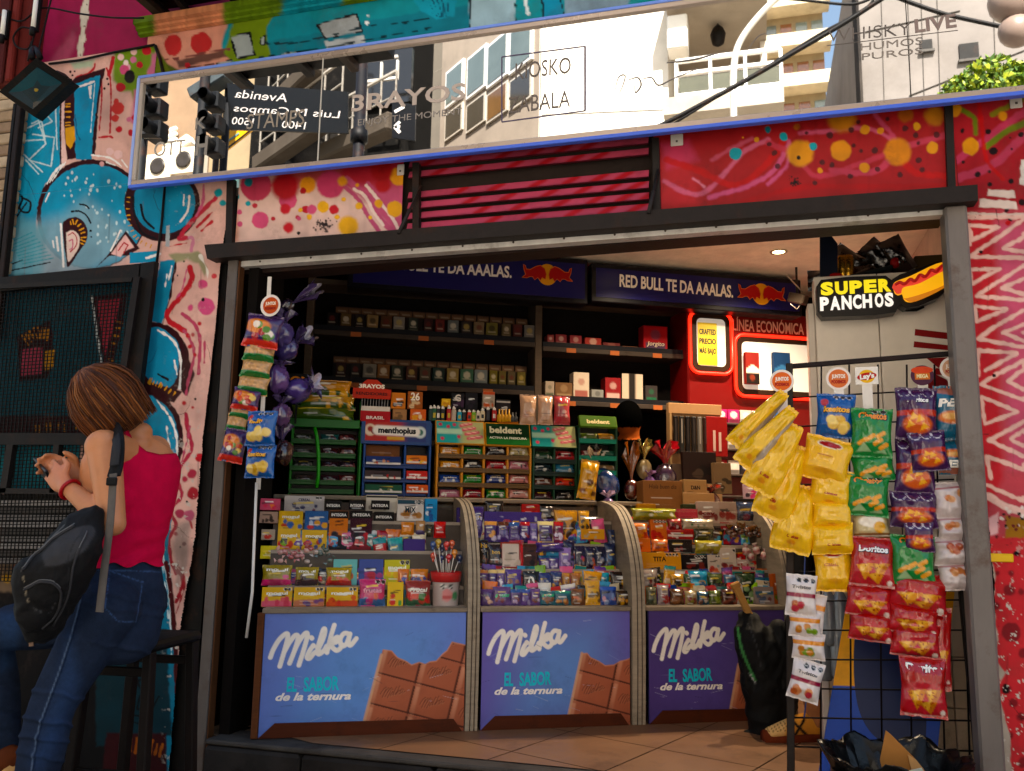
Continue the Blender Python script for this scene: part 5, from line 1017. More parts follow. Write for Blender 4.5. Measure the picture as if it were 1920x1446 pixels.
# goods: builders
def pillow(g,f,w,h,th,paint,nx=18,ny=22,back='B8B0A8',mt='foil',crimp=.10,flare=.03,seed=0,lump=.25,end='tb',taper=0.0):
 """A sealed bag: flat crimped ends, puffed middle, creases. paint(P) works in x -w/2..w/2, y 0..h (up)."""
 U,V=np.meshgrid(np.linspace(-1,1,nx),np.linspace(1,-1,ny));av=np.abs(V)
 b=np.clip((1-av)/(crimp+.28),0,1);b=np.sin(b*math.pi/2)**1.1;b=np.where(1-av<crimp,0,np.clip((1-av-crimp)/.45,0,1)**.6)
 a=np.clip(1-np.abs(U)**2.6,0,1)**.62
 wr=(vn(U*3+seed*7.3,V*3+seed*3.1,1.0,seed)-.5)*lump+(vn(U*9+seed,V*4,1.0,seed+2)-.5)*lump*.5*(av**2+.3)
 Z=th*a*b*(1+wr)+.0012*np.sin(U*26+seed)*(1-b)+(vn(U*2+seed,V*2+9,1.,4)-.5)*th*.25
 X=U*w/2*(1-.07*b*(1-av)-flare*(1-av**2)*.6)
 if taper:X=X*(1-taper*np.clip((V+.15)/1.15,0,1)**1.3)*(1+.16*np.clip(1-(V+.45)**2/.3,0,1))
 Y=(V+1)/2*h+(1-b)*(vn(U*4+seed,V,1.,5)-.5)*h*.03
 p=P(X,Y,'FFFFFF');paint(p)
 g.grid(f(X,Y,Z),p.c,mt,True);g.grid(f(X,Y,-Z*.55-.0016),back,mt,True,flip=True)
 return lambda x,y:np.interp(y/h*2-1,V[::-1,0],Z[::-1,nx//2])*np.clip(1-np.abs(2*x/w)**2.6,0,1)**.62
def splot(p,x0,y0,x1,y1,cols,n,r0,r1,rg):
 for k in range(n):p.circ(rg.uniform(x0,x1),rg.uniform(y0,y1),rg.uniform(r0,r1),rg.choice(cols),r0*.35,.95,ry=rg.uniform(r0,r1))
def seal(p,x,y,r):p.circ(x,y,r,'E8E4DE',r*.2);p.circ(x,y,r*.86,'100E0E',r*.15);p.line([(x-r*.45,y),(x+r*.45,y)],r*.25,'C8C4C0',r*.1,.8)
def art(p,w,h,base,blobs=(),top=None,bot=None,seals=0,frame=None,seed=0,rows=2,bar=None):
 rg=random.Random(seed);p.c[:]=H(base)
 if frame:p.rect(-w,0,w,h,frame,.002);p.rect(-w/2*.84,h*.07,w/2*.84,h*.93,base,.002)
 if bar:p.rect(-w,h*bar[1],w,h*bar[2],bar[0],.002)
 if bot:p.poly([(-w,-.1),(w,-.1),(w,h*rg.uniform(.2,.34)),(0,h*rg.uniform(.24,.4)),(-w,h*rg.uniform(.16,.34))],bot,.004)
 if blobs:splot(p,-w*.36,h*.12,w*.4,h*.48,blobs,5,min(w,h)*.09,min(w,h)*.2,rg)
 if top:p.rect(-w,h*.80,w,h*1.1,top,.002)
 for k in range(rows):
  y=h*rg.uniform(.52,.74);x=rg.uniform(-.22,.1)*w;p.line([(x-w*.18,y),(x+w*.2,y+h*.03)],min(w,h)*rg.uniform(.05,.10),rg.choice(['F4EEE4','FFFFFF','201818','F0D060']),.002,.85)
 for k in range(3):y=h*rg.uniform(.06,.5);p.line([(-w*.3,y),(rg.uniform(-.1,.3)*w,y)],h*.014,rg.choice(['FFFFFF','1A1414']),.001,.55)
 for k in range(seals):seal(p,w*.40-k*min(w,h)*.2,h*.9,min(w,h)*.095)
def item(nm,label,cat,box,off,base,blobs=(),top=None,bot=None,seals=0,frame=None,kind='box',dep_=.03,txt=None,tc='FFFFFF',ty=.62,tb=.03,tsh=0.0,tw=.7,th=None,group=None,tilt=7,rot=0,mt=None,zfix=None,pl=None,bar=None,rows=2,yaw=0):
 """A packet standing with its face on the counter plane at the given offset; box is in photograph pixels."""
 x0,y0,x1,y1=box;sd=int(x0*7+y0*3)%997
 if pl is None:
  q0=A(*ctrdz(x0,y1,off));q1=A(*ctrdz(x1,y0,off));f=Fr(ctrp((q0[0]+q1[0])/2,q0[1]if zfix is None else zfix,off),CD);w=(q1[0]-q0[0])*(1.1 if kind=='bar' else 1.0);h=q1[1]-f.o[2]
 else:
  a_=unp((x0+x1)/2,y1,pl);f=Fr(a_,UX);m=mpp(a_);w=(x1-x0)*m;h=(y1-y0)*m
 f=f.yaw(yaw).pitch(tilt).rot(rot);g=G(mt or('card' if kind=='box' else 'foil'))
 nx=int(np.clip(w/.0042,8,40));ny=int(np.clip(h/.0042,8,40))
 if kind=='box':
  g.box(f,-w/2,w/2,0,h,-dep_,-.0008,base if not frame else frame,bev=.0015);X,Y=np.meshgrid(np.linspace(-w/2+.001,w/2-.001,nx),np.linspace(h-.001,.001,ny));p=P(X,Y,base);art(p,w,h,base,blobs,top,bot,seals,frame,sd,rows,bar);g.grid(f(X,Y,0.0),p.c,None,False);zf=lambda x,y:np.zeros_like(x)
 else:
  zf=pillow(g,f,w,h,dep_,lambda p:art(p,w,h,base,blobs,top,bot,seals,frame,sd,rows,bar),nx,ny,base,seed=sd%8,crimp=.06 if kind=='bar' else.09)
 if txt:
  fn=lambda x,y,z:f(x,y,zf(np.asarray(x),np.asarray(y))+z);g.text(txt,fn,0,h*ty,th or h*.16,tc,wd=w*tw,bold=tb,shear=tsh,z=.0012)
 return tag(g.build(nm),label,cat,group)
def Zm(ox,oy,s):return lambda a,b,c,d:(ox+a/s,oy+b/s,ox+c/s,oy+d/s)
# first counter: gummies and sweets
z1=Zm(470,910,4.683);cu=H
Y_,MG='DDB01E','D8A81C'
def L1(*a):return item(a[0],a[1],a[2],z1(*a[3]),*a[4:-1],**a[-1])
R1,R2,R3=dict(zfix=.519),dict(zfix=.601),dict(zfix=.753)
item('gummy_box','yellow gummy box with pink corner at the left end of the front row','sweets',z1(90,895,368,1085),.05,Y_,('E05A6A','D8405A'),bot='E0627A',seals=2,txt='mogul',tc='F6F2E6',**R1)
item('gummy_box','yellow gummy box with purple grapes, second in the front row','sweets',z1(372,895,652,1085),.05,Y_,('5A3A7A','7A4A8A'),bot='C87A5A',seals=2,txt='mogul',tc='F6F2E6',**R1)
item('gummy_box','yellow gummy box with red fruit, third in the front row','sweets',z1(660,895,945,1085),.05,Y_,('D83A2A','E0602A'),bot='D8502E',seals=2,txt='mogul',tc='F6F2E6',**R1)
item('sweet_bag','magenta sweet bag with blue base in the front row','sweets',z1(945,825,1190,1085),.055,'D03A7A',('E0603A','C8288A','E0406A'),bot='3A6AA8',seals=2,kind='bag',dep_=.025,txt='frutas',tc='F0A0B8',ty=.5,**R1)
item('sweet_box','narrow yellow sweet box with coloured dots in the front row','sweets',z1(1197,850,1345,1085),.05,'E4BE20',('D83A3A','3A6AC8','E88A2A','3A9A4A'),**R1)
item('sweet_bag','red and green filled sweet bag in the front row','sweets',z1(1352,838,1585,1085),.06,'A83A34',('D82A2A','2A7A3A','E04A3A'),bot='2E6A44',kind='bag',dep_=.028,txt='Frutal',tc='F6EEE6',ty=.55,tsh=.2,**R1)
item('sweet_bag','olive stand up gummy bag with magenta lower half','sweets',z1(90,700,370,890),.14,'9A8A1E',('E02A7A','E84A8A','D82060'),bot='C81E6A',kind='bag',dep_=.02,txt='mogul',tc='F2EEDC',ty=.7,**R2)
item('sweet_bag','olive stand up gummy bag with brown lower half','sweets',z1(385,718,602,892),.14,'A08E22',('4A1E2A','3A1830'),bot='42182A',kind='bag',dep_=.02,txt='mogul',tc='F2EEDC',ty=.7,**R2)
item('sweet_bag','olive stand up gummy bag with red lower half','sweets',z1(655,722,892,892),.14,'A89422',('C82A22','E0402A'),bot='B8281E',kind='bag',dep_=.02,txt='mogul',tc='F2EEDC',ty=.7,**R2)
item('sweet_box','pale teal sweet box with coloured picture in the second row','sweets',z1(722,650,940,812),.155,'7AC0BE',('E0702A','D83A6A','2A3A7A'),**R2)
item('sweet_box','blue sweet box with small red patterns in the second row','sweets',z1(946,650,1168,832),.15,'4A5CA8',('C83A4A','6A8AD0','B84A8A'),bar=('3A4A90',.45,.55),**R2)
item('gummy_box','yellow green gummy box with two black seals in the second row','sweets',z1(1172,655,1402,822),.15,'C8C028',('3A8A3A','E0B020'),seals=2,txt='mogul',tc='F6F6E8',bar=('E0D04A',.4,.5),**R2)
item('sweet_packet','orange sweet packet with blue oval beside the yellow green box','sweets',z1(1290,735,1395,840),.145,'D87A1E',('2A3A8A','3A5AB0'),kind='bag',dep_=.012,**R2)
item('sweet_packet','orange sweet packet with two blue ovals','sweets',z1(1402,735,1562,840),.145,'E08A22',('2A4A9A','3A5AB0'),kind='bag',dep_=.012,**R2)
item('gummy_box','yellow gummy box on top of the stack at the back left','sweets',z1(240,228,462,382),.235,'E0B41E',('C83A2A','3A6AB8'),txt='mogul',tc='F6F2E6',tilt=0,zfix=float(ctrdz(500,910+383/4.683,.235)[1]))
item('sweet_box','multicoloured blue sweet box on top of the stack','sweets',z1(470,228,682,386),.235,'3A6AA8',('D83A2A','E8A82A','C8D0E0','7A3A9A'),tilt=0,zfix=float(ctrdz(500,910+386/4.683,.235)[1]))
item('gummy_box','yellow gummy box with red fruit at the bottom of the stack','sweets',z1(230,386,440,552),.23,'E2B61E',('D02A22','D83A2A'),txt='mogul',tc='F6F2E6',tilt=0,**R3)
item('gummy_box','yellow gummy box with red and blue sweets at the bottom of the stack','sweets',z1(444,394,672,556),.23,'E2B61E',('C8402A','3A5AA8'),txt='mogul',tc='F6F2E6',tilt=0,**R3)
item('cereal_bar_box','black and orange cereal bar box, left of the red one','snack box',z1(680,225,860,556),.23,'D87A1A',('1E1412','3A1A2A','2A1A1A'),bot='1A1212',top='181010',txt='INTEGRA',tc='EDE6DE',ty=.86,th=.013,tw=.8,tilt=3,**R3)
item('cereal_bar_box','black and red cereal bar box beside the orange one','snack box',z1(865,225,1072,556),.23,'4A1428',('1A1212','C8202A','2A1A4A'),bot='8A1A1E',top='181010',txt='INTEGRA',tc='EDE6DE',ty=.86,th=.013,tw=.8,tilt=3,**R3)
item('cereal_bar_box','all black cereal bar box with grey label','snack box',z1(1076,235,1262,450),.25,'16100F',('8A6A3A','3A3A3A'),bar=('241C1A',.4,.7),txt='INTEGRA',tc='EDE6DE',ty=.8,th=.012,tw=.8,tilt=3,zfix=.78)
for k,(a_,b_,d_)in enumerate(((655,800,'orange'),(862,1004,'red'),(1056,1222,'grey'))):item('header_card',f'black header card above the {d_} cereal bar box','card',z1(a_,135,b_,212),.25,'140E0E',(),rows=0,txt='INTEGRA',tc='F0EAE2',ty=.3,th=.013,tw=.84,dep_=.004,tilt=0)
item('cereal_box','white cereal mix carton with dark lettering','snack box',z1(1284,130,1522,312),.25,'DAD0C8',('B87A3A','8A4A2A','1E3A4A'),top='2A4A5A',txt='MIX',tc='143A4A',ty=.4,th=.026,tw=.4,seals=2,tilt=0)
item('sweet_box','blue sweet box with orange bottle picture','sweets',z1(1526,120,1640,322),.25,'2A8AC0',('E07A22','E8E8E8','2A5AA0'),tilt=0)
item('sweet_packet','plain orange sweet packet on the dark ledge','sweets',z1(1318,325,1438,440),.24,'E08A18',(),kind='bag',dep_=.012,rows=1,tilt=0)
item('sweet_packet','tan and purple sweet packet on the dark ledge','sweets',z1(1446,312,1532,442),.24,'B88A5A',(),bot='5A4A7A',kind='bag',dep_=.012,tilt=0)
item('sweet_packet','dark olive sweet packet on the dark ledge','sweets',z1(1540,345,1600,450),.24,'3A3A2A',('6A6A4A',),kind='bag',dep_=.012,tilt=0)
item('sweet_packet','glossy bright red sweet packet on the dark ledge','sweets',z1(1606,320,1716,462),.24,'D81E1A',(),kind='bag',dep_=.016,rows=1,tilt=0)
item('cereal_box','white carton with black seals behind the yellow gummy stack','snack box',z1(290,98,650,240),.27,'B8B0AC',('3A3A6A','8A2A4A'),seals=2,txt='CEREAL',tc='3A3A5A',ty=.7,th=.012,tw=.3,tilt=0)
item('cereal_box','cream carton with black scalloped top at the back','snack box',z1(1010,90,1290,240),.28,'C8BEB0',('8A8078',),bar=('1E1816',.84,.95),tilt=0)
item('chocolate_box','purple chocolate box lettered in white script','sweets',z1(1340,470,1536,592),.20,'4A2E86',(),rows=0,txt='Milka',tc='E8E4F0',ty=.3,th=.014,tw=.66,tsh=.3,zfix=.70,tilt=10)
item('sweet_bag','red sweet bag with teal top leaning left','sweets',z1(1100,450,1232,650),.19,'C02A22',('D8A82A','8A1E1E','3A8A4A'),top='1E8A90',kind='bag',dep_=.014,rot=8,zfix=.66)
item('sweet_bag','teal sweet bag with coloured sweets leaning left','sweets',z1(1226,455,1366,645),.19,'3A7A8A',('C83A2A','8A4A9A','3A9A6A'),top='2A9A9A',kind='bag',dep_=.014,rot=6,zfix=.66)
item('sweet_box','bright blue flat sweet box below the purple one','sweets',z1(1382,592,1572,664),.18,'2A7AC0',('4AA0D8',),zfix=.655)
item('sweet_box','flat red and white sweet box under the bright blue one','sweets',z1(1412,668,1578,736),.17,'C8383A',('E8D8D8','3A4AA0'),zfix=.612)
item('tray','dark blue empty tray behind the second row','tray',z1(880,580,1120,640),.22,'2A2C4A',(),rows=0,dep_=.04,zfix=.64)
for a_,c1,c2,ds in(((78,118,262,216),'C8506A',('E0782A','D83A5A'),'pink and orange sweet rolls carton'),((64,232,240,330),'A88A7A',('5A3A2E','3A2A22'),'beige open bin'),((90,388,216,478),'A89888',('B02A26','C83A30'),'beige bin with red sweets'),((82,532,230,645),'D8C838',('C8B020','E8E0A0'),'yellow and white striped carton')):
 item('sweet_carton',ds+' by the left post of the gummy counter','sweets',z1(*a_),.21,c1,c2,tilt=4)
for k in range(16):
 t=k/15;cx_,cy_=250+440*t+rnd.uniform(-20,20),640+rnd.uniform(-60,70)-40*math.sin(t*3);q=z1(cx_,cy_,cx_+1,cy_);d_,zz_=ctrdz(q[0],q[1],.18)
 c_=rnd.choice(['C88A8A','D8A8A0','B85A5A','C8B8B0'])if k<12 else rnd.choice(['4A5A50','6A7A70']);f=Fr(ctrp(d_,max(zz_,.615),.18),CD).rot(rnd.uniform(-60,60));g=G('cellophane')
 g.ball(f(0,0,0),(.015,.013,.011),c_,None,10,7)
 for s in(1,-1):
  th_=np.linspace(0,2*math.pi,9);g.grid(np.stack([f(s*.013+0*th_,.004*np.cos(th_),.004*np.sin(th_)),f(s*.027+.004*np.cos(3*th_),.014*np.cos(th_),.008*np.sin(th_))]),c_)
 tag(g.build('wrapped_sweet'),('pink twist wrapped sweet' if k<12 else 'grey green twist wrapped sweet')+' in the heap behind the olive gummy bags','sweet','twist wrapped sweets, '+('pink' if k<12 else 'grey green'))
q=z1(1590,760,1850,1085);d0,z0=ctrdz(q[0],q[3],.06);d1,zt_=ctrdz(q[2],q[1],.06);tf_=Fr(ctrp((d0+d1)/2,.519,.09),CD);r_=float(d1-d0)/2;hh=float(zt_)-.519
TB=thing('lollipop_tub',tf_.o,'clear tub with red rim holding a bunch of lollipops','sweets tub')
g=G('plastic');pr=np.array([(0,0),(r_*.86,0),(r_*.9,.01),(r_*.97,hh*.72),(r_*.97,hh*.74)]);th=np.linspace(-math.pi,math.pi,41);hs_=np.linspace(.0,hh*.72,16);T2,H2=np.meshgrid(th,hs_);rr=r_*(.88+.1*H2/hh);p=P(T2*r_,H2,'B8A8A4');
p.circ(r_*1.6,hh*.32,r_*.42,'D88A8A',.006);p.circ(r_*.9,hh*.3,r_*.3,'4A8A5A',.01);seal(p,r_*1.3,hh*.58,.012);seal(p,r_*1.9,hh*.58,.012);p.rect(r_*1.25,hh*.2,r_*2.0,hh*.32,'C85A5A',.004)
g.grid(tf_(rr*np.cos(T2),H2,rr*np.sin(T2)),p.c,None,True,flip=True);g.lathe(tf_,[(0,.001),(r_*.88,.001)],'9A8A88',24);g.build('bucket',TB)
g=G('plastic');g.lathe(tf_,[(r_*.9,hh*.70),(r_*1.02,hh*.70),(r_*1.1,hh*.98),(r_*1.06,hh),(r_*.96,hh*.74)],'C81E1A',28);g.build('rim',TB)
for k,(a_,b_,c_)in enumerate(((1600,520,'2A4A8A'),(1650,500,'C8A030'),(1690,540,'2A2A5A'),(1720,520,'D83A22'),(1770,510,'D8602A'),(1680,640,'2A2A6A'),(1740,630,'C8281E'),(1838,640,'1E2A5A'),(1610,620,'D8502A'),(1790,590,'E0902A'))):
 qq=z1(a_,b_,a_,b_);d_,z_=ctrdz(qq[0],qq[1],.09);g=G('cellophane');c0_=ctrp(d_,z_,.09+.012*(k%3));b0_=tf_.o+(c0_-tf_.o)*A(.45,.45,0)+UZ*(hh*.8);g.ball(c0_,(.015,.013,.015),c_,None,10,8);g.tube([b0_,c0_],.0022,'E8E0D8',5,'plastic')
 g.tube([c0_-UZ*.012,c0_-UZ*.028],[.009,.004],c_,7);tag(g.build('lollipop'),('dark blue','gold','navy','red','orange red','deep blue','crimson','midnight blue','flame orange','amber')[k]+' lollipop standing in the red rimmed tub','lollipop','lollipops in the tub')
# second counter: chocolate
z2=Zm(840,910,5.053);PU='4E3488'
Q1,Q2,Q3,Q4=dict(zfix=.519),dict(zfix=.601),dict(zfix=.753),dict(zfix=.886)
C2=[('deep purple bag against the left side panel',(82,210,182,492),.26,'44307E',(),{}),('large purple chocolate bag with white vertical script',(186,200,346,492),.25,PU,('8A78C0',),dict(txt='Milka',tc='E0DCF0',ty=.55,tw=.75,tsh=.3,kind='bag')),('purple chocolate bar with tan top',(346,340,462,536),.235,PU,('E0A050','D8D0E8'),dict(top='D89A58')),('purple chocolate bar with brown top',(466,345,576,536),.235,PU,('B8B0D8','8A80B8'),dict(top='6A3A2A')),('purple chocolate bar with blue top',(578,350,682,536),.235,PU,('9A90C0','7A70A8'),dict(top='2A5AA8')),('purple chocolate bar with red top',(684,345,778,532),.235,PU,('D8D0E8','A02A3A'),dict(top='C0242E')),('lavender chocolate bar between the red and cream tops',(780,360,852,552),.235,'7A68B0',('B8A8D8',),{}),('chocolate bar with cream top and dark pieces',(856,340,998,545),.23,'5A4088',('3A2418','4A2A1A'),dict(top='E8D8A0',frame='E0CC98')),('red and purple chocolate bar with white letters',(1000,345,1094,545),.235,'8A2A5A',('E8E0F0','D8D0E8'),dict(top='C8202A')),('tall yellow chocolate bag with dark brown shapes',(1012,235,1236,512),.25,'DC9C1A',('4A2A18','3A2014','5A3418'),dict(kind='bag')),('yellow chocolate bag with a black sun',(1238,240,1344,424),.25,'E0A41C',('2A1A10',),dict(kind='bag')),('flat yellow box with pale window',(1266,416,1486,510),.235,'E0A01A',('B8A890',),dict(dep_=.05)),('black and silver bars box at the back',(362,150,522,272),.27,'1A1418',('8A8488','6A4A5A'),{}),('red box on the purple tray',(702,180,872,272),.27,'C81E1E',('E03A30',),{}),('dark bars beside the red box',(880,198,1004,330),.26,'2A1E1E',('8A6A4A','B8A890'),{}),('purple shelf edge tray with white tags',(344,258,1000,342),.255,'56409A',('E8E4E8',),dict(rows=0,dep_=.03)),('yellow and black chocolate bar by the left panel',(204,500,290,790),.19,'D8A018',('1A1210','2A1A10'),dict(seals=1)),('brown chocolate bar with yellow letters',(300,515,382,790),.19,'2A1814',('8A5030',),dict(txt='bis',tc='E0B01A',ty=.72,tw=.7)),('dark brown chocolate bar with yellow diagonal letters',(382,560,522,790),.185,'2E1612',('8A4A2E','A8A098','6A3A22'),dict(txt='bon',tc='E0B01A',ty=.6,tw=.5)),('white chocolate box with red border',(500,540,692,786),.18,'D8C8BC',('C8B8A8',),dict(frame='A83A30',rows=1)),('brown chocolate tray with round chocolates',(712,555,852,800),.19,'5A3222',('3A2018','7A4A30','2A1610'),{}),('purple tray front below the cream topped bar',(842,545,1092,636),.20,'4E3A94',(),dict(rows=1,dep_=.05)),('purple chocolate bar with teal top on the left',(864,665,958,800),.18,PU,('D8D0E8',),dict(top='2A6A9A')),('purple chocolate bar with teal top on the right',(960,668,1052,800),.18,'5A3E90',('E0D8F0','8A78B8'),dict(top='2A6A9A')),('pale purple chocolate bag with crinkled foil',(1052,590,1172,830),.175,'8A70B8',('C8B8E0','6A4A9A'),dict(kind='bag')),('navy chocolate bar behind the pale purple bag',(1102,520,1202,800),.19,'1E1A4A',('6A5A9A',),{}),('navy chocolate bar with orange stripe',(1204,575,1300,792),.185,'1E1A48',('C86A3A','B83A7A','8A8890'),{}),('navy chocolate bar with orange corner and grey seal',(1302,580,1400,792),.185,'201C4C',('C8603A','8A8890'),dict(seals=1)),('navy chocolate bar with grey marks',(1402,580,1490,792),.185,'1C1C46',('9A98A0','5A6A9A'),{}),('navy and white chocolate bar by the right panel',(1492,550,1590,785),.185,'1E2A58',('C8C8D0','3A6AA0'),{}),('orange wafer sticks lying flat',(1382,770,1592,832),.15,'C86A3A',('E08A50','A84A2A'),dict(rows=0)),('navy and silver bag standing at the back right',(1520,420,1590,612),.22,'2A3A6A',('C8C8D0','1A2448'),dict(kind='bag')),('purple and brown chocolate bar, first in the third row',(290,800,380,986),.12,'5A3A86',('6A3A2A','8A5A3A'),dict(top='B87A4A')),('purple chocolate bar with cream top, second in the third row',(380,800,466,986),.12,PU,('D8D0E8',),dict(top='D8C08A')),('purple chocolate bar with white slanted band',(468,800,542,986),.12,'6A5098',('E8E0F0','D8D0E8'),dict(top='D8C08A')),('purple chocolate bag with brown square',(542,796,702,986),.12,'5A3E98',('8A4A30','9A5A3A'),dict(kind='bag')),('black chocolate bar with large white letter',(712,815,862,972),.12,'14141A',('5A5A60','8A2A2A'),dict(txt='N',tc='F0EEEA',ty=.36,tw=.38,th=.05)),('blue chocolate bar next to the black one',(864,830,980,1000),.12,'243A8A',('8A3A2A','9A98A8'),dict(seals=1)),('blue and gold chocolate bar with wafer picture',(982,820,1078,1000),.12,'2A3A7A',('D8A030','8A4A22','E0C070'),{}),('gold foil chocolate bar with white edge',(1080,830,1160,1000),.12,'B07A34',('E8D8C0','7A4A1A'),dict(kind='bag')),('plain gold foil chocolate bar',(1162,830,1262,1000),.12,'A86A2A',('C89048','8A5220'),dict(kind='bag')),('yellow chocolate bag with red emblem leaning over',(1272,815,1452,1002),.11,'E0A01A',('C8281E','4A2A1A','D83A22'),dict(kind='bag',rot=-6)),('cyan snack packet behind the yellow bag',(1412,828,1532,984),.125,'2A9AB8',('D85A4A','1A6A8A'),dict(kind='bag')),('black snack packet with coloured nuts',(1540,820,1722,1002),.12,'2A1612',('C87A2A','D8A83A','8A3A22','5A8A3A'),dict(kind='bag')),('purple bar with orange strip in the front row',(312,985,430,1166),.05,'5A3A80',('C87A3A','D8B0A0'),{}),('purple bar with green handwritten price',(432,962,590,1166),.05,'684A8C',('8A3A3A','7A5AA0'),dict(txt='$ 1600',tc='2AC88A',ty=.45,tw=.8,tsh=.3)),('purple bar with blue top in the front row',(592,985,690,1166),.05,'6A5090',('B8A0C8','8A4A4A'),dict(top='2A5AA8')),('violet bar with thin blue edge in the front row',(692,985,780,1166),.05,'6A4A98',('B0A0C8',),dict(top='3A5AB0')),('violet chocolate bar with white strokes in the front row',(782,980,872,1166),.05,'6E4C94',('E0D0E8','7A3A2A'),{}),('teal biscuit bar with green handwritten price',(876,1000,1012,1166),.05,'1E6A80',('8A4A2A','A86A3A'),dict(txt='$ 1600',tc='2AC88A',ty=.6,tw=.8,tsh=.3)),('teal biscuit bar with sandwich biscuit picture',(1014,1000,1164,1166),.05,'1E6478',('C88A4A','A8683A'),dict(top='2A8A80')),('brown foil bar with orange drop',(1166,980,1300,1166),.05,'7A4A2A',('D86A2A','B87A4A'),dict(kind='bag')),('bright yellow bar with brown picture in the front row',(1302,900,1446,1166),.05,'E0A81C',('6A4A22','5A3A1A'),dict(kind='bag')),('blue bar with pink figure in the front row',(1450,960,1592,1166),.05,'2A4AA0',('C88A9A','8AA0D0'),dict(top='2A5AC8')),('brown nut bar at the right end of the front row',(1594,1000,1742,1166),.05,'4A3018',('C88A2A','D8A03A'),{})]
for lab,b_,off,base,bl,kw in C2:
 kw=dict(kw);kd=kw.pop('kind','bar' if 'bar' in lab else 'box');rw=kw.pop('dep_',.012 if kd!='box' else.025)
 zf_=.519 if b_[3]>1100 else.586 if b_[3]>960 else None
 item('chocolate_bar' if 'bar ' in lab or 'bars' in lab else 'chocolate_bag' if 'bag' in lab else 'snack_packet' if 'packet' in lab else 'tray' if 'tray' in lab else 'chocolate_box',lab+' in the middle counter','sweets',z2(*b_),off,base,bl,kind=kd,dep_=rw,zfix=zf_,rows=kw.pop('rows',2),**kw)
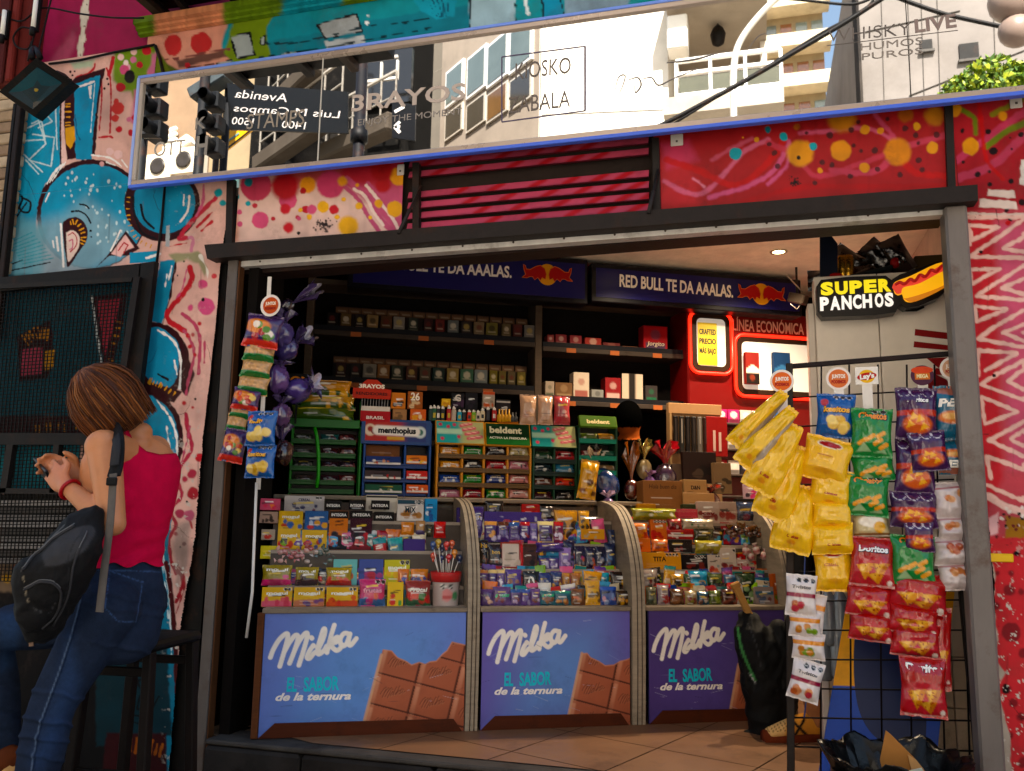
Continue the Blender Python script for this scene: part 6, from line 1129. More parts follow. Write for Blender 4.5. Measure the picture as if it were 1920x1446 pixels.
# third counter: biscuits and bars
z3=Zm(1140,920,5.333)
C3=[('yellow green foil bag lying across the top',(232,180,690,292),.27,'9A9A24',('E8E4D0','C8B040'),dict(kind='bag',dep_=.03,txt='Oblea',tc='F4F0E0',ty=.6,tw=.3)),('yellow carton edge behind the foil bag',(298,132,480,182),.32,'C88A1E',(),dict(rows=0)),('pink box with pale window',(692,186,900,272),.27,'D84A5A',(),dict(frame='C83A4A',rows=0)),('dark green box behind the pink one',(746,136,902,188),.30,'3A4A2A',(),dict(rows=0)),('white carton with red scribbled lettering',(906,110,1116,330),.27,'B8A498',('8A2A26',),dict(txt='cav',tc='8A2420',ty=.4,tw=.6)),('tall pale carton with red lip print',(1118,112,1292,345),.27,'B0988A',('A03A30',),{}),('blue foil bags in the back corner',(1292,112,1484,300),.29,'2A3A5A',('4A6A9A','8A2A4A','1E2A44'),dict(kind='bag')),('shiny red bag by the left panel',(108,262,252,334),.25,'C8281E',('E85A4A',),dict(kind='bag')),('orange crumpled packets by the left panel',(222,325,402,474),.22,'D87A1E',('E0A02A','B83A1E'),dict(kind='bag')),('orange biscuit box with four black seals',(432,290,592,490),.23,'DC741A',('C82A1E',),dict(seals=4)),('red and white packets beside the orange box',(594,282,742,394),.25,'A82428',('D8D0CC','6A1A1E'),dict(kind='bag')),('pale wafer packets with green corner',(746,290,1062,384),.24,'B8A890',('3A6A2A','2A5A22','C8B8A0'),dict(kind='bag')),('stack of red and white striped bars',(600,396,850,484),.22,'B82A2A',('E8D8D0',),dict(bar=('E0D0C8',.3,.5),rows=3)),('olive wrapped packets behind the striped bars',(860,380,1062,500),.23,'4A4A30',('6A6A4A','2E2E1E'),dict(kind='bag')),('orange box with brown ball pictures',(226,476,430,612),.19,'DC761C',('8A2A1A','A83A1E'),dict(rows=1)),('orange bag with round biscuits',(436,490,604,606),.19,'D8701C',('A84A1E','7A2A16'),dict(kind='bag')),('black box with red patterns',(616,492,846,612),.19,'221416',('A8242A','8A8080','5A1A1E'),{}),('yellow green crumpled bags in the centre',(870,500,1150,628),.18,'A89A2A',('C8B04A','7A7A22','8A6A2A'),dict(kind='bag',dep_=.03)),('bright yellow biscuit box lettered TITA',(302,622,736,792),.15,'E09C1C',(),dict(txt='TITA',tc='3A1A10',ty=.5,tw=.3,th=.022,rows=0,seals=4)),('black biscuit box with four ring seals',(742,642,1002,804),.15,'1E1416',('3A2022','8A2A22'),dict(seals=4)),('white and red biscuit box with two seals',(1010,642,1132,824),.14,'C8B8AC',('C83A2A','D85A3A','8A9A9A'),dict(seals=2)),('white box with red vertical stripes',(1134,572,1288,824),.15,'C8B8AC',('A8242A','8A1E22'),dict(seals=1)),('white tray with red edge',(1290,690,1412,776),.16,'C0A8A0',('A83A34',),{}),('orange carton standing at the right end',(1482,780,1662,900),.15,'C86A2A',('E08A3A',),{}),('blue carton below the orange one',(1482,870,1662,972),.10,'2A6A8A',('C8C8C8','1E4A6A'),{}),('pale carton with blue band at the right end',(1482,962,1662,1166),.05,'9A8A84',('5A6A8A','7A3A3A'),dict(bar=('3A6A8A',.55,.75))),('orange and green carton at the right edge',(1664,830,1742,1166),.06,'B85A22',('4A7A2A','C88A2A'),{}),('silver and red foil packets by the left panel',(332,780,502,1010),.10,'A89890',('3A2A2A','D8D0C8','8A2A26'),dict(kind='bag')),('grey green bar in the front corner',(384,962,492,1186),.05,'6A6A54',('3A4A3A','8A8A6A'),dict(kind='bag')),('silver white bar with red ring',(500,942,612,1186),.05,'A8989C',('B83A34',),dict(kind='bag')),('gold foil bar with dark diagonal pieces',(622,832,762,986),.10,'C8942A',('2A2016','E8C86A'),dict(kind='bag')),('brown foil bar under the gold one',(622,982,762,1180),.05,'6A442A',('8A5A3A',),dict(kind='bag')),('green and gold foil bar',(762,832,872,992),.11,'3A5A3A',('C8A23A','2A3A2A'),dict(kind='bag')),('cream bar with olive picture',(772,1000,892,1170),.05,'A89468',('7A7A2A','8A2A22'),dict(kind='bag')),('bright turquoise foil bag',(812,800,1002,1002),.10,'1E9AC8',('C8A83A','1A6AA0','6AD0F0'),dict(kind='bag')),('green and yellow foil bar',(1002,832,1152,1002),.11,'4A5A2A',('C8A83A','2A4A22'),dict(kind='bag')),('blue and white bar in the front row',(894,1010,1010,1166),.05,'2A5A7A',('C0B8B0','8A5A4A'),dict(kind='bag')),('olive green bar in the front row',(1012,1000,1132,1160),.05,'5A6A2A',('8A9A3A','3A4A1E'),dict(kind='bag')),('dark red bar behind the wooden handle',(1136,985,1288,1160),.055,'5A2A26',('3A4A5A','8A4A3A'),dict(kind='bag')),('blue patterned packet behind the wooden handle',(1162,842,1292,968),.11,'2A5A86',('7A3A6A','4A8AB0'),dict(kind='bag')),('dark green glossy foil sweets',(1292,822,1484,1152),.09,'1A3A20',('3A6A34','0E2414','8AA87A'),dict(kind='bag',dep_=.02))]
for lab,b_,off,base,bl,kw in C3:
 kw=dict(kw);kd=kw.pop('kind','box');rw=kw.pop('dep_',.016 if kd!='box' else.03)
 item('biscuit_box' if kd=='box' else 'snack_packet',lab+' in the third counter','sweets',z3(*b_),off,base,bl,kind=kd,dep_=rw,zfix=.519 if b_[3]>1100 else None,rows=kw.pop('rows',2),**kw)
for k in range(9):
 a_,b_=1200+45*k+rnd.uniform(-12,12),400+rnd.uniform(-30,30)+30*(k%2);q=z3(a_,b_,a_,b_);d_,z_=ctrdz(q[0],q[1],.22);g=G('cellophane');f=Fr(ctrp(d_,z_,.22),CD).rot(rnd.uniform(-40,40));g.ball(f.o,(.022,.017,.017),rnd.choice(['5A2A16','6A3418','4A2212']),None,12,8)
 th_=np.linspace(0,2*math.pi,11);g.grid(np.stack([f(.006*np.cos(th_),.015+0*th_,.006*np.sin(th_)),f(.02*np.cos(th_),.034+.006*np.cos(4*th_),.014*np.sin(th_))]),'8A5A2A');tag(g.build('wrapped_sweet'),'brown foil wrapped sweet in the mound at the back of the third counter','sweet','brown foil wrapped sweets')
for k in range(7):
 a_,b_=1380+56*k,610+60*(k%2)-5*k;q=z3(a_,b_,a_,b_);d_,z_=ctrdz(q[0],q[1],.18);g=G('cellophane');f=Fr(ctrp(d_,z_-.02,.18),CD).rot(rnd.uniform(-15,15));X=np.linspace(0,2*math.pi,15);pr=[(.0,0),(.016,.004),(.019,.02),(.017,.036),(.007,.044),(.014,.058)];f.o=f.o;g.lathe(f,pr,np.array([H('B89A90'),H('C8A8A0'),H('B85A5A'),H('D8C8C0'),H('A83A3A'),H('D8C8C0')]),12);tag(g.build('wrapped_sweet'),'white and pink wrapped marshmallow beside the yellow crisp bags','sweet','white and pink wrapped marshmallows')
pal=[('teal','1E8A8A'),('orange','E07A1E'),('lime','8AB82A'),('crimson','B01E2A'),('royal blue','1E4AB0'),('pink','D85A8A'),('cream','D8C8A8'),('chocolate brown','4A2414'),('golden','E0A81E'),('violet','6A3AA0'),('white','D8D4D0'),('black','141012'),('sky blue','4AA0D0'),('scarlet','D82A1E')]
rg=random.Random(21)
for wn,d0,d1,tiers in(('gummy',.03,.70,((.093,.519,.055),(.168,.604,.06),(.236,.757,.075))),('middle',.95,1.60,((.082,.519,.085),(.138,.586,.095),(.198,.677,.105),(.252,.795,.10))),('third',1.73,2.36,((.082,.519,.09),(.138,.586,.09),(.198,.677,.10),(.252,.795,.09)))):
 for ti,(off,z0,hh)in enumerate(tiers):
  cs=pal[:];rg.shuffle(cs);n=12;
  for k in range(n):
   nm_,c_=cs[k];c2=rg.choice(pal)[1];x=d0+(d1-d0)*(k+rg.uniform(.25,.75))/n;w=rg.uniform(.05,.075);h=hh*rg.uniform(.9,1.25);kd=rg.choice(['bag','box','bag']);f=Fr(ctrp(x,z0,off),CD).pitch(5).rot(rg.uniform(-9,9));sd=rg.randint(0,900)
   if kd=='box':
    g=G('card');g.box(f,-w/2,w/2,0,h,-.010,-.0008,c_,bev=.0015);X,Y=np.meshgrid(np.linspace(-w/2+.001,w/2-.001,14),np.linspace(h-.001,.001,18));p=P(X,Y,c_);art(p,w,h,c_,(c2,rg.choice(pal)[1]),rg.choice([None,c2]),None,rg.choice([0,2]),None,sd);g.grid(f(X,Y,0.0),p.c,None,False)
   else:g=G('foil');pillow(g,f,w,h,.010,lambda p:art(p,w,h,c_,(c2,rg.choice(pal)[1]),rg.choice([None,c2]),None,0,None,sd),12,16,c_,seed=sd%8,crimp=.07)
   tag(g.build('sweet_packet'),f"{nm_} packet peeking out behind row {('one', 'two', 'three', 'four')[ti]} of the {wn} counter, counted from the bottom",'sweets',f'packets behind the front rows of the {wn} counter')
# racks standing on the counter tops
OR=.56
rk=cz(OR)
def dz(px,py,o=OR):return A(*ctrdz(px,py,o))
def rbox(g,x0,y0,x1,y1,zb,zf,col,mt=None,bev=.002,o=OR):
 q0,q1=dz(x0,y1,o),dz(x1,y0,o);g.box(cz(o),q0[0],q1[0],q0[1],q1[1],zb,zf,col,mt,bev=bev)
def rack(name,label,px0,py0,px1,py1,col,cols,rows,shelf_col,yb=None):
 D=thing(name,ctrp(dz((px0+px1)/2,py1)[0],1.004,OR+.06),label,'gum rack');g=G('plastic');yb=yb or py1
 q0,q1=dz(px0,py1),dz(px1,py0);z0=1.0045
 g.box(rk,q0[0]+.004,q1[0]-.004,z0,q1[1],-.13,-.12,'1A1614');g.build('back_panel',D)
 for x_ in cols:
  g=G('plastic');d_=dz(x_,py1)[0];g.box(rk,d_-.006,d_+.006,z0,q1[1],-.12,.0,col,bev=.003);g.build('upright',D)
 for y_ in rows:
  g=G('plastic');zz=dz(px0,y_)[1];f=rk.at(0,zz,-.0).pitch(-14);f=Fr(rk(0,zz,0),CD,UZ);g.box(f,q0[0]+.008,q1[0]-.008,-.012,.004,-.11,.003,shelf_col,bev=.002);g.box(f,q0[0]+.008,q1[0]-.008,.004,.012,-.002,.003,shelf_col);g.build('shelf',D)
 return D
def gum(lab,x0,y0,x1,y1,c,bl,txt=None,tc='F0EAE4',n=1,grp=None,o=OR-.0):
 return item('gum_pack',lab,'gum',(x0,y0,x1,y1),o+.02,c,bl,kind='bar',dep_=.014,tilt=28,txt=txt,tc=tc,ty=.4,th=None,tw=.6,rows=1,group=grp)
z3_=lambda a,b:(520+a/5.784,700+b/5.784);z4_=lambda a,b:(800+a/6,720+b/6)
RG=rack('gum_rack','green plastic gum rack with curved bright green divider',537,797,672,926,'147A2A',(542,672),(826,852,877,903,920),'0E5A24')
g=G('plastic');rbox(g,534,790,674,800,-.13,.03,'0E6A28');rbox(g,668,752,676,926,-.10,.02,'127A2E');g.build('tray',RG)
g=G('plastic');pts=[z3_(*a)for a in((405,595),(430,700),(448,900),(446,1100),(428,1245))];g.tube([rk(*dz(*a),.035)for a in pts],.009,'3A9A1E',8);g.build('divider',RG)
cnm=['dark olive','grey','charcoal','brown'];
for r_,yb in enumerate((826,852,877,903)):
 gum(f'dull {cnm[r_]} gum pack in the narrow left column of the green rack',550,yb-15,586,yb,('3A4030','5A5854','2E2C2C','4A3A34')[r_],('7A7A70','2A2A24'))
 gum(f"{('turquoise', 'dark red', 'plum', 'wine')[r_]} gum pack on shelf {('one', 'two', 'three', 'four')[r_]} of the green rack, left half",602,yb-14,634,yb+1,('2A5A5A','4A1A1E','3E2028','481E2A')[r_],('7A8A84','5A2A2A'))
 gum(f"{('maroon', 'brown red', 'dark violet', 'red striped')[r_]} gum pack on shelf {('one', 'two', 'three', 'four')[r_]} of the green rack, right half",636,yb-14,667,yb+1,('4A1620','50241E','32202E','6A2426')[r_],('8A4A4A','A89A94'))
for k,(a_,b_,c_,d_)in enumerate(((575,712,660,748),(560,738,668,766),(545,762,668,790))):
 item('snack_bag',('top','middle','lowest')[k]+' yellow and green snack bag lying on the green rack','snack bag',(a_,b_,c_,d_),OR,('C88A1A','B8861C','5A6A1E')[k],('D8A02A','3A5A1A','E0A82A'),bar=('3A5A1E',.05,.35),kind='bag',dep_=.035,tilt=16)
g=G('card');f2=Fr(rk(*dz(545,722),.06),CD);g.text('ONE',f2,0,0,.036,'E08A1A',wd=.13,al='L',bold=.04,z=.004);g.box(f2,-.01,.14,-.012,.05,-.004,0,'14100C');f2=None;g.box(rk.at(*dz(545,722),.055),.03,.04,-.2,-.01,-.004,0,'14100C');g.build('shelf_sign',label='black strip with orange letters above the yellow and green bags',cat='sign')
RB=rack('gum_rack','blue gum rack with red and blue header lettered in black',676,793,806,928,'1E4A90',(680,757,804),(872,899,924),'1A3A7A')
g=G('plastic');rbox(g,676,790,808,832,-.12,.012,'1C4484');q0,q1=dz(684,826),dz(799,794);X,Y=np.meshgrid(np.linspace(q0[0],q1[0],70),np.linspace(q1[1],q0[1],20));p=P(X,Y,'B82A22');w_=q1[0]-q0[0];h_=q1[1]-q0[1]
p.rect(q0[0]+w_*.6,0,9,9,'2A3A7A',.08);p.circ(q0[0]+w_*.08,q0[1]+h_*.55,.03,'D8C0A8',.008);p.circ(q0[0]+w_*.08,q0[1]+h_*.6,.014,'A8281E',.006);p.circ(q0[0]+w_*.15,q0[1]+h_*.5,.018,'8A1A1A',.004);p.circ(q0[0]+w_*.9,q0[1]+h_*.5,.03,'C8D0D0',.01);p.circ(q0[0]+w_*.9,q0[1]+h_*.5,.016,'2A6A5A',.006);p.rect(q0[0]+w_*.36,q0[1]+h_*.06,q0[0]+w_*.64,q0[1]+h_*.24,'C89A3A',.004);p.line([(q0[0]+w_*.2,q0[1]+h_*.55),(q0[0]+w_*.82,q0[1]+h_*.52)],h_*.5,'E8E0D8',.012)
g.grid(rk(X,Y,.0125),p.c,'print',False);g.text('menthoplus',rk,q0[0]+w_*.52,q0[1]+h_*.42,h_*.30,'100C10',wd=w_*.62,bold=.05,z=.0145);g.build('header',RB)
for x0,x1,yb,c,bl,lab in((686,752,872,'243A7A',('C83A2A','D8D0C8','C87A3A'),'blue and red mint box on the top shelf of the blue rack'),(762,801,870,'D87A22',('E0B02A','C83A2A','3A3A6A'),'orange and yellow mint box on the top shelf of the blue rack'),(684,752,899,'4A3A3A',('C82A2A','D8C8B8','2A5A3A'),'striped mint box on the middle shelf of the blue rack'),(762,802,899,'C8302A',('E8D8D0','A81E1E'),'red mint box on the middle shelf of the blue rack'),(684,754,925,'2A5A40',('D8D0C0','B82A2A','8A8A5A'),'green and white mint box on the low shelf of the blue rack'),(762,803,925,'D8601E',('E8D8C0','C8401A'),'orange mint box on the low shelf of the blue rack')):
 item('mint_box',lab,'mints',(x0,yb-16,x1,yb-1),OR-.015,c,bl,tilt=12,dep_=.05,bar=('D8D0C8',.05,.25))
item('card_box','brown cardboard flaps behind the top shelf of the blue rack','box',(684,836,750,857),OR+.03,'7A4A2A',('8A5A34',),rows=0)
def onrack(lab,nm,ct,x0,y0,x1,y1,c,bl,o=OR+.02,**k):return item(nm,lab,ct,(x0,y0,x1,y1),o,c,bl,tilt=0,**k)
g=G('card');q0=dz(661,746);hp=[(-.0,0),(.19,0),(.195,.05),(.155,.053),(.15,.075),(.12,.098),(.07,.098),(.04,.072),(.035,.053),(.0,.053)];fR=rk.at(q0[0],q0[1],.0);g.prism([fR(x,y,0)for x,y in hp],CN*.004,'C83A20');g.text('3RAYOS',fR,.095,.054,.02,'F0E0D0',wd=.13,bold=.05,z=.002);g.text('RENDIDORES',fR,.095,.018,.015,'3A1410',wd=.16,bold=.02,z=.002)
HC=g.build('lighter_display',label='red header card above a tray of black pens, red and white base',cat='display card');q1=dz(676,790);q2=dz(731,768);
g=G('card');g.box(rk,q1[0],q2[0],q1[1],q2[1]+.012,-.05,.012,'D8CCC0');g.box(rk,q1[0]-.002,q2[0]+.002,q1[1],q2[1]-.012,.012,.0135,'B8202A');g.text('BRASIL',rk,(q1[0]+q2[0])/2,q1[1]+.012,.016,'E8DCD4',wd=.09,bold=.02,z=.015);g.build('tray',HC)
for k in range(10):q=dz(678+5.4*k,765);g=G('plastic');g.tube([rk(q[0],q2[1],-.02),rk(q[0]+.002,dz(0+700,742+rnd.uniform(-2,3))[1],-.022)],.0045,rnd.choice(['15151A','1E1E24','3A3A3A']),6);g.tube([rk(q[0],q2[1],-.0155),rk(q[0]+.002,q2[1]+.06,-.0175)],.001,'C0C0C0',4);tag(g.build('pen'),'black pen in the red and white tray under the red card','pen','black pens in the red and white tray')
onrack('orange card standing on the blue rack','display_card','card',733,737,761,766,'D07A22',('2A4A4A','1A1A1A'),rows=1);onrack('tan card tray under the orange card','display_tray','tray',736,768,763,791,'A87A52',('7A5A3A',),rows=1);onrack('brown and white card with number on the blue rack','display_card','card',764,735,793,766,'A85A22',('D8B890',),txt='26',tc='F0E4D4',ty=.5,tw=.6,th=.04);onrack('small orange and white tray under the number card','display_tray','tray',769,768,799,792,'D8641E',('E8C8A0','E09A3A'),bar=('D8C8B8',.02,.2))
lc_=['1A3A30','1E5A3A','1A1A20','1A1A20','B82420','B8A898','2A9AB8','1A1418','D03A22','7AA82A','C8B8A8','D8C8A8','2A2024','B82A26'];ln_=['dark teal','green','black','second black','red','beige','turquoise','black and white','bright red','lime','pale','tall cream','tall white and black','tall red']
for k,(a_,t_)in enumerate(zip((45,85,130,180,250,305,370,420,480,530,580,630,690,760),(240,235,240,245,240,250,285,290,290,290,295,270,255,260))):
 x_,y0=z4_(a_,t_);_,y1=z4_(a_,410);q0,q1=dz(x_,y1+1,OR+.03),dz(x_,y0,OR+.03);f=cz(OR+.03).at(q0[0],q0[1]);h_=q1[1]-q0[1];g=G('plastic');wv=.012
 g.box(f,-wv,wv,0,h_*.78,-.012,.0,lc_[k],bev=.004);g.box(f,-wv*.7,wv*.7,h_*.78,h_*.92,-.011,-.001,'D8D0C8','frame_metal',bev=.002);g.box(f,-wv*.5,wv*.3,h_*.92,h_,-.009,-.003,'E0D8D0',bev=.002);g.box(f,-wv*.6,wv*.5,h_*.2,h_*.5,0,.0006,rnd.choice(['D8D0C8','2A2A2A','B8A040',lc_[k]]))
 tag(g.build('lighter'),ln_[k]+' lighter standing in the row on the yellow rack','lighter','lighters in a row on the yellow rack')
for k,a_ in enumerate((815,850,888,925,965,1000)):
 x_,y0=z4_(a_,285 if k<4 else 320);_,y1=z4_(a_,420);q0,q1=dz(x_,y1+1),dz(x_,y0);g=G('plastic');h_=q1[1]-q0[1];f=rk.at(q0[0],q0[1]);g.lathe(f,[(0,0),(.012,0),(.012,h_*.5),(.005,h_*.62),(.004,h_),(0,h_)],'C8923A' if k<4 else '4A4A4A',10);tag(g.build('glue_bottle'),('amber bottle with pale nozzle' if k<4 else 'grey bottle with thin nozzle')+' beside the lighters','bottle','small '+('amber' if k<4 else 'grey')+' bottles beside the lighters')
onrack('black card with white round letter behind the lighters','display_card','card',846,738,871,766,'14121A',('4A2A4A',),o=OR+.05,txt='G',tc='D8CCC4',ty=.5,tw=.45,th=.035);onrack('tall black carton behind the lighters','carton','carton',872,737,896,768,'15121A',('2A2030',),o=OR+.05);onrack('yellow star card behind the lighters','display_card','card',828,748,845,762,'D8A81E',('C88A1A',),o=OR+.05);onrack('orange and white carton behind the lighters','carton','carton',905,735,928,765,'A89888',('C85A2A','8A7A6A'),o=OR+.05,top='C8502A');onrack('dark carton with white line beside the tissue packs','carton','carton',930,750,957,790,'2A2022',('4A3A3A',),o=OR+.05,bar=('C8C0B8',.86,.92))
onrack('orange carton base on the yellow rack','carton','carton',935,790,972,797,'C8762A',(),rows=0)
for k,(a_,b_,c_,ds)in enumerate(((974,1006,'C8A084','plain pinkish tan tissue pack'),(1008,1037,'CCA48A','pinkish tan tissue pack with faint emblem'),(1038,1069,'B84A50','tissue pack printed with red script'))):onrack(ds+' on the yellow rack','tissue_pack','tissues',a_,741+k,b_,796,c_,('D8B8A8','C89A88')if k<2 else('A8202A','D8A8A0','C03A44'),kind='bag',dep_=.03,rows=0 if k<2 else 2,mt='cellophane')
RY=rack('gum_rack','yellow framed gum rack with teal and green header panels',816,828,996,936,'C8861C',(818,865,906,951,994),(854,880,908,936),'6A4A1A');RR=rack('gum_rack','dark green framed gum rack with a teal header panel',998,836,1082,938,'14442A',(1000,1039,1080),(864,888,913,939),'0E2A1C')
for D,x0,x1,base,kind in((RY,818,907,'3A9A9A',0),(RY,911,993,'0E3A1A',1),(RR,997,1079,'2A8A88',0)):
 q0,q1=dz(x0,830+(x0-818)*.04),dz(x1,790+(x0-818)*.045);w_,h_=q1[0]-q0[0],q1[1]-q0[1];f=rk.at(q0[0],q0[1],.02).pitch(18);g=G('plastic');g.box(f,-.006,w_+.006,-.004,h_+.006,-.02,-.001,'C8881C' if D is RY else '12402A',bev=.003);X,Y=np.meshgrid(np.linspace(0,w_,46),np.linspace(h_,0,22));p=P(X,Y,base)
 if not kind:
  p.rect(w_*.5,-1,w_*1.2,1,'A8A878',.05);p.rect(0,h_*.42,w_*.55,h_*.66,'A8C8B0',.008)
  for k in range(4):y_=h_*(.82-.2*k);p.line([(w_*(.52+.05*k),y_),(w_*(.74+.07*k),y_+h_*.1)],h_*.15,'C8606A',.004);p.line([(w_*(.53+.05*k),y_+.004),(w_*(.73+.07*k),y_+h_*.1+.004)],h_*.04,'E8B0A8',.003)
  for a_,b_ in((.08,.85),(.25,.75),(.38,.85),(.12,.2),(.47,.3)):p.circ(w_*a_,h_*b_,h_*.08,'C83A5A',.004)
 else:p.rect(0,0,w_,h_*.36,'1A6A2A',.01)
 g.grid(f(X,Y,0.0),p.c,'print',False)
 if kind:g.text('beldent',f,w_*.45,h_*.56,h_*.3,'E0D8B8',wd=w_*.74,bold=.04,z=.001);g.text('ACTIVA LA FRESCURA',f,w_*.5,h_*.28,h_*.1,'E8E4D0',wd=w_*.86,bold=.03,z=.001)
 g.build('header',D)
gc_=[['D08A22','1E7A2E','241A1A','A8986A'],['D08A22','2E2420','A82028','B8707A'],['24489A','1E7A30','22347A','B8706A'],['B87080','A0202A','2A7A34','C88A80']];gn_=[['orange','bright green','black and silver','khaki'],['amber','dark brown','crimson','rose'],['bright blue','mid green','navy blue','red and white'],['pale rose','deep red','green and red','white and pink']]
for r_ in range(4):
 for c_ in range(4):
  x0,x1=((825,863),(869,908),(913,951),(955,991))[c_];yb=(853,879,905,933)[r_]
  gum(f'{gn_[r_][c_]} gum pack in the yellow framed rack',x0,yb-17,x1,yb,gc_[r_][c_],(gc_[r_][c_],'D8D0C4','3A2A2A'),txt='beldent',tc='E8E0D4')
for r_ in range(4):
 for c_ in range(2):
  x0,x1=((1001,1036),(1042,1078))[c_];yb=(861,885,911,937)[r_];col=[['2A4A30','A82A2E'],['24343A','3A7A9A'],['6A3A2A','C83A24'],['4A1E24','2A2422']][r_][c_]
  gum([['dark green','red'],['slate','sky blue and white'],['brown orange','vermilion'],['wine','near black']][r_][c_]+' gum pack in the dark green framed rack',x0,yb-17,x1,yb,col,('C8C0B4',col,'2A2020'))
RL=rack('gum_rack','low green gum rack with an olive header beside the shopkeeper',1083,800,1158,885,'10402A',(1086,1156),(826,858,885),'1E8A72')
g=G('plastic');q0,q1=dz(1085,800),dz(1156,779);f=rk.at(q0[0],q0[1],.02).pitch(22);w_,h_=q1[0]-q0[0],q1[1]-q0[1];g.box(f,0,w_,0,h_,-.02,0,'4A6A1E',bev=.004);g.text('beldent',f,w_*.5,h_*.3,h_*.34,'D8C89A',wd=w_*.6,bold=.04,z=.001);g.build('header',RL)
for k,(a_,b_,y_,c_,ds)in enumerate(((1090,1120,824,'5A6A2A','olive'),(1124,1154,825,'A87A3A','tan'),(1090,1122,856,'8A3A34','rusty red'),(1126,1154,856,'2A5A4A','bottle green'),(1092,1122,884,'3A2A2A','dark umber'),(1126,1156,884,'8A6A4A','buff'))):gum(ds+' gum pack in the low green rack',a_,y_-13,b_,y_,c_,('C8C0B0',c_))
# foil eggs, cards and boxes behind the third counter
def egg(lab,px,py,r,o,body,foil,tilt=0,ruff=1.0,nm='foil_egg'):
 q=A(*ctrdz(px,py,o));m=mpp(ctrp(q[0],q[1],o));r*=m;f=cz(o).at(q[0],q[1]).rot(tilt);D=thing(nm,f.o-UZ*r*1.2,lab,'chocolate egg')
 th,ph=np.meshgrid(np.linspace(0,2*math.pi,25),np.linspace(.02,math.pi,18));s_=1+.05*(vn(th*3,ph*4,1,2)-.5);X=r*np.sin(ph)*np.cos(th)*s_;Zz=r*np.sin(ph)*np.sin(th)*s_;Y=r*1.3*np.cos(ph)
 p=P(th*r,Y,body);p.circ(r*4.6,-r*.1,r*.5,'C8B8C8',r*.1,.7);p.mul(.75+.6*vn(p.x,p.y,r*.35,1));g=G('cellophane');g.grid(f(X,Y,Zz),p.c);g.build('egg_body',D)
 if ruff:
  t2,h2=np.meshgrid(np.linspace(0,2*math.pi,41),np.linspace(0,1,10));rr=r*(.12+.75*h2**1.3)*(1+.35*np.sin(t2*7+h2*3)*h2+.2*np.sin(t2*17));Yy=r*1.22+ruff*r*1.5*h2*(1+.25*np.sin(t2*5));p=P(t2*9,h2*9,foil);p.mul(.5+1.0*vn(p.x*3,p.y,1.0,3));g=G('silver' if foil in('C8C4BC','C8B87A')else 'cellophane');g.grid(f(rr*np.cos(t2),Yy,rr*np.sin(t2)),p.c);g.build('wrapper_ruff',D)
egg('blue foil egg with silver crumpled top tipped to the left',1136,906,24,.60,'22407A','C8C4BC',32,1.1);egg('brown chocolate egg in clear wrap, tall twist',1184,918,15,.62,'5A1E14','8A4A22',0,2.6);egg('silver gold foil egg on the back shelf',1208,880,15,.68,'8A7A5A','C8B87A',0,1.4);egg('purple egg in red trimmed wrap',1248,900,24,.66,'3E2A44','A82028',0,1.0);egg('lilac egg standing on the counter edge',1140,950,13,.52,'8A6AA0','B8A0C0',0,.6);egg('small purple egg below the red trimmed one',1218,908,12,.64,'6A4A84','8A6A9A',0,.5);egg('brown egg with orange round label by the beige holders',1334,945,17,.52,'4A1410','8A2A1A',0,.5)
g=G('foil');q=dz(1098,925,.40);pillow(g,cz(.40).at(q[0],q[1]-.03).rot(-8),.10,.20,.03,lambda p:art(p,.1,.2,'D09A1E',('6A3A1A','8A4A1E','E8B84A'),None,None,0,None,5,1),20,26,'C08A1A',seed=5,lump=.9);g.build('snack_bag',label='crumpled yellow snack bag sticking up between the two right counters',cat='snack bag')
oc3=.48
def back(lab,nm,ct,x0,y0,x1,y1,c,bl=(),o=oc3,**k):return item(nm,lab,ct,(x0,y0,x1,y1),o,c,bl,tilt=k.pop('tilt',4),**k)
CB=back('brown cardboard box with handwritten lines','cardboard_box','box',1207,902,1280,955,'8A5E38',(),rows=0,dep_=.10,txt='Hola buen dia',tc='4A2C1A',ty=.72,tw=.7,tb=0,tsh=.2)
back('cream dispenser box with open sloped top','dispenser','box',1284,900,1326,945,'A8845A',('8A6A48',),rows=0,txt='D&N',tc='2A1A14',ty=.6,tw=.4,dep_=.06);back('long cream card strip under the dispenser','carton','carton',1282,925,1340,950,'B08A60',(),rows=0,o=oc3-.02,dep_=.01);back('tan open dispenser box on the right','dispenser','box',1340,868,1372,925,'7A6248',('3A2E22','4A3A2A'),rows=0,o=.52);back('clear flap pouch box with dark brown fill','dispenser','box',1282,848,1344,905,'2A1612',('4A3A30','1A0E0C'),rows=0,o=.58);back('grey leaflet stack by the wooden dispenser','carton','carton',1262,870,1282,920,'5A4A40',(),rows=0,o=.6)
back('pink and white packs on the far right ledge','carton','carton',1398,908,1424,936,'B89AA8',('D83A7A','E8E0E0','3A2A3A'),o=.56);back('dark ledge box by the far right','carton','carton',1380,936,1432,944,'1A1414',(),rows=0,o=.52)
DS=thing('display_stand',ctrp(dz(1300,840,.75)[0],.9,.75),'beige peg display of black goods with a red side card','display');o7=.75;f7=cz(o7);q0,q1=dz(1254,850,o7),dz(1352,760,o7)
g=G('card');g.box(f7,q0[0],q1[0],1.0045,q1[1],-.03,-.01,'A08060');g.box(f7,q0[0],q1[0],q1[1]-.06,q1[1],-.01,.006,'B08A66',bev=.002);g.box(f7,q0[0],q0[0]+.012,1.0045,q1[1]-.06,-.01,.02,'A88A64');g.build('board',DS)
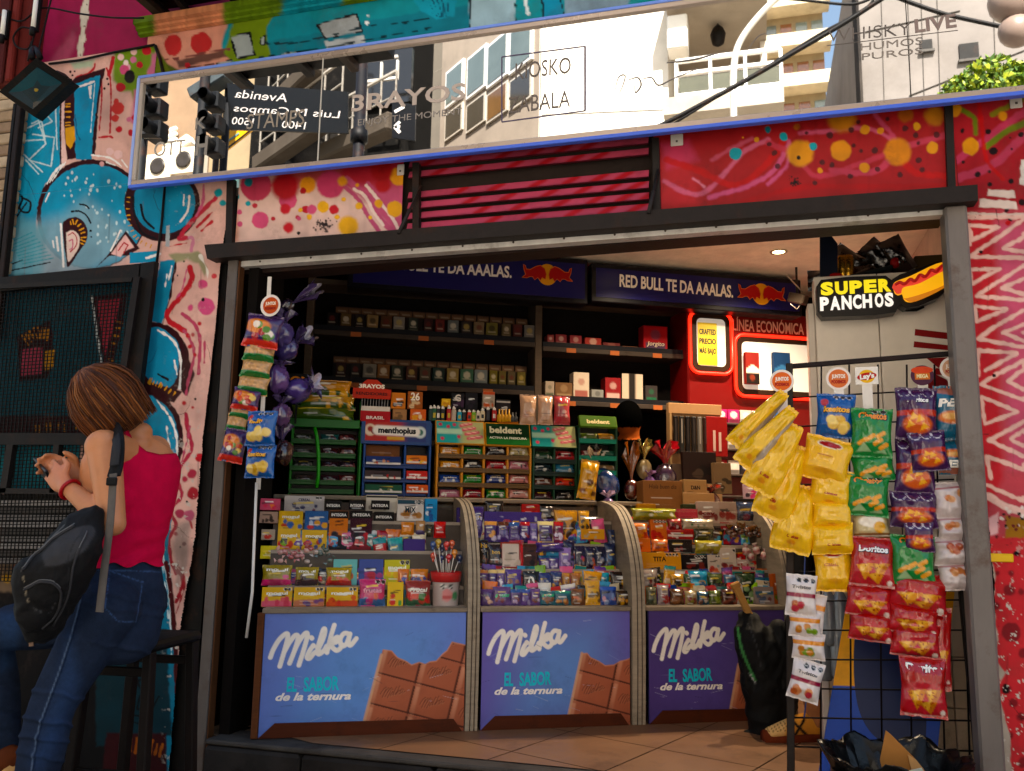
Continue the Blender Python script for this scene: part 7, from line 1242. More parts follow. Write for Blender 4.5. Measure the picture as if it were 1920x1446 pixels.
g=G('card');g.box(f7,q1[0]-.10,q1[0]+.03,q0[1]-.01,q1[1]-.07,.0,.012,'9A1A18',bev=.002);g.box(f7,q1[0]-.06,q1[0]-.045,q0[1]+.02,q0[1]+.14,.012,.014,'C8A8A0');g.box(f7,q1[0]-.025,q1[0]-.010,q0[1]+.02,q0[1]+.13,.012,.014,'C8A8A0');g.build('side_card',DS)
for k in range(6):
 x_=q0[0]+.03+k*.037;c_=('1A1416','2A2A2A','141014','1E1A1C','6A6460','3A1A18')[k];g=G('plastic');g.box(f7,x_,x_+.026,q0[1]+.0,q1[1]-.075,-.008,.008,c_,bev=.003);g.box(f7,x_+.009,x_+.014,q0[1]+.06,q1[1]-.09,.008,.010,'A8A098' if k in(1,4)else '4A4240');tag(g.build('earphone_pack'),('black','black with white cable','jet black','dark grey','grey','black and red')[k]+' accessory pack hanging on the beige peg display','accessory pack','accessory packs on the peg display')
SK=thing('person',ctrp(1.62,0,.98),'person with dark hair in a black shirt bending behind the counter','person')
# white wall unit on the right with hot dog sign
WY=.60;WP=FACP(WY)
WU=thing('white_wall',A(2.75,.7,0),'white panelled wall unit behind the wire rack with red stripes','wall')
q0,q1=unp(1512,527,WP),unp(1790,498,WP);zt=(q0[2]+q1[2])/2;x0=q0[0]
g=G('plastic')
for a_,b_ in((x0+.03,2.70),(2.703,3.09)):g.box(WF,a_,b_,.985,zt,-WY-.12,-WY,'F0E6DA',bev=.003)
g.box(WF,x0,x0+.028,.0,zt-.12,-WY-.12,-WY+.006,'E0D4C8',bev=.003)
g.build('panel',WU)
g=G('tile')
for i in range(4):
 for j in range(5):g.box(WF,x0+.03+i*.155,min(x0+.03+i*.155+.151,3.09),.0+j*.196,j*.196+.192,-WY-.12,-WY-.002,H('D0B89E')*(1+rnd.uniform(-.05,.04)),bev=.003)
g.build('tiling',WU)
g=G('card')
def wpoly(pts,col,y=WY,th=.002):g.prism([unp(a,b,FACP(y-.003))for a,b in pts],A(0,th,0),col)
wpoly([(1716,617),(1785,625),(1784,637),(1715,629)],'A01A20');wpoly([(1714,640),(1782,648),(1781,657),(1713,651)],'A01A20');wpoly([(1738,672),(1775,670),(1790,680),(1760,690)],'A01A20');wpoly([(1720,720),(1750,700),(1775,712),(1792,740),(1790,800),(1700,800)],'8E1620');wpoly([(1755,690),(1790,694),(1790,706),(1752,702)],'A01A20');wpoly([(1745,812),(1800,815),(1800,826),(1745,822)],'A01A20')
g.build('red_decal',WU)
SY=.50;SP=FACP(SY)
HS=thing('hot_dog_sign',unp(1650,580,SP),'black cut out sign reading SUPER PANCHOS with a hot dog','sign')
def spx(pts):return[unp(a,b,SP)for a,b in pts]
zs=lambda a,b:(1480+a/4.364,400+b/4.364)
o_=[zs(*a)for a in((258,545),(500,518),(790,510),(835,545),(905,500),(1060,450),(1210,395),(1300,400),(1365,430),(1345,580),(1220,690),(1060,760),(950,775),(905,745),(870,810),(700,835),(270,850),(230,800),(222,600))]
g=G('plastic');g.prism(spx(o_),A(0,.075,0),'1C1416');g.build('backing',HS)
g=G('lit_sign')
def lay(pts,col,out):
 m=A(0,-out,0);g.prism([unp(*zs(*a),SP)+m for a in pts],A(0,.003,0),col)
lay(smooth([(845,600),(870,560),(1000,510),(1200,415),(1300,405),(1352,440),(1345,500),(1200,560),(930,660),(880,670),(850,640)],3)[:-1],'E8A82A',.003);lay(smooth([(840,610),(860,575),(960,560),(1100,510),(1250,425),(1330,425),(1345,470),(1220,520),(1000,600),(905,660),(860,655)],3)[:-1],'D84A3E',.006)
lay(smooth([(915,650),(935,610),(1060,580),(1230,490),(1310,470),(1345,510),(1320,570),(1200,650),(1030,725),(960,730),(925,700)],3)[:-1],'F2B02A',.010);lay(smooth([(925,700),(960,700),(1100,660),(1250,600),(1330,540),(1320,575),(1200,652),(1030,727),(955,730)],3)[:-1],'C87A1E',.0125)
pt=smooth([zs(*a)for a in((862,590),(900,570),(940,585),(985,545),(1025,560),(1065,510),(1110,525),(1155,470),(1200,485),(1245,435),(1300,435))],4);g.tube(unp(pt[:,0],pt[:,1],SP)+A(0,-.010,0),.007,'9E1420',6)
for k,ch in enumerate('SUPER'):a_=258+k*118;g.textpx(ch,zs(a_,668-k*7),zs(a_+104,662-k*7),23,SP,'E8D420',.06,0,.004)
for k,(ch,wd)in enumerate(zip('PANCHOS',(80,90,90,78,84,78,78))):a_=(252,335,428,520,600,700,782)[k];g.textpx(ch,zs(a_,795-k*6),zs(a_+wd*.92,792-k*6),25,SP,'F0E8E0',.05,0,.004)
g.build('lettering',HS)
g=G('dark_metal');g.tube([unp(*zs(*a),FACP(SY+.05))for a in((910,770),(960,795),(1040,792),(1100,765))],.006,'141012',6);g.tube([unp(*zs(1000,775),FACP(SY+.05)),unp(*zs(1000,775),FACP(WY))],.01,'141012',6);g.build('cable',HS)
ty=zt
def stored(nm,lab,ct,fn):
 g=G('card');fn(g);tag(g.build(nm),lab,ct)
P_=lambda a,b,y:unp(*zs(a,b),FACP(y))
stored('board','tall dark blue board standing on the white wall unit','board',lambda g:g.prism([P_(250,520,.66),P_(250,150,.66),P_(330,165,.66),P_(395,250,.66),P_(395,510,.66)],A(0,.015,0),'141E34'))
for k,a_ in enumerate((438,485)):stored('drink_can',('left','right')[k]+' gold drink can on the white wall unit behind the sign','can',lambda g:(g.lathe(Fr(A(P_(a_,505,.70)[0],.70,ty),UX,UZ),[(0,0),(.022,.0),(.026,.008),(.026,.105),(.021,.118),(0,.118)],'C89A4A',18,'silver')))
stored('storage_box','dark brown storage box on the white wall unit','box',lambda g:g.box(WF,2.62,2.86,ty+.001,ty+.16,-1.02,-.80,'2A1C16',bev=.004));stored('storage_box','low olive carton at the right end of the white wall unit','box',lambda g:g.box(WF,2.88,3.08,ty+.001,ty+.11,-.95,-.74,'5A4A2A',bev=.004))
stored('tool_tray','dark tray with red ends on the white wall unit','tray',lambda g:(g.box(WF.at(2.66,ty+.004,-.69).rot(12),-.12,.12,0,.022,-.05,.05,'1A2226',bev=.006),g.ball(A(2.54,.68,ty+.018),(.035,.03,.018),'B8201E'),g.ball(A(2.79,.68,ty+.066),(.02,.02,.025),'A01E22')))
def crum(g):
 for k in range(8):f=Fr(A(2.60+.04*k,.74+rnd.uniform(-.04,.04),ty+.03+.015*(k%3)),UX).rot(rnd.uniform(20,120));pillow(g,f,.10,.17,.03,lambda p:(p.c.__setitem__(slice(None),H('1E1618')),p.mul(.6+1.2*vn(p.x,p.y,.02,k%5))),10,12,'181214','cellophane',seed=k,lump=1.0)
stored('film_bundle','crumpled dark cellophane bundle above the hot dog sign','bundle',crum)
# wire rack
GY=.09;GP=FACP(GY);gp=lambda a,b,y=GY:unp(a,b,FACP(y))
RK=thing('wire_rack',A(2.6,GY,0),'black wire grid rack hung with crisp bags beside the right post','rack')
def rod(nm,a,b,wd,col,y=GY,sq=False):
 g=G('dark_metal');p0,p1=gp(*a,y),gp(*b,y)
 if sq:g.bar(p0,p1,wd,wd,col)
 else:g.tube([p0,p1],wd,col,7)
 g.build(nm,RK)
rod('post',(1480,682),(1483,1470),.026,'3A322E',sq=True);rod('post',(1802,1080),(1840,1470),.026,'181212',sq=True);rod('top_bar',(1474,688),(1800,662),.018,'2A1E20',sq=True)
g=G('dark_metal')
for a_,b_ in((1540,1535),(1592,1592),(1646,1650),(1700,1706),(1752,1768),(1796,1815)):g.tube([gp(a_,684),gp(b_+4,1446)],.0035,'1E181A',6)
for k in range(14):y0=736+54.5*k;g.tube([gp(1484,y0+10,GY+.006),gp(1816+k,y0-8+2.2*k,GY+.006)],.0033,'1E181A',6)
g.build('wire_grid',RK)
def strip(lab,x,y,y2,col,kind='round',txt='JUNTOS',o=.02):
 D=thing('hanging_strip',gp(x,y2,GY-o),lab,'display strip','white hanging strips');f=Fr(gp(x,y,GY-o),UX);m=mpp(f.o);g=G('card');L=(y2-y)*m
 g.box(f,-9*m,9*m,-L,-14*m,-.001,0,'E8E0D8');g.build('strip',D);g=G('print')
 if kind=='round':
  g.prism([f(22*m*math.cos(t),22*m*math.sin(t),.001)for t in np.linspace(0,6.283,26)[:-1]],A(0,.002,0),'EDE2DA');g.prism([f(17.5*m*math.cos(t),17.5*m*math.sin(t),.002)for t in np.linspace(0,6.283,26)[:-1]],A(0,.001,0),col);g.text(txt,f,0,1*m,7*m,'F4E8DC',wd=24*m,bold=.05,z=.003);g.text('PODEMOS',f,0,-9*m,6*m,'B8281E',wd=25*m,bold=.05,z=.003)
 elif kind=='square':
  g.box(f,-20*m,20*m,-15*m,18*m,.0,.002,'EDE6DE');g.prism([f(14*m*math.cos(t),12.5*m*math.sin(t),.0028)for t in np.linspace(0,6.283,26)[:-1]],A(0,.0005,0),'E8B81E');g.prism([f(17*m*math.cos(t),7*m*math.sin(t)+2*m*math.cos(t),.0036)for t in np.linspace(0,6.283,26)[:-1]],A(0,.0005,0),'C81E22');g.text("Lay's",f.rot(8),0,-4*m,9*m,'F4EEE8',wd=26*m,bold=.05,z=.005,shear=.1)
 else:
  g.prism([f(20*m*math.cos(t),19*m*math.sin(t),.002)for t in np.linspace(0,6.283,26)[:-1]],A(0,.002,0),'5A2448');g.prism([f(19*m*math.cos(t),10*m+7*m*math.sin(t)-.2*m,.003)for t in np.linspace(0,6.283,20)[:-1]],A(0,.0006,0),'E0501E');g.box(f,-13*m,13*m,-8*m,4*m,.002,.0036,'D8781E');g.text('MEGA',f,0,-5*m,7*m,'F0E0B0',wd=20*m,bold=.05,z=.005)
 g.build('round_tag' if kind=='round' else 'tag',D)
strip('white strip with orange round tag over the leaning yellow bags',1466,715,960,'E8703A');strip('white strip with orange round tag over the blue bag',1572,710,1040,'E07A4A');strip('white strip with square yellow and red tag',1625,706,1060,'','square');strip('white strip with purple and orange oval tag',1729,704,1020,'','oval');strip('white strip with pale peach round tag by the post',1786,691,960,'D8A888')
BD={'yellow':('F6C01A',lambda p,w,h:(p.mul(.94+.12*vn(p.x,p.y,.03,2)),p.circ(0,h*.14,w*.12,'D84A2A',.004,.5,ry=h*.03))),'lays':('F4BC18',lambda p,w,h:(p.circ(0,h*.82,w*.26,'F0E0C0',.002,1,ry=h*.09),p.circ(0,h*.82,w*.23,'B81E24',.002,1,ry=h*.07),p.line([(-w*.2,h*.55),(w*.1,h*.56)],.003,'C87A1E',.001),p.circ(0,h*.22,w*.2,'D8901E',.01,.6,ry=h*.06))),'blue':('1E62B0',lambda p,w,h:([p.circ(rnd.uniform(-.28,.28)*w,h*rnd.uniform(.18,.42),w*.13,rnd.choice(['E8C060','D8A840','F0D080']),.004)for _ in range(8)],p.circ(-w*.3,h*.78,w*.1,'C83A3A',.003),[seal(p,w*(.0+.16*k),h*.92,w*.07)for k in range(3)])),'green':('1E8A44',lambda p,w,h:([p.line([(x*w,y*h),((x+.14)*w,(y+.08)*h)],w*.1,'E8A030',.003)for x,y in((-.3,.26),(-.12,.34),(.06,.26),(.2,.18),(.12,.40))],p.poly([(-w*.36,h*.1),(-w*.2,h*.28),(-w*.02,h*.12)],'B8D0A8',.004,.7),p.poly([(w*.05,h*.1),(w*.3,h*.16),(w*.36,h*.08)],'B8D0A8',.004,.6),[seal(p,w*(.06+.2*k),h*.93,w*.08)for k in range(2)])),'purple':('4A1E5A',lambda p,w,h:(p.poly([(-w,h*.52),(w,h*.58),(w,h*.46),(-w,h*.42)],'C83A1E',.004),p.circ(0,h*.28,w*.34,'D8641E',.01,1,ry=h*.18),[p.poly([(x*w,y*h),((x+.2)*w,(y+.06)*h),((x+.06)*w,(y+.16)*h)],'F0B040',.003)for x,y in((-.26,.2),(-.04,.3),(.06,.16),(-.18,.34))],[p.ring(w*(-.3+.28*k),h*.9,w*.13,.002,'D8D0D8',.001)for k in range(3)])),'red':('B8161E',lambda p,w,h:(p.circ(0,h*.3,w*.5,'D83A4A',.02,.5,ry=h*.3),[(p.poly([(x*w,y*h),((x+.4*c)*w,(y+.3*s)*h),((x+.4*s2)*w,(y-.3*c2)*h)],rnd.choice(['D88A22','E0962A','C87A1E']),.002),p.poly([((x+.06)*w,y*h),((x+.27*c)*w,(y+.2*s)*h),((x+.3*s2)*w,(y-.2*c2)*h)],'F0BC58',.005,.8))for x,y,c,s,s2,c2 in((-.36,.42,1,.2,.5,1),(-.02,.46,1,.1,.4,1),(-.14,.24,1,.3,.7,.6))],[p.circ(rnd.uniform(-.35,.35)*w,rnd.uniform(.08,.5)*h,w*.016,'A83A1A',.001)for _ in range(26)],p.circ(w*.38,h*.1,w*.06,'E8D8D0',.003),p.rect(-w,h*.02,w,h*.05,'D8C0B8',.002,.5))),'teal':('1E6A8A',lambda p,w,h:(p.circ(0,h*.40,w*.42,'D8762A',.006,1,ry=h*.12),p.circ(0,h*.42,w*.3,'E8B06A',.006,1,ry=h*.06),p.poly([(-w,h*.95),(0,h*.8),(w,h*.95),(w,h),(-w,h)],'C86A2A',.004,.7))),'white':('D0C4C4',lambda p,w,h:([p.circ(rnd.uniform(-.25,.28)*w,h*rnd.uniform(.5,.72),w*.1,rnd.choice(['C87A4A','D89A6A','B85A3A']),.004)for _ in range(6)],p.line([(-w*.5,h*.8),(w*.5,h*.86)],h*.05,'A83A4A',.003,.8))),'twist':('DCD2D0',lambda p,w,h:(p.rect(-w,h*.44,w,h*.56,'A01E44',.002),[p.circ(rnd.uniform(-.3,.2)*w,h*rnd.uniform(.14,.3),w*.11,rnd.choice(['B85A2A','C83A4A','D88A5A']),.003)for _ in range(7)],[seal(p,w*(-.08+.22*k),h*.86,w*.09)for k in range(3)])),'twisto':('DCD2D0',lambda p,w,h:(p.rect(-w,h*.56,w,h*.72,'E0901E',.002),[p.circ(rnd.uniform(-.3,.3)*w,h*rnd.uniform(.2,.42),w*.1,rnd.choice(['B85A2A','C8823A','7A9A3A']),.003)for _ in range(7)])),'gold':('C8B890',lambda p,w,h:(p.circ(0,h*.6,w*.34,'EDE4D8',.004,1,ry=h*.2),p.circ(w*.2,h*.4,w*.16,'E0A82A',.003),p.rect(-w,-1,w,h*.2,'8A5A2A',.004),p.rect(-w,h*.08,w,h*.12,'E8E0D0',.002))),'nuts':('4A2A6A',lambda p,w,h:(p.circ(-w*.1,h*.6,w*.36,'E0822A',.01,1,ry=h*.22),[p.circ(rnd.uniform(-.34,.3)*w,h*rnd.uniform(.26,.72),w*.1,rnd.choice(['B81E2A','E8C060','F0E0D0','5A8A2A','D8501E']),.003)for _ in range(9)],p.rect(-w,-1,w,h*.2,'D83A1A',.004))),'grain':('C89A6A',lambda p,w,h:(p.mul(.7+.6*vn(p.x,p.y,.008,1)),p.rect(-w,-1,w,h*.34,'1A7A3A',.003))),}
def bag(kind,lab,cx,cy,w,h,rot=0,txt=None,tc='F0ECE6',ty=.72,tw=.7,thf=.16,y=None,yaw=0,pitch=4,th=None,flip=False,nm='snack_bag',lum=.3,extra=None,taper=0.0):
 rnd.seed(int(cx*3+cy));y=GY-.035 if y is None else y
 o=unp(cx,cy,FACP(y));m=mpp(o);w*=m;h*=m;base,fn=BD[kind];f=Fr(o,UX).yaw(yaw).pitch(pitch).rot(rot).at(0,-h/2);g=G('foil')
 def pt(p):p.c[:]=H(base);(fn(p,w,h)if not flip else fn(FlipP(p,h),w,h));extra and extra(p,w,h)
 zf=pillow(g,f,w,h,th or w*.24,pt,int(np.clip(w/.0036,16,44)),int(np.clip(h/.0036,16,50)),base,seed=int(cx+cy)%8,lump=lum,taper=taper)
 if txt:
  fr2=f.rot(180).at(0,-h)if flip else f
  fn2=(lambda x,yy,z:f(-x,h-yy,zf(-np.asarray(x),h-np.asarray(yy))+z))if flip else(lambda x,yy,z:f(x,yy,zf(np.asarray(x),np.asarray(yy))+z))
  g.text(txt,fn2,0,h*ty,h*thf,tc,wd=w*tw,bold=.05,shear=.12,z=.0018)
  if txt in('Cheetos','Doritos','kesitos'):g.text(txt,lambda x,yy,z:fn2(x+.0012,yy-.0012,z-.0006),0,h*ty,h*thf*1.05,'14100E',wd=w*tw*1.04,bold=.09,shear=.12,z=.0018)
 return tag(g.build(nm),lab,'snack bag')
class FlipP:
 def __init__(s,p,h):s.p=p;s.h=h;s.x=p.x;s.y=p.y
 def __getattr__(s,n):
  f=getattr(s.p,n)
  def w(*a,**k):
   s.p.y=s.h-s.p.y;s.p.x=-s.p.x
   try:return f(*a,**k)
   finally:s.p.y=s.h-s.p.y;s.p.x=-s.p.x
  return w
Fy=.0
side=lambda p,w,h:(p.poly([(w*.22,h*.12),(w*.6,h*.0),(w*.6,h),(w*.3,h*.95)],'A8A2A4',.004,.85),p.line([(w*.22,h*.2),(w*.3,h*.9)],.004,'3A3A5A',.003,.6))
for lab,a in(('yellow crisp bag hanging highest and almost sideways, nearest the lit cabinet',('yellow',1424,786,40,138,-43,.0,side)),('second sideways yellow crisp bag with dark edge, under the highest one',('yellow',1440,820,46,144,-42,-.03,side)),('third leaning yellow crisp bag with small red text',('yellow',1455,858,62,146,-32,-.02,None)),('fourth leaning yellow crisp bag, lower than the small text one',('yellow',1470,903,66,150,-24,.01,None)),('lowest leaning yellow crisp bag above the small white bags',('yellow',1493,972,70,128,-14,.035,None))):
 bag(a[0],lab,*a[1:6],txt='Clásicas' if a[7]is None else None,tc='B8381E',ty=.2,tw=.3,thf=.04,y=a[6],extra=a[7],th=.045,lum=.5,taper=.5)
bag('blue','bright blue snack bag with yellow cubes, under the orange tag',1567,780,70,84,-4,'kesitos','E8A81E',.56,.66,.12)
bag('lays','yellow crisp bag with white and red oval at its top',1549,862,88,84,-16,None,y=.015);bag('yellow','yellow crisp bag below the one with the oval',1558,915,76,72,-10,'Clásicas','B8381E',.3,.3,.05,y=.03);bag('yellow','short yellow crisp bag in the middle of the yellow column',1560,964,72,54,-4,y=.025);bag('yellow','broad yellow crisp bag second from the bottom of its column',1561,1010,78,58,3,'Clásicas','B8381E',.26,.3,.07,y=.02);bag('lays','lowest yellow crisp bag with a half hidden red oval',1563,1066,70,84,2,'Clásicas','C8761E',.55,.5,.06,y=.045)
bag('green','topmost green puffs bag with orange sticks',1634,812,74,94,-4,'Cheetos','E8901E',.76,.66,.14,y=.025);bag('green','short green puffs bag between two taller ones',1637,876,76,54,5,y=.04,thf=.2);bag('green','green puffs bag above the gold bag',1626,929,76,78,-4,'Cheetos','E8901E',.78,.66,.14,y=.025);bag('gold','gold and white crisp bag under the green bags',1633,984,66,54,2,y=.045)
bag('red','red tortilla chip bag at the top of the left red column',1635,1054,80,92,-4,'Doritos','F0ECE8',.70,.64,.12,y=.02);bag('red','wide short red tortilla chip bag, second in the left red column',1629,1124,82,62,-5,y=.03);bag('red','lowest short red tortilla chip bag of the left red column',1634,1173,80,58,-6,y=.04)
bag('purple','topmost purple tortilla chip bag with white rings',1718,776,74,100,-3,'Doritos','F0ECE8',.70,.5,.08,y=.025);bag('purple','slanted purple tortilla chip bag to the right',1741,846,66,76,5,y=.0);bag('purple','long purple tortilla chip bag behind the slanted one',1716,876,72,104,-4,y=.035);bag('purple','wide purple tortilla chip bag in the middle',1713,956,84,68,-2,y=.02);bag('purple','small purple tortilla chip bag above the lower green bag',1724,1007,52,56,0,y=-.005)
bag('green','lower green puffs bag under the purple column',1711,1050,78,92,-3,'Cheetos','E8901E',.82,.62,.12,y=.02);bag('red','wide red tortilla chip bag below the lower green bag',1721,1110,104,74,-8,y=.035);bag('red','red tortilla chip bag squeezed between two others',1712,1160,90,58,-6,y=.03);bag('red','red tortilla chip bag above the lowest one',1716,1200,88,62,-4,y=.035);bag('red','big lowest red tortilla chip bag in full view',1731,1288,82,108,-2,'Doritos','F0ECE8',.76,.78,.13,y=.0);bag('red','red tortilla chip bag turned edge on behind the lowest ones',1757,1215,50,150,-4,y=.06)
bag('teal','upright teal snack bag beside the post',1783,774,56,104,0,'PEP','F0ECE6',.60,.8,.14,y=.03);bag('teal','upside down teal snack bag beside the post',1789,858,56,64,0,'PEP','F0ECE6',.62,.8,.2,y=.03,flip=True)
for k,(a_,b_,w_,h_,ds)in enumerate(((1784,938,62,68,'topmost white snack bag beside the post, with red line'),(1789,990,58,48,'short white snack bag under the topmost white one'),(1788,1034,70,54,'wide white snack bag with orange corner'),(1793,1080,62,54,'lowest white snack bag beside the post'))):bag('white',ds,a_,b_,w_,h_,2,y=.03,lum=.6)
bag('twist','white toast snack bag with crimson band, top of the small column',1502,1116,56,76,-4,'Twistos','6A6468',.66,.6,.08,y=.02);bag('twisto','upper white toast snack bag with orange band',1509,1170,58,48,-3,y=.03);bag('twisto','lower white toast snack bag with orange band',1516,1212,60,48,-3,y=.035);bag('twist','white toast snack bag with crimson band hanging lowest and tilted',1511,1276,58,74,-14,'Twistos','6A6468',.66,.6,.08,y=.02);bag('twisto','white toast snack bag turned sideways behind the small column',1532,1150,28,70,-10,y=.055)
g=G('plastic')
for k,(a_,b_)in enumerate((((1510,1020),(1508,1082)),((1514,1232),(1512,1262)),((1512,1308),(1508,1345)))):g.bar(gp(*a_,.04),gp(*b_,.04),.014,.004,'1E3A7A');
tag(g.build('hanging_strip'),'blue hanging strip holding the small white toast bags','display strip')
# left hanging strip of bags
LY=-.03
D=thing('hanging_strip',unp(492,918,FACP(LY+.03)),'long white strip with round orange tag hung with nut bags left of the counter','display strip')
g=G('card');g.prism([unp(a,b,FACP(LY+.03))for a,b in((502,519),(509,519),(488,918),(480,918))],A(0,.002,0),'DCD4CC');g.build('strip',D)
g=G('plastic');p0=unp(478,905,FACP(LY+.02));g.tube([unp(481,905,FACP(LY+.02)),unp(473,1110,FACP(LY+.02)),unp(462,1196,FACP(LY+.02))],.006,'E0DCD8',8);g.build('rod',D)
f=Fr(unp(507,573,FACP(LY-.02)),UX);m=mpp(f.o);g=G('print');g.prism([f(21*m*math.cos(t),21*m*math.sin(t),0)for t in np.linspace(0,6.283,26)[:-1]],A(0,.002,0),'E6DCD4');g.prism([f((16*math.cos(t)+1)*m,16*m*math.sin(t),.002)for t in np.linspace(0,6.283,26)[:-1]],A(0,.001,0),'C8562A');g.text('JUNTOS',f,m,1*m,6*m,'F0DCC8',wd=22*m,bold=.05,z=.003);g.text('PODEMOS',f,m,-8*m,5*m,'A0281A',wd=22*m,bold=.05,z=.003);g.build('round_tag',D)
z5=lambda a,b:(400+a/3.443,500+b/3.443)
for k,(kd,lab,x0,y0,x1,y1,rt)in enumerate((('nuts','purple and orange nut bag at the top of the strip',215,312,425,525,-8),('grain','tan peanut bag with green foot, below the top nut bag',205,488,390,612,-6),('grain','tan peanut bag with green foot, middle of the three',188,598,365,722,-8),('grain','tan peanut bag with green foot, lowest of the three',165,702,350,825,-8),('nuts','nut bag with red foot halfway down the strip',130,785,292,925,-8),('grain','tan peanut bag with green foot below the red footed bag',116,880,242,982,-8),('grain','tan peanut bag with green foot left of the upper blue bag',90,955,212,1065,-8),('nuts','nut bag with red foot at the bottom of the strip',62,1050,205,1262,-10))):
 a_,b_=z5((x0+x1)/2,(y0+y1)/2);bag(kd,lab,a_,b_,(x1-x0)/3.0,(y1-y0)/3.3,rt,y=LY-.0+(.02 if kd=='grain' else 0),yaw=-12)
for x0,y0,x1,y1,ds in((200,930,420,1158,'upper'),(195,1150,412,1365,'lower')):a_,b_=z5((x0+x1)/2,(y0+y1)/2);bag('blue',ds+' bright blue snack bag hanging by the left post',a_,b_,(x1-x0)/3.443,(y1-y0)/3.443,0,'kesitos','E8A81E',.62,.6,.13,y=LY-.05)
def pegg(lab,a,b,r,y,c,tilt=0,ruff=1.0):
 o=unp(*z5(a,b),FACP(y));f=Fr(o,UX).rot(tilt);r=r/3.443*mpp(o);D=thing('foil_egg',o,lab,'chocolate egg');th,ph=np.meshgrid(np.linspace(0,2*math.pi,25),np.linspace(.02,math.pi,18));X,Y,Zz=r*np.sin(ph)*np.cos(th),1.25*r*np.cos(ph),r*np.sin(ph)*np.sin(th)
 df=1+.34*(vn(np.cos(th)*2+5+a,np.sin(th)*2+ph*2+b,1,3)-.5)+.16*(vn(np.cos(th)*6+9,np.sin(th)*6+ph*5,1,5)-.5);X,Y,Zz=X*df,Y*df,Zz*df;p=P(th*r,Y,c);p.line([(r*4.2,r*.5),(r*5.2,r*.2)],r*.22,'E0D8E8',r*.05,.8);p.line([(r*4.3,r*.1),(r*5.0,-.1*r)],r*.16,'E0D8E8',r*.05,.7);p.circ(r*4.7,r*.3,r*.55,'B8A8C8',r*.1,.6);p.circ(r*4.7,-r*.7,r*.5,'6A2A1A',r*.3,.7);p.mul(.7+.7*vn(p.x,p.y,r*.4,2));g=G('cellophane');g.grid(f(X,Y,Zz),p.c);g.build('egg_body',D)
 t2,h2=np.meshgrid(np.linspace(0,2*math.pi,37),np.linspace(0,1,9));rr=r*(.12+.95*h2)*(1+.35*np.sin(t2*6+h2*3)*h2);p=P(t2*9,h2*9,'4A3A6A');p.circ(40,6,9,'C0B8C8',6,.7);p.mul(.4+1.2*vn(p.x*3,p.y,1.,3));g=G('cellophane');g.grid(f(rr*np.cos(t2),r*1.15+ruff*r*1.3*h2*(1+.2*np.sin(t2*5)),rr*np.sin(t2)),p.c);g.build('wrapper_ruff',D)
pegg('purple foil egg high behind the nut bags',455,440,62,.16,'5A4A8A');pegg('purple foil egg with silver ruff pointing right',470,540,67,.20,'4A3A80',-55,1.3);pegg('purple foil egg with round clear window',425,725,72,.10,'6A4A8A',0,.3);pegg('purple foil egg lying at the right of the windowed one',545,800,78,.18,'4E3A84',-70,.5);pegg('brown and purple foil egg behind the blue bags',440,960,62,.12,'5A3A6A',0,.6);pegg('dark purple foil egg with wide silver fan at the very top',470,262,44,.2,'2A1E3A',-62,3.2);pegg('dark brown foil egg low behind the blue bags',450,1200,65,.16,'3A1416',10,1.2)
# lower right: board, bottles, bin, bag, handle
BL=[unp(1592,1100,FACP(.42)),unp(1790,1110,FACP(.42)),unp(1752,1460,FACP(.24)),unp(1533,1460,FACP(.24))]
X,Y=np.meshgrid(np.linspace(0,1,90),np.linspace(0,1,150));pts=(BL[0]*(1-X[...,None])+BL[1]*X[...,None])*(1-Y[...,None])+(BL[3]*(1-X[...,None])+BL[2]*X[...,None])*Y[...,None]
px,py=pj(pts);p=P(px,py,'2C58C4');p.poly([(1500,1000),(1850,1000),(1850,1180),(1760,1225),(1700,1250),(1660,1272),(1625,1286),(1500,1286)],'F0AC20',1.5)
p.poly(smooth([(1600,1232),(1622,1205),(1640,1150),(1680,1120),(1720,1150),(1730,1190),(1700,1240),(1670,1230),(1650,1240),(1632,1235),(1612,1242)]),'B8241C',1.5)
g=G('print');g.grid(pts,p.c,None,False);nb=np.cross(BL[1]-BL[0],BL[3]-BL[0]);nb/=np.linalg.norm(nb);nb=nb if nb[1]>0 else-nb;g.prism([b+nb*.001 for b in BL],nb*.02,'2A3A6A');g.build('advert_board',label='leaning yellow and dark blue board behind the wire rack',cat='board')
for k,(a_,b_)in enumerate(((1545,1215),(1572,1212),(1556,1150),(1578,1150))):
 o=unp(a_,b_+60,FACP(.5));g=G('cellophane');g.lathe(Fr(o,UX,UZ),[(0,0),(.03,.0),(.034,.015),(.034,.12),(.03,.135),(.034,.15),(.030,.18),(.012,.215),(.012,.235),(0,.235)],'8A929A',16);tag(g.build('water_bottle'),'clear grey plastic bottle stacked behind the small white bags','bottle','clear plastic bottles behind the rack')
BX,BY=unp(1680,1425,FACP(-.16))[0],-.17;zr=unp(1680,1428,FACP(-.17))[2]
TB=thing('waste_bin',A(BX,BY,-.3),'bin lined with a crumpled black bag at the lower right','bin');fb=Fr(A(BX,BY,-.3),UX,UZ);g=G('plastic');hb=zr+.3;g.lathe(fb,[(0,.0),(.15,.0),(.19,hb-.05),(.2,hb-.05),(.2,hb-.03)],'2A2A2E',28);g.build('bucket',TB)
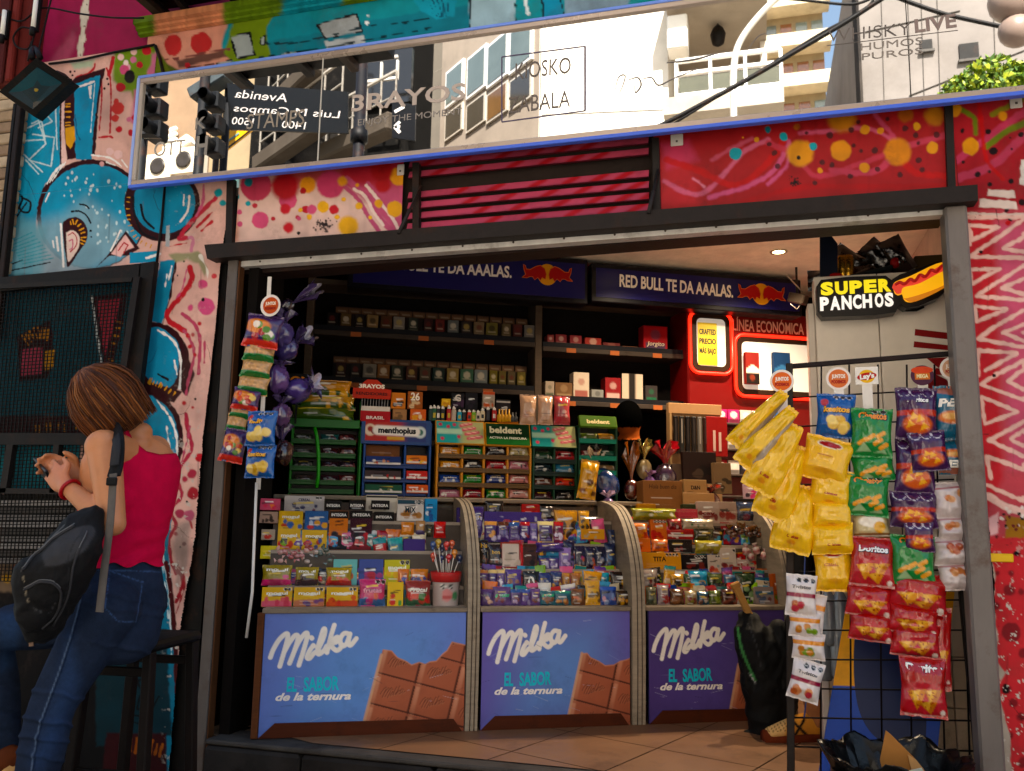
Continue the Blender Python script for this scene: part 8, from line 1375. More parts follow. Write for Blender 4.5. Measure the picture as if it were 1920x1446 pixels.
t2,h2=np.meshgrid(np.linspace(0,2*math.pi,73),np.linspace(0,1,15));wv=(vn(t2*4+3,h2*3,1,1)-.5)*.05+(vn(t2*11,h2*5,1,2)-.5)*.025;wv[:,-1]=wv[:,0];rr=.165+.045*np.sin(h2*math.pi)+wv*(.4+h2);Yy=hb-.16*(h2-.5)**2*4*np.where(h2<.5,1,.9)+wv+.02;g=G('black_film');g.grid(fb(rr*np.cos(t2)*np.where(h2<.5,.9,1.02),Yy,rr*np.sin(t2)),'0A0A0B');g.build('bag_liner',TB)
cp=[unp(a,b,FACP(-.22))for a,b in((1661,1370),(1671,1378),(1718,1425),(1742,1455),(1660,1470),(1650,1425))]
g=G('card');g.prism(cp,A(0,.006,0),'B07A48');g.prism([unp(a,b,FACP(-.226))for a,b in((1702,1415),(1718,1425),(1742,1455),(1710,1448))],A(0,.004,0),'C89A6A');g.prism([unp(a,b,FACP(-.232))for a,b in((1700,1446),(1728,1440),(1745,1465),(1700,1465))],A(0,.003,0),'D8DCCC');g.prism([unp(a,b,FACP(-.234))for a,b in((1677,1434),(1668,1446),(1664,1460),(1680,1460))],A(0,.003,0),'6A2A5A');g.build('cardboard_scrap',label='torn brown cardboard piece sticking out of the bin',cat='cardboard')
# people: closed pieces fused by a voxel remesh into one skin
def fuse(pieces,vox,it=3,fac_=.5,crease=0.0,cs=.05):
 g=G('skin')
 for v,f in pieces:g.add(v,f,'FFFFFF')
 o=g.build('tmp',origin=(0,0,0));m=o.modifiers.new('r','REMESH');m.mode='VOXEL';m.voxel_size=vox
 s=o.modifiers.new('s','SMOOTH');s.iterations=it;s.factor=fac_
 dg=bpy.context.evaluated_depsgraph_get();dg.update();me=bpy.data.meshes.new_from_object(o.evaluated_get(dg))
 v=np.zeros(len(me.vertices)*3);me.vertices.foreach_get('co',v);f=np.zeros(len(me.polygons)*4,int);me.polygons.foreach_get('vertices',f)
 om=o.data;bpy.data.objects.remove(o);bpy.data.meshes.remove(om);bpy.data.meshes.remove(me);v=v.reshape(-1,3);f=f.reshape(-1,4)
 if crease:
  n=np.zeros_like(v);fn=np.cross(v[f[:,1]]-v[f[:,0]],v[f[:,2]]-v[f[:,0]])
  for k in range(4):np.add.at(n,f[:,k],fn)
  n/=np.linalg.norm(n,axis=1)[:,None]+1e-12;a_=v[:,0]+v[:,1]*.7;b_=v[:,2]-v[:,1]*.3
  rd=1-np.abs(vn(a_+b_*.6,b_-a_*.5,cs,2)*2-1)+.5*(1-np.abs(vn(a_-b_*.3,b_,cs*.45,3)*2-1));v=v+n*(crease*(rd-.9))[:,None]
 return v,f
def pc_tube(pts,r,seg=14,ax=None,sm=3):
 """closed tube with round ends; r: radius or (a, b) half axes per point along fixed axes ax"""
 p=np.asarray(pts,float);r=np.asarray(r,float)
 if r.ndim==1:r=np.stack([r,r],1)
 q=smooth(np.hstack([p,r]),sm);p,r=q[:,:3],q[:,3:];n=len(p);t=np.gradient(p,axis=0);t/=np.linalg.norm(t,axis=1)[:,None];th=np.linspace(0,2*math.pi,seg,endpoint=False);rings=[]
 a=np.cross(t[0],UZ if abs(t[0][2])<.9 else UX);a/=np.linalg.norm(a)
 def ring(c,ra,rb,a_,b_):return c+ra*np.cos(th)[:,None]*a_+rb*np.sin(th)[:,None]*b_
 for k in range(n):
  if ax is not None:a_,b_=ax
  else:a=a-t[k]*np.dot(a,t[k]);a/=np.linalg.norm(a);a_,b_=a,np.cross(t[k],a)
  if k==0:
   for s in(.95,.75,.45):rings.append(ring(p[0]-t[0]*min(r[0])*s,r[0][0]*math.sqrt(1-s*s),r[0][1]*math.sqrt(1-s*s),a_,b_))
  rings.append(ring(p[k],r[k][0],r[k][1],a_,b_))
  if k==n-1:
   for s in(.45,.75,.95):rings.append(ring(p[-1]+t[-1]*min(r[-1])*s,r[-1][0]*math.sqrt(1-s*s),r[-1][1]*math.sqrt(1-s*s),a_,b_))
 V=np.vstack(rings);Fc=[]
 for k in range(len(rings)-1):
  for j in range(seg):Fc.append((k*seg+j,k*seg+(j+1)%seg,(k+1)*seg+(j+1)%seg,(k+1)*seg+j))
 Fc+=[list(range(seg))[::-1],list(range((len(rings)-1)*seg,len(rings)*seg))];return V,Fc
def pc_ball(c,r,ax=None):
 ax=np.eye(3)if ax is None else np.asarray(ax);th=np.linspace(.05,math.pi-.05,12);ph=np.linspace(0,2*math.pi,18,endpoint=False);V=[]
 for t in th:V+=[np.asarray(c)+(np.array([math.sin(t)*math.cos(a),math.sin(t)*math.sin(a),math.cos(t)])*r)@ax for a in ph]
 Fc=[(k*18+j,k*18+(j+1)%18,(k+1)*18+(j+1)%18,(k+1)*18+j)for k in range(11)for j in range(18)]+[list(range(18))[::-1],list(range(198,216))];return np.array(V),Fc
W=lambda a,b,y:unp(a,b,FACP(y))
fw=A(-.86,.5,0);fw/=np.linalg.norm(fw);lf_=np.cross(UZ,fw)
YB=-.90
ctrs=[(255,818,.05,.05),(250,834,.118,.062),(245,870,.152,.086),(240,925,.146,.094),(235,985,.128,.086),(228,1040,.118,.082),(221,1090,.138,.100),(216,1130,.150,.110),(216,1165,.144,.108)]
def torso(inf=0.0,lo=0,hi=9):return pc_tube([W(a,b,YB)for a,b,_,_ in ctrs[lo:hi]],[(c+inf,d+inf)for _,_,c,d in ctrs[lo:hi]],28,(lf_,fw))
sL,sR=W(194,838,-1.04),W(288,846,-.79);eL=W(212,982,-1.08);wL=W(124,912,-1.06);hL=W(104,893,-1.05);eR=W(245,985,-.72);wR=W(152,897,-.95);hR=W(132,888,-.97)
neck,hd=W(246,815,-.905),W(203,762,-.965);up=(hd-neck)/np.linalg.norm(hd-neck);hf=A(-.62,.36,-.60);hf-=up*np.dot(hf,up);hf/=np.linalg.norm(hf);hs=np.cross(up,hf)
pcs=[torso(0,0,6),pc_tube([W(252,838,YB),neck,hd],[.068,.052,.05]),pc_ball(hd+up*.015,A(.072,.092,.105),(hs,hf,up)),pc_ball(hd-up*.05+hf*.03,A(.055,.06,.06),(hs,hf,up)),pc_tube([hd+hf*.09+up*.01,hd+hf*.108-up*.02],[.010,.014]),pc_ball(hd+hf*.09-up*.055,A(.024,.012,.008),(hs,hf,up))]
for s in(1,-1):pcs+=[pc_ball(hd+hf*.082+hs*s*.032+up*.012,A(.013,.008,.009),(hs,hf,up)),pc_ball(hd+hs*s*.074-up*.005,A(.010,.02,.03),(hs,hf,up))]
for s_,e_,w_,h_,sd in((sL,eL,wL,hL,1),(sR,eR,wR,hR,-1)):
 pcs+=[pc_tube([s_,s_*.62+e_*.38+(e_-s_)[2]*0,e_],[.052,.047,.037]),pc_tube([e_,e_*.6+w_*.4,w_],[.038,.036,.024]),pc_tube([s_,W(250,858,YB)],[.056,.066])]
 d=(h_-w_)/np.linalg.norm(h_-w_);n_=np.cross(d,UZ);n_/=np.linalg.norm(n_);u_=np.cross(n_,d)
 pcs.append(pc_tube([w_,w_+d*.035,w_+d*.075],[(.021,.026),(.016,.040),(.013,.038)],14,(n_,u_)))
 for k,(o_,L)in enumerate(((.030,.058),(.011,.070),(-.009,.066),(-.028,.050))):
  b=w_+d*.072+u_*o_;m1=b+d*L*.5+n_*sd*.004;m2=b+d*L*.8-u_*.006+n_*sd*.016;m3=b+d*L*.92-u_*.012+n_*sd*.030;pcs.append(pc_tube([b-d*.02,m1,m2,m3],[.0092,.0086,.0080,.0068],8,None,2))
 b=w_+d*.03+u_*.026;pcs.append(pc_tube([b,b+u_*.024+d*.018+n_*sd*.012,b+u_*.026+d*.052+n_*sd*.016],[.012,.0105,.008],8,None,2))
v,f=fuse(pcs,.0052,4);px,py=pj(v)
p=P(px,py,'C98A64');p.mul(.92+.16*vn(v[:,0]*100,v[:,2]*100,6,1));p.circ(110,890,30,'CE8468',30,.6);p.circ(262,835,30,'B8764E',40,.5)
WM=G('skin');WM.add(v,f,p.c,None,True);WM=WM.build('person',label='woman in crimson tank top and blue jeans leaning on a stool, looking at her phone',cat='person',origin=W(110,1446,-.95))
v,f=fuse([torso(.012,1,8),pc_tube([W(200,846,-1.02),W(250,866,YB),W(290,852,-.79)],[.042,.076,.040]),pc_ball(W(222,935,-.96),A(.07,.07,.07))],.0055,6);px,py=pj(v)
d_=(v-W(254,900,YB))@fw
cut=np.interp(px,[150,196,214,236,250,275,300,326,350],[940,910,790,795,826,846,852,850,850]);arm=(px<236)&(np.hypot((px-200)/36,(py-845)/60)<1)
low=np.interp(px,[150,300],[1062,1058]);keep=(py>cut)&~arm&(py<low+6*np.sin(px/9))
low=low+5*np.sin(px/9);ra=np.hypot((px-198)/34,(py-832)/58);ina=px<232;M_=mpp(W(250,960,YB))
keep=(py>cut-7)&(py<low+8)&~(ina&(ra<.86));f=f[keep[f].all(1)]
v[:,2]+=np.where(keep&(py<cut),-(cut-py)*M_,0)+np.where(keep&(py>low),(py-low)*M_,0);sc_=np.where(ina&(ra<1)&keep,1/np.maximum(ra,.5)-1,0);v[:,0]+=(px-198)*sc_*M_;v[:,2]-=(py-832)*sc_*M_
wob=.0035*np.sin(v[:,2]*95+(v@lf_)*22+6*vn(v[:,0]*9,v[:,2]*9,1,2))*np.clip((py-930)/120,0,1);nn=v-np.array([W(250,960,YB)]);nn[:,2]=0;nn/=np.linalg.norm(nn,axis=1)[:,None]+1e-9;v=v+nn*wob[:,None]
p=P(px,py,'D0164A');p.mul(.93+.14*vn(px,py,14,3));p.line(smooth([(236,795),(250,826),(275,846),(300,852),(326,850)]),4,'A81038',2)
g=G('cloth');g.add(v,f,p.c,None,True);g.build('tank_top',WM)
hL_,hR_=W(205,1128,-.985),W(252,1128,-.80);kL,aL=W(98,1325,-1.03),W(58,1500,-1.02);kR,aR=W(-8,1192,-.86),W(6,1402,-.80)
hip=pc_tube([W(a,b,YB)for a,b in((229,1052),(221,1090),(216,1130),(218,1178))],[(.117,.081),(.142,.104),(.152,.118),(.138,.116)],28,(lf_,fw))
v,f=fuse([hip,pc_tube([hL_-UZ*.02,hL_*.5+kL*.5+UZ*.0,kL,kL*.55+aL*.45,aL],[.096,.084,.068,.068,.056]),pc_tube([hR_,hR_*.45+kR*.55,kR,kR*.5+aR*.5,aR],[.105,.092,.072,.064,.055])],.0052,24);px,py=pj(v)
fold=np.zeros(len(v))
for cy_,am in((1300,.006),(1352,.007),(1385,.006),(1420,.005),(1095,.004),(1118,.004),(1190,.004)):fold+=am*np.exp(-((py-cy_-.18*(px-110)-8*vn(px,py,20,1))/4.5)**2)
ax_=np.where((px<170)[:,None],kL,W(228,1130,YB));nn=v-ax_;nn[:,2]*=.2;nn/=np.linalg.norm(nn,axis=1)[:,None]+1e-9;v=v+nn*fold[:,None]
p=P(px,py,'2C374E');p.mul(.75+.55*fbm(px,py,40,1));p.poly([(130,1190),(100,1310),(60,1430),(70,1446),(110,1400),(150,1280)],'3A5484',40,.45);p.poly([(0,1150),(40,1150),(30,1250),(0,1260)],'34507C',20,.5)
p.line(smooth([(160,1062),(157,1090),(150,1125),(136,1180),(112,1255),(84,1330),(70,1375),(58,1446)]),2.0,'7488A6',2.0,.6);p.line(smooth([(164,1062),(161,1090),(154,1125),(140,1180),(116,1255),(88,1330),(74,1375),(62,1446)]),3,'121E3C',2,.7)
for l_ in([(205,1062),(205,1075),(197,1140),(222,1166),(255,1166),(268,1090)],[(205,1070),(268,1092)],[(158,1068),(300,1072)]):p.line(l_,1.8,'4A628C',1.4,.8)
g=G('denim');g.add(v,f,p.c,None,True);g.build('jeans',WM)
for nm,a_,dr,c_ in(('shoe',aR,A(-.9,.35,0),'6A3A26'),('shoe',aL,A(-.9,.2,0),'5A3626')):
 dr=dr/np.linalg.norm(dr);zb_=a_-UZ*.03;sd_=np.cross(UZ,dr);v,f=fuse([pc_tube([zb_-dr*.05,zb_+dr*.05-UZ*.01,zb_+dr*.17-UZ*.025],[(.042,.05),(.045,.045),(.036,.028)],14,(sd_,UZ))],.006,3);g=G('cloth');g.add(v,f,c_,None,True);g.tube([zb_-dr*.09-UZ*.035,zb_+dr*.05-UZ*.05,zb_+dr*.19-UZ*.05],[.03,.034,.028],'C8A070',10);g.build(nm,WM)
v,f=fuse([pc_ball(hd+up*.028-hf*.012,A(.096,.108,.110),(hs,hf,up)),pc_ball(hd-up*.03-hf*.02,A(.099,.09,.08),(hs,hf,up))],.008,4)
g=G('hair');px,py=pj(v);p=P(px,py,'5A3018');p.mul(.7+.5*vn(px,py*.2,5,1));g.add(v,f,p.c,None,True);rnd.seed(5)
top=hd+up*.155-hf*.01
for k in range(1000):
 an=rnd.uniform(0,2*math.pi);rr=.100+rnd.uniform(-.004,.008)+(.010 if k%14==0 else 0);L=rnd.uniform(.8,1.08);dirv=hs*math.cos(an)+hf*math.sin(an)
 wv_=rnd.uniform(-.004,.006);fr_=max(0,np.dot(dirv,hf));low_=-.085-.05*max(0,np.dot(dirv,A(-.7,-.3,0)))+rnd.uniform(-.016,.022);pts=[]
 for t in np.linspace(0.04,1,8):
  h_=.142*math.cos(t*math.pi*.5)+(low_ if t>.999 else low_*t**1.6);rad=rr*math.sin(min(1,t*1.35)*math.pi*.5)*(1-.10*max(0,t-.75)/.25);pts.append(hd+up*(h_+.0)+dirv*rad*(1+.04*fr_)-hf*.012+A(rnd.gauss(0,.0016),rnd.gauss(0,.0016),0)+dirv*wv_*math.sin(t*5+an*3))
 c_=rnd.choice(['6A3A20','5C321C','7A4626','4A2816','8A5430','9A6238','623620']);g.tube(pts,[.001]+[.0026]*6+[.0008],c_,4,None,False)
g.build('hair',WM)
g=G('plastic');n_=(wL-eL)/np.linalg.norm(wL-eL);a_=np.cross(n_,UZ);a_/=np.linalg.norm(a_);b_=np.cross(n_,a_);cw=wL-n_*.02
g.tube([cw+.031*(math.cos(t)*a_+math.sin(t)*b_)for t in np.linspace(0,2*math.pi,22)],.006,'B01E2A',8,None,False);g.build('wristband',WM)
g=G('plastic');f_=Fr(W(82,886,-1.02),A(-.75,.35,.35),A(-.1,-.55,.8));g.box(f_,-.065,.055,-.036,.036,-.004,.004,'1A1A1E',bev=.003);g.box(f_,-.06,.05,-.032,.032,.004,.0048,'2A3A4A');g.build('phone',label='dark mobile phone held in both hands by the woman',cat='phone')
BP=thing('backpack',W(100,1190,-1.2),'dark grey and black backpack hanging from the shoulder of the woman','backpack')
v,f=fuse([pc_tube([W(150,985,-1.16),W(120,1050,-1.2),W(95,1120,-1.2),W(84,1175,-1.18)],[(.07,.06),(.115,.085),(.108,.085),(.06,.055)],22,(A(.93,.0,.30),A(0,-1,0))),pc_tube([W(70,1080,-1.24),W(66,1150,-1.23)],[(.07,.06),(.05,.05)],16,(A(1,0,0),UY))],.006,4,.5,.006,.045);px,py=pj(v)
p=P(px,py,'17171A');p.poly(smooth([(78,1040),(120,1000),(165,985),(178,1000),(150,1040),(110,1060),(85,1062)]),'3E3E42',4);p.mul(.85+.3*vn(px,py,12,2));p.line([(44,1082),(52,1130)],2.4,'8A8070',1);p.line(smooth([(40,1070),(75,1030),(120,985)]),2.5,'5A5A5C',1);p.line(smooth([(70,1065),(110,1066),(150,1048)]),2.5,'0A0A0C',1);p.line(smooth([(38,1100),(70,1085),(110,1100),(104,1160),(70,1185)]),2,'050506',1);p.line(smooth([(60,1140),(90,1150),(104,1130)]),1.6,'4A4A4C',1);p.line(smooth([(150,1000),(130,1040),(128,1100),(110,1150)]),2,'303034',1.5)
g=G('nylon');g.add(v,f,p.c,None,True);bv=v;dp_=(bv-CAM)@(R@A(0,0,-1))
def onto(pts):
 o=[]
 for a,b in smooth(pts,5):k=np.argmin(np.hypot(px-a,py-b)*.004+dp_);o.append(bv[k])
 o=np.array(o);o[1:-1]=(o[:-2]+o[1:-1]*2+o[2:])/4;return o+(CAM-o)/np.linalg.norm(CAM-o,axis=1)[:,None]*.003
g.build('bag_body',BP)
for l_ in([(42,1070),(60,1045),(95,1012),(140,985)],[(44,1105),(80,1090),(112,1104),(108,1150),(80,1180)],[(164,1000),(140,1050),(128,1120),(100,1175)]):g=G('nylon');g.tube(onto(l_),.0035,'3E3E42',6);g.tube(onto(l_)+UZ*.006,.0018,'6A6A6C',5);g.build('zip',BP)
def ribbon(g,pts,wd,th,col,out):
 q=smooth(pts,5);t=np.gradient(q,axis=0);t/=np.linalg.norm(t,axis=1)[:,None];s=np.cross(t,out);s/=np.linalg.norm(s,axis=1)[:,None];n=np.cross(s,t);w2=np.broadcast_to(wd,(len(q),))[:,None]/2
 rows=np.stack([q-s*w2,q-s*w2*.9+n*th,q+s*w2*.9+n*th,q+s*w2,q-s*w2],1);g.grid(rows,col)
g=G('nylon');ribbon(g,[W(205,806,-.95),W(214,803,-1.02),W(220,826,-1.092),W(218,868,-1.11),W(212,892,-1.125)],.044,.009,'1A1A1E',A(0,1,0));ribbon(g,[W(216,818,-1.085),W(217,838,-1.115),W(213,872,-1.128)],.030,.008,'36363A',A(0,1,0));g.build('shoulder_strap',BP)
g=G('nylon');ribbon(g,[W(212,888,-1.135),W(206,980,-1.15),W(196,1060,-1.14),W(186,1148,-1.14)],.026,.004,'6A6460',A(0,1,0));g.box(Fr(W(210,903,-1.145),UX),-.018,.018,-.012,.012,-.004,.006,'141416',bev=.003);g.build('webbing_strap',BP)
g=G('nylon');ribbon(g,[W(62,1178,-1.2),W(58,1200,-1.2),W(58,1212,-1.2)],.014,.004,'8A7060',A(0,1,0));g.build('pull_tab',BP)
PV=-.30
ST2=thing('bar_stool',W(265,1190,-.62),'dark wooden bar stool the woman leans on','stool')
sc=W(262,1190,-.66);g=G('wood');fs=Fr(A(sc[0],sc[1],sc[2]),A(.9,.43,0),UY);fs=Fr(A(sc[0],sc[1],0),A(1,.1,0),UZ);g.box(fs,-.13,.15,sc[2]-.035,sc[2],-.16,.16,'0C0807',bev=.012);g.build('seat',ST2)
for sx in(-.10,.125):
 for sz in(-.13,.13):g=G('wood');a_=fs(sx,sc[2]-.035,sz);b_=fs(sx*1.28,PV,sz*1.2);g.bar(a_,b_,.034,.034,'1A100E');g.build('leg',ST2)
for zz_,y_ in((sc[2]-.10,.13),(sc[2]-.42,.14),(sc[2]-.10,-.13)):g=G('wood');g.bar(fs(-.115,zz_,y_),fs(.14,zz_,y_),.028,.02,'180F0D');g.build('stretcher',ST2)
# seated person behind the rack, black bag with handle
S_=lambda a,b,y:unp(a,b,FACP(y))
ft=unp(1526,1388,HOR(0.0));ys_=ft[1]
an,kn=S_(1528,1345,ys_),S_(1500,1170,ys_-.03);hp_=S_(1560,1130,ys_+.30);sh_=S_(1556,1000,ys_+.25);hd2=S_(1552,915,ys_+.18)
v,f=fuse([pc_tube([an,kn],[.036,.055]),pc_tube([an+UZ*.0,an-UZ*.02],[.036,.04]),pc_tube([kn,hp_],[.065,.085]),pc_tube([kn+UX*.17,hp_+UX*.1],[.065,.085]),pc_tube([kn+UX*.17,an+UX*.16],[.055,.036]),pc_tube([hp_,sh_],[.13,.13]),pc_tube([sh_,hd2],[.06,.055]),pc_ball(hd2,A(.075,.09,.105)),pc_tube([sh_-UX*.13,sh_*.5+kn*.5-UX*.06,kn-UX*.02],[.05,.042,.032]),pc_tube([sh_+UX*.13,sh_*.5+kn*.5+UX*.2,kn+UX*.14],[.05,.042,.032])],.009,4)
px,py=pj(v);cc=np.tile(H('151417'),(len(v),1));sk=(v[:,2]<an[2]+.075)|(v[:,2]>hd2[2]-.08);cc[sk]=H('A8714E');cc[v[:,2]>hd2[2]+.03]=H('16100E')
g=G('cloth');g.add(v,f,cc,None,True);SP_=g.build('person',label='seated person in dark clothes behind the rack, one tan trainer showing',cat='person')
tn=unp(1432,1390,HOR(0.0));du=(tn-ft)/np.linalg.norm(tn-ft);ft=ft+du*.02;tn=unp(1436,1390,HOR(0.0));Lf=np.linalg.norm(tn-ft)
sd_=np.cross(UZ,du);v,f=fuse([pc_tube([ft-du*.06+UZ*.05,ft+du*.02+UZ*.06,ft+du*Lf*.55+UZ*.048,ft+du*(Lf-.02)+UZ*.034],[(.036,.045),(.04,.052),(.043,.036),(.036,.024)],16,(sd_,UZ))],.006,3);px,py=pj(v)
p=P(px,py,'D0904A');p.poly([(1425,1340),(1475,1340),(1472,1385),(1425,1385)],'E4BC84',8);p.line([(1484,1350),(1512,1378)],5,'2A2422',1.5);p.line([(1508,1350),(1490,1380)],5,'2A2422',1.5)
for k in range(7):p.line([(1434+7*k,1358-k),(1444+7*k,1374-k)],1.6,'7A5A36',1.2)
g=G('cloth');g.add(v,f,p.c,None,True);g.tube([ft-du*.085+UZ*.014,ft+du*Lf*.5+UZ*.012,ft+du*(Lf+.01)+UZ*.014],[.036,.042,.032],'7A3A26',10);g.build('shoe',SP_)
bb=unp(1425,1372,HOR(0.0));yb_=bb[1];BG=thing('sports_bag',bb,'black backpack with bright green stripe standing by the third counter','backpack')
v,f=fuse([pc_tube([S_(1440,1375,yb_),S_(1432,1280,yb_),S_(1420,1200,yb_),S_(1405,1162,yb_+.02)],[(.075,.07),(.10,.085),(.10,.08),(.05,.05)],22,(UX,UY)),pc_tube([S_(1400,1380,yb_-.02),S_(1440,1384,yb_-.02)],[.02,.03]),pc_tube([S_(1462,1180,yb_+.02),S_(1470,1280,yb_+.02),S_(1466,1375,yb_+.02)],[(.05,.06),(.06,.07),(.05,.05)],16,(UX,UY)),pc_tube([S_(1385,1180,yb_-.03),S_(1398,1250,yb_-.06),S_(1415,1330,yb_-.05)],[.018,.022,.014])],.007,3,.5,.013,.07);px,py=pj(v);p=P(px,py,'08080A');p.mul(.7+.6*vn(px,py,14,1));p.line(smooth([(1383,1178),(1390,1215),(1404,1250),(1416,1276)]),4.5,'4A8A50',1.5);p.line(smooth([(1403,1170),(1420,1215),(1426,1250)]),2,'3A3A3C',1);p.line([(1405,1262),(1417,1282)],2,'A8A8A8',1)
g=G('nylon');g.add(v,f,p.c,None,True);g.build('bag_body',BG)
g=G('wood');f_=Fr(S_(1394,1130,yb_+.01),S_(1378,1097,yb_)-S_(1410,1165,yb_+.02));m=mpp(f_.o);g.box(f_,-42*m,34*m,-6.5*m,6.5*m,-5*m,5*m,'B08450',bev=.004);g.box(f_,28*m,40*m,-9*m,9*m,-6*m,6*m,'A87C48',bev=.006);g.build('wooden_handle',label='pale wooden handle sticking out of the black backpack',cat='handle')
ok_=.95;K=lambda a,b,o:unp(a,b,CTR(o));h0=K(1178,785,ok_);v,f=fuse([pc_tube([K(1215,1050,ok_+.1),K(1212,930,ok_+.05),K(1200,868,ok_),K(1184,838,ok_)],[(.16,.12),(.2,.12),(.19,.11),(.09,.08)],20,(CD,CN)),pc_tube([K(1184,838,ok_),h0],[.058,.055]),pc_ball(h0,A(.085,.10,.11)),pc_tube([K(1150,845,ok_),K(1130,930,ok_-.05),K(1160,985,ok_-.2)],[.06,.05,.04]),pc_tube([K(1250,850,ok_),K(1275,930,ok_-.05),K(1250,985,ok_-.2)],[.06,.05,.04])],.01,4);px,py=pj(v);cc=np.tile(H('060607'),(len(v),1));cc[(py>802)&(py<824)&(px>1140)&(px<1225)]=H('A85A34');cc[py<=802]=H('050404')
bpy.data.objects.remove(SK);g=G('matte_black');g.add(v,f,cc,None,True);g.build('person',label='shopkeeper with black hair and black shirt bending down behind the counter',cat='person')
# gate, shutter and lamp on the left wall
MG_=thing('metal_gate',fac(130,1080,-.08),'dark steel gate with wire mesh standing before the graffiti wall','gate');GYY=-.08;q_=lambda a,b,y=GYY:fac(a,b,y)
def gbar(nm,pts,col='1E1A1A',y=GYY,th=.03):g=G('dark_metal');g.prism([q_(a,b,y)for a,b in pts],A(0,th,0),col);g.build(nm,MG_)
gbar('frame',[(-110,531),(264,494),(262,520),(-110,557)]);gbar('frame',[(262,494),(290,490),(282,560),(262,720),(240,1000),(226,1200),(196,1200),(214,980),(240,700)],'191616');gbar('frame',[(250,520),(262,519),(232,720),(208,930),(196,1080),(184,1080),(196,930),(220,720)],'262020',GYY-.02);gbar('cross_bar',[(-110,812),(226,812),(222,834),(-110,834)]);gbar('cross_bar',[(-110,538),(248,520),(246,528),(-110,547)],'2A2624',GYY-.012,.01);gbar('cross_bar',[(-110,914),(214,918),(213,928),(-110,924)],'2A2422');gbar('frame',[(100,834),(110,834),(103,924),(92,924)],'2A2422');gbar('frame',[(12,834),(24,834),(10,924),(-2,924)],'2A2422')
g=G('dark_metal');tl_,tr_,br_,bl_=(-110,555),(250,522),(196,1090),(-160,1090)
for k in range(52):
 t=k/51;a_=(tl_[0]+(tr_[0]-tl_[0])*t,tl_[1]+(tr_[1]-tl_[1])*t);b_=(bl_[0]+(br_[0]-bl_[0])*t,1090);g.bar(q_(*a_,-.062),q_(*b_,-.062),.0040,.004,'0C0B0B',side=UY)
for k in range(84):
 t=k/83;g.bar(q_(tl_[0]+(bl_[0]-tl_[0])*t,tl_[1]+(1090-tl_[1])*t,-.059),q_(tr_[0]+(br_[0]-tr_[0])*t,tr_[1]+(1090-tr_[1])*t,-.059),.0040,.004,'0C0B0B',side=UY)
g.build('wire_mesh',MG_)
SHU=thing('roller_shutter',fac(60,1095,-.03),'grey slatted shutter with pale worn slats behind the lower gate mesh','shutter')
for k in range(9):y0=938+13.5*k;g=G('raw_metal');g.prism([fac(a,b,-.035)for a,b in((-130,y0),(152-k*3,y0+1),(150-k*3,y0+10.5),(-130,y0+9.5))],A(0,.012,0),('A8A6A8','5A5656','8A888A')[k%3]);g.build('slat',SHU)
FL=thing('floodlight',fac(68,165,-.32),'black floodlight tilted on its corner at the upper left','floodlight');fp=lambda a,b,y:fac(a,b,y)
g=G('dark_metal');g.prism([fp(a,b,-.36-.15*(165-b)/55)for a,b in((68,108),(134,152),(64,219),(-2,172))],A(.0,.05,.0),'0C0B0C');g.prism([fp(a,b,-.31)for a,b in((72,125),(118,155),(66,205),(18,172))],A(.02,.06,.02),'0E0D0E')if 0 else None
for k in range(6):t=k/5;g.bar(fp(112-42*t*.2+10,150-34*t*.4,-.32+.01*k),fp(128,150,-.30),.008,.04,'0A0A0A')
g.build('housing',FL)
qd=[fp(a,b,-.3625-.15*(165-b)/55)for a,b in((70,126),(117,156),(62,205),(16,174))];c_=sum(qd)/4+A(0,.012,0);g=G('plaster')
for k,cl in enumerate(('1E4E5A','34444E','3E4048','1A525C')):g.add([qd[k],qd[(k+1)%4],c_],[(0,1,2)],cl)
g.ball(c_-A(0,.004,0),(.012,.006,.012),'A8924A');g.build('reflector',FL)
g=G('case_glass');g.add([b-A(0,.002,0)for b in qd],[(0,1,2,3)],'FFFFFF');g.build('lens',FL)
g=G('dark_metal');g.tube([fp(75,108,-.33),fp(70,95,-.25),fp(64,90,-.02)],.014,'141214',8);g.tube([fp(60,108,-.33),fp(60,95,-.25),fp(64,90,-.02)],.014,'141214',8);g.build('bracket',FL)
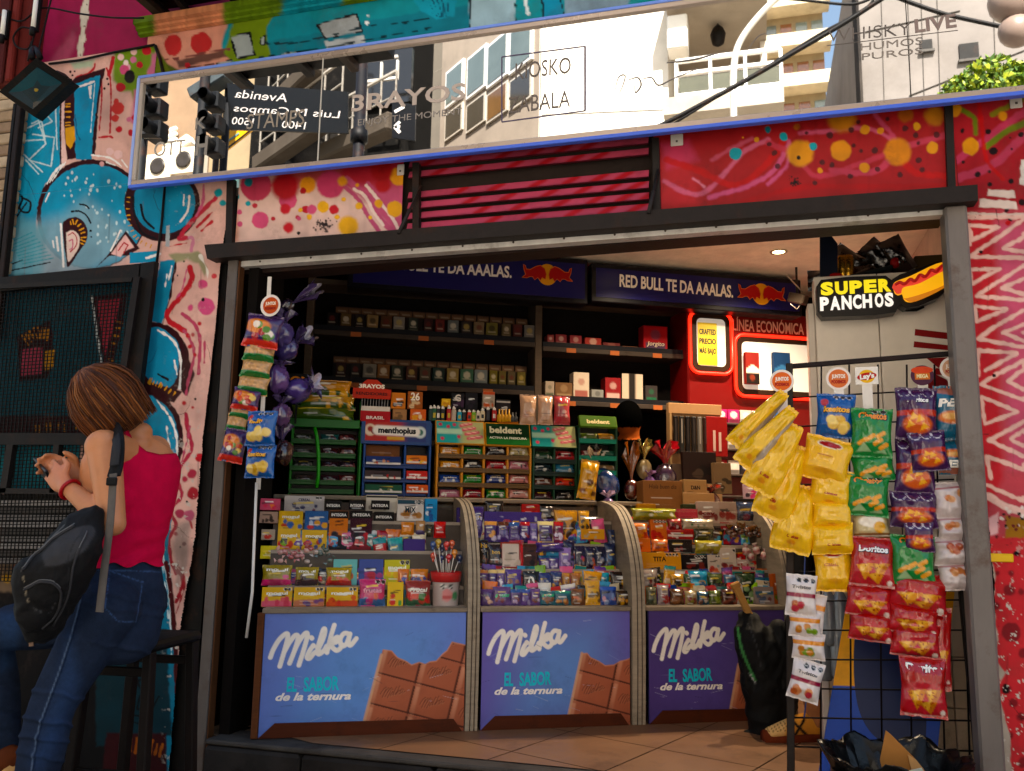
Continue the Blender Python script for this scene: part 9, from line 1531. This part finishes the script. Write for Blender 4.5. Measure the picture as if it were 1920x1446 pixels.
NP=thing('pilaster',fac(20,130,-.06),'red brown painted pilaster at the far upper left','pilaster');g=G('wall_paint');x1_=fac(56,60,-.06)[0];g.box(WF,x1_-.75,x1_,3.05,6.0,-.1,.06,'6E2A26',bev=.01);g.box(WF,x1_-.10,x1_-.06,3.05,6.0,.06,.09,'7E302A',bev=.008);g.box(WF,x1_-.2,x1_-.13,3.05,6.0,.06,.075,'5A2220',bev=.008);g.build('shaft',NP);NP['label']='red brown painted pilaster above the floodlight'
BRK=thing('brick_pier',fac(10,500,-.03),'pale bare brick pier beside the rusty pole on the left edge','pier');g=G('stone');x1_=fac(36,300,-.03)[0]
for k in range(17):z_=2.06+k*.062;g.box(WF,x1_-.6,x1_-rnd.uniform(0,.012),z_,z_+.056,-.1,.03,rnd.choice(['B8A48C','A8927A','C0AE98','9A8470']),bev=.006)
g.build('brickwork',BRK)
g=G('dark_metal');g.bar(fac(41,190,-.05),fac(-6,640,-.05),.035,.03,'2A1A14',side=UY);g.bar(fac(30,195,-.04),fac(-20,640,-.04),.018,.02,'100E0E',side=UY);g.build('rusty_pole',label='rusty square pole running down beside the brick pier',cat='pole')
for lab,a_,b_ in(('upper white tube lamp by the magenta wall',(70,-20),(62,52)),('short white tube lamp at the left picture edge',(9,20),(4,66))):
 T=thing('tube_lamp',fac(*b_,-.12),lab,'lamp');g=G('plastic');g.tube([fac(*a_,-.12),fac(*b_,-.12)],.011,'E8E6DE',10);g.build('tube',T);g=G('dark_metal');g.tube([fac(*b_,-.12),fac(b_[0]-2,b_[1]+14,-.12)],.014,'141414',10);g.bar(fac(a_[0]+8,a_[1],-.10),fac(b_[0]+6,b_[1]+8,-.10),.02,.02,'121012',side=UY);g.build('holder',T)
for lab,pts in(('thin black wire strung across the magenta wall',[(0,27),(40,40),(80,15),(150,26),(210,33),(270,34)]),('coiled black cable loop beside the white tube lamp',[(62,55),(40,52),(25,70),(32,88),(52,92),(60,78),(56,110)]),('black cable dropping to the floodlight',[(66,60),(58,90),(52,115)]),('thin wire running down the magenta wall',[(98,-10),(86,40),(76,80),(72,100)])):
 g=G('dark_metal');q=smooth(pts,6);g.tube(fac(q[:,0],q[:,1],-.09),.0045,'161214',6);tag(g.build('cable'),lab,'cable')
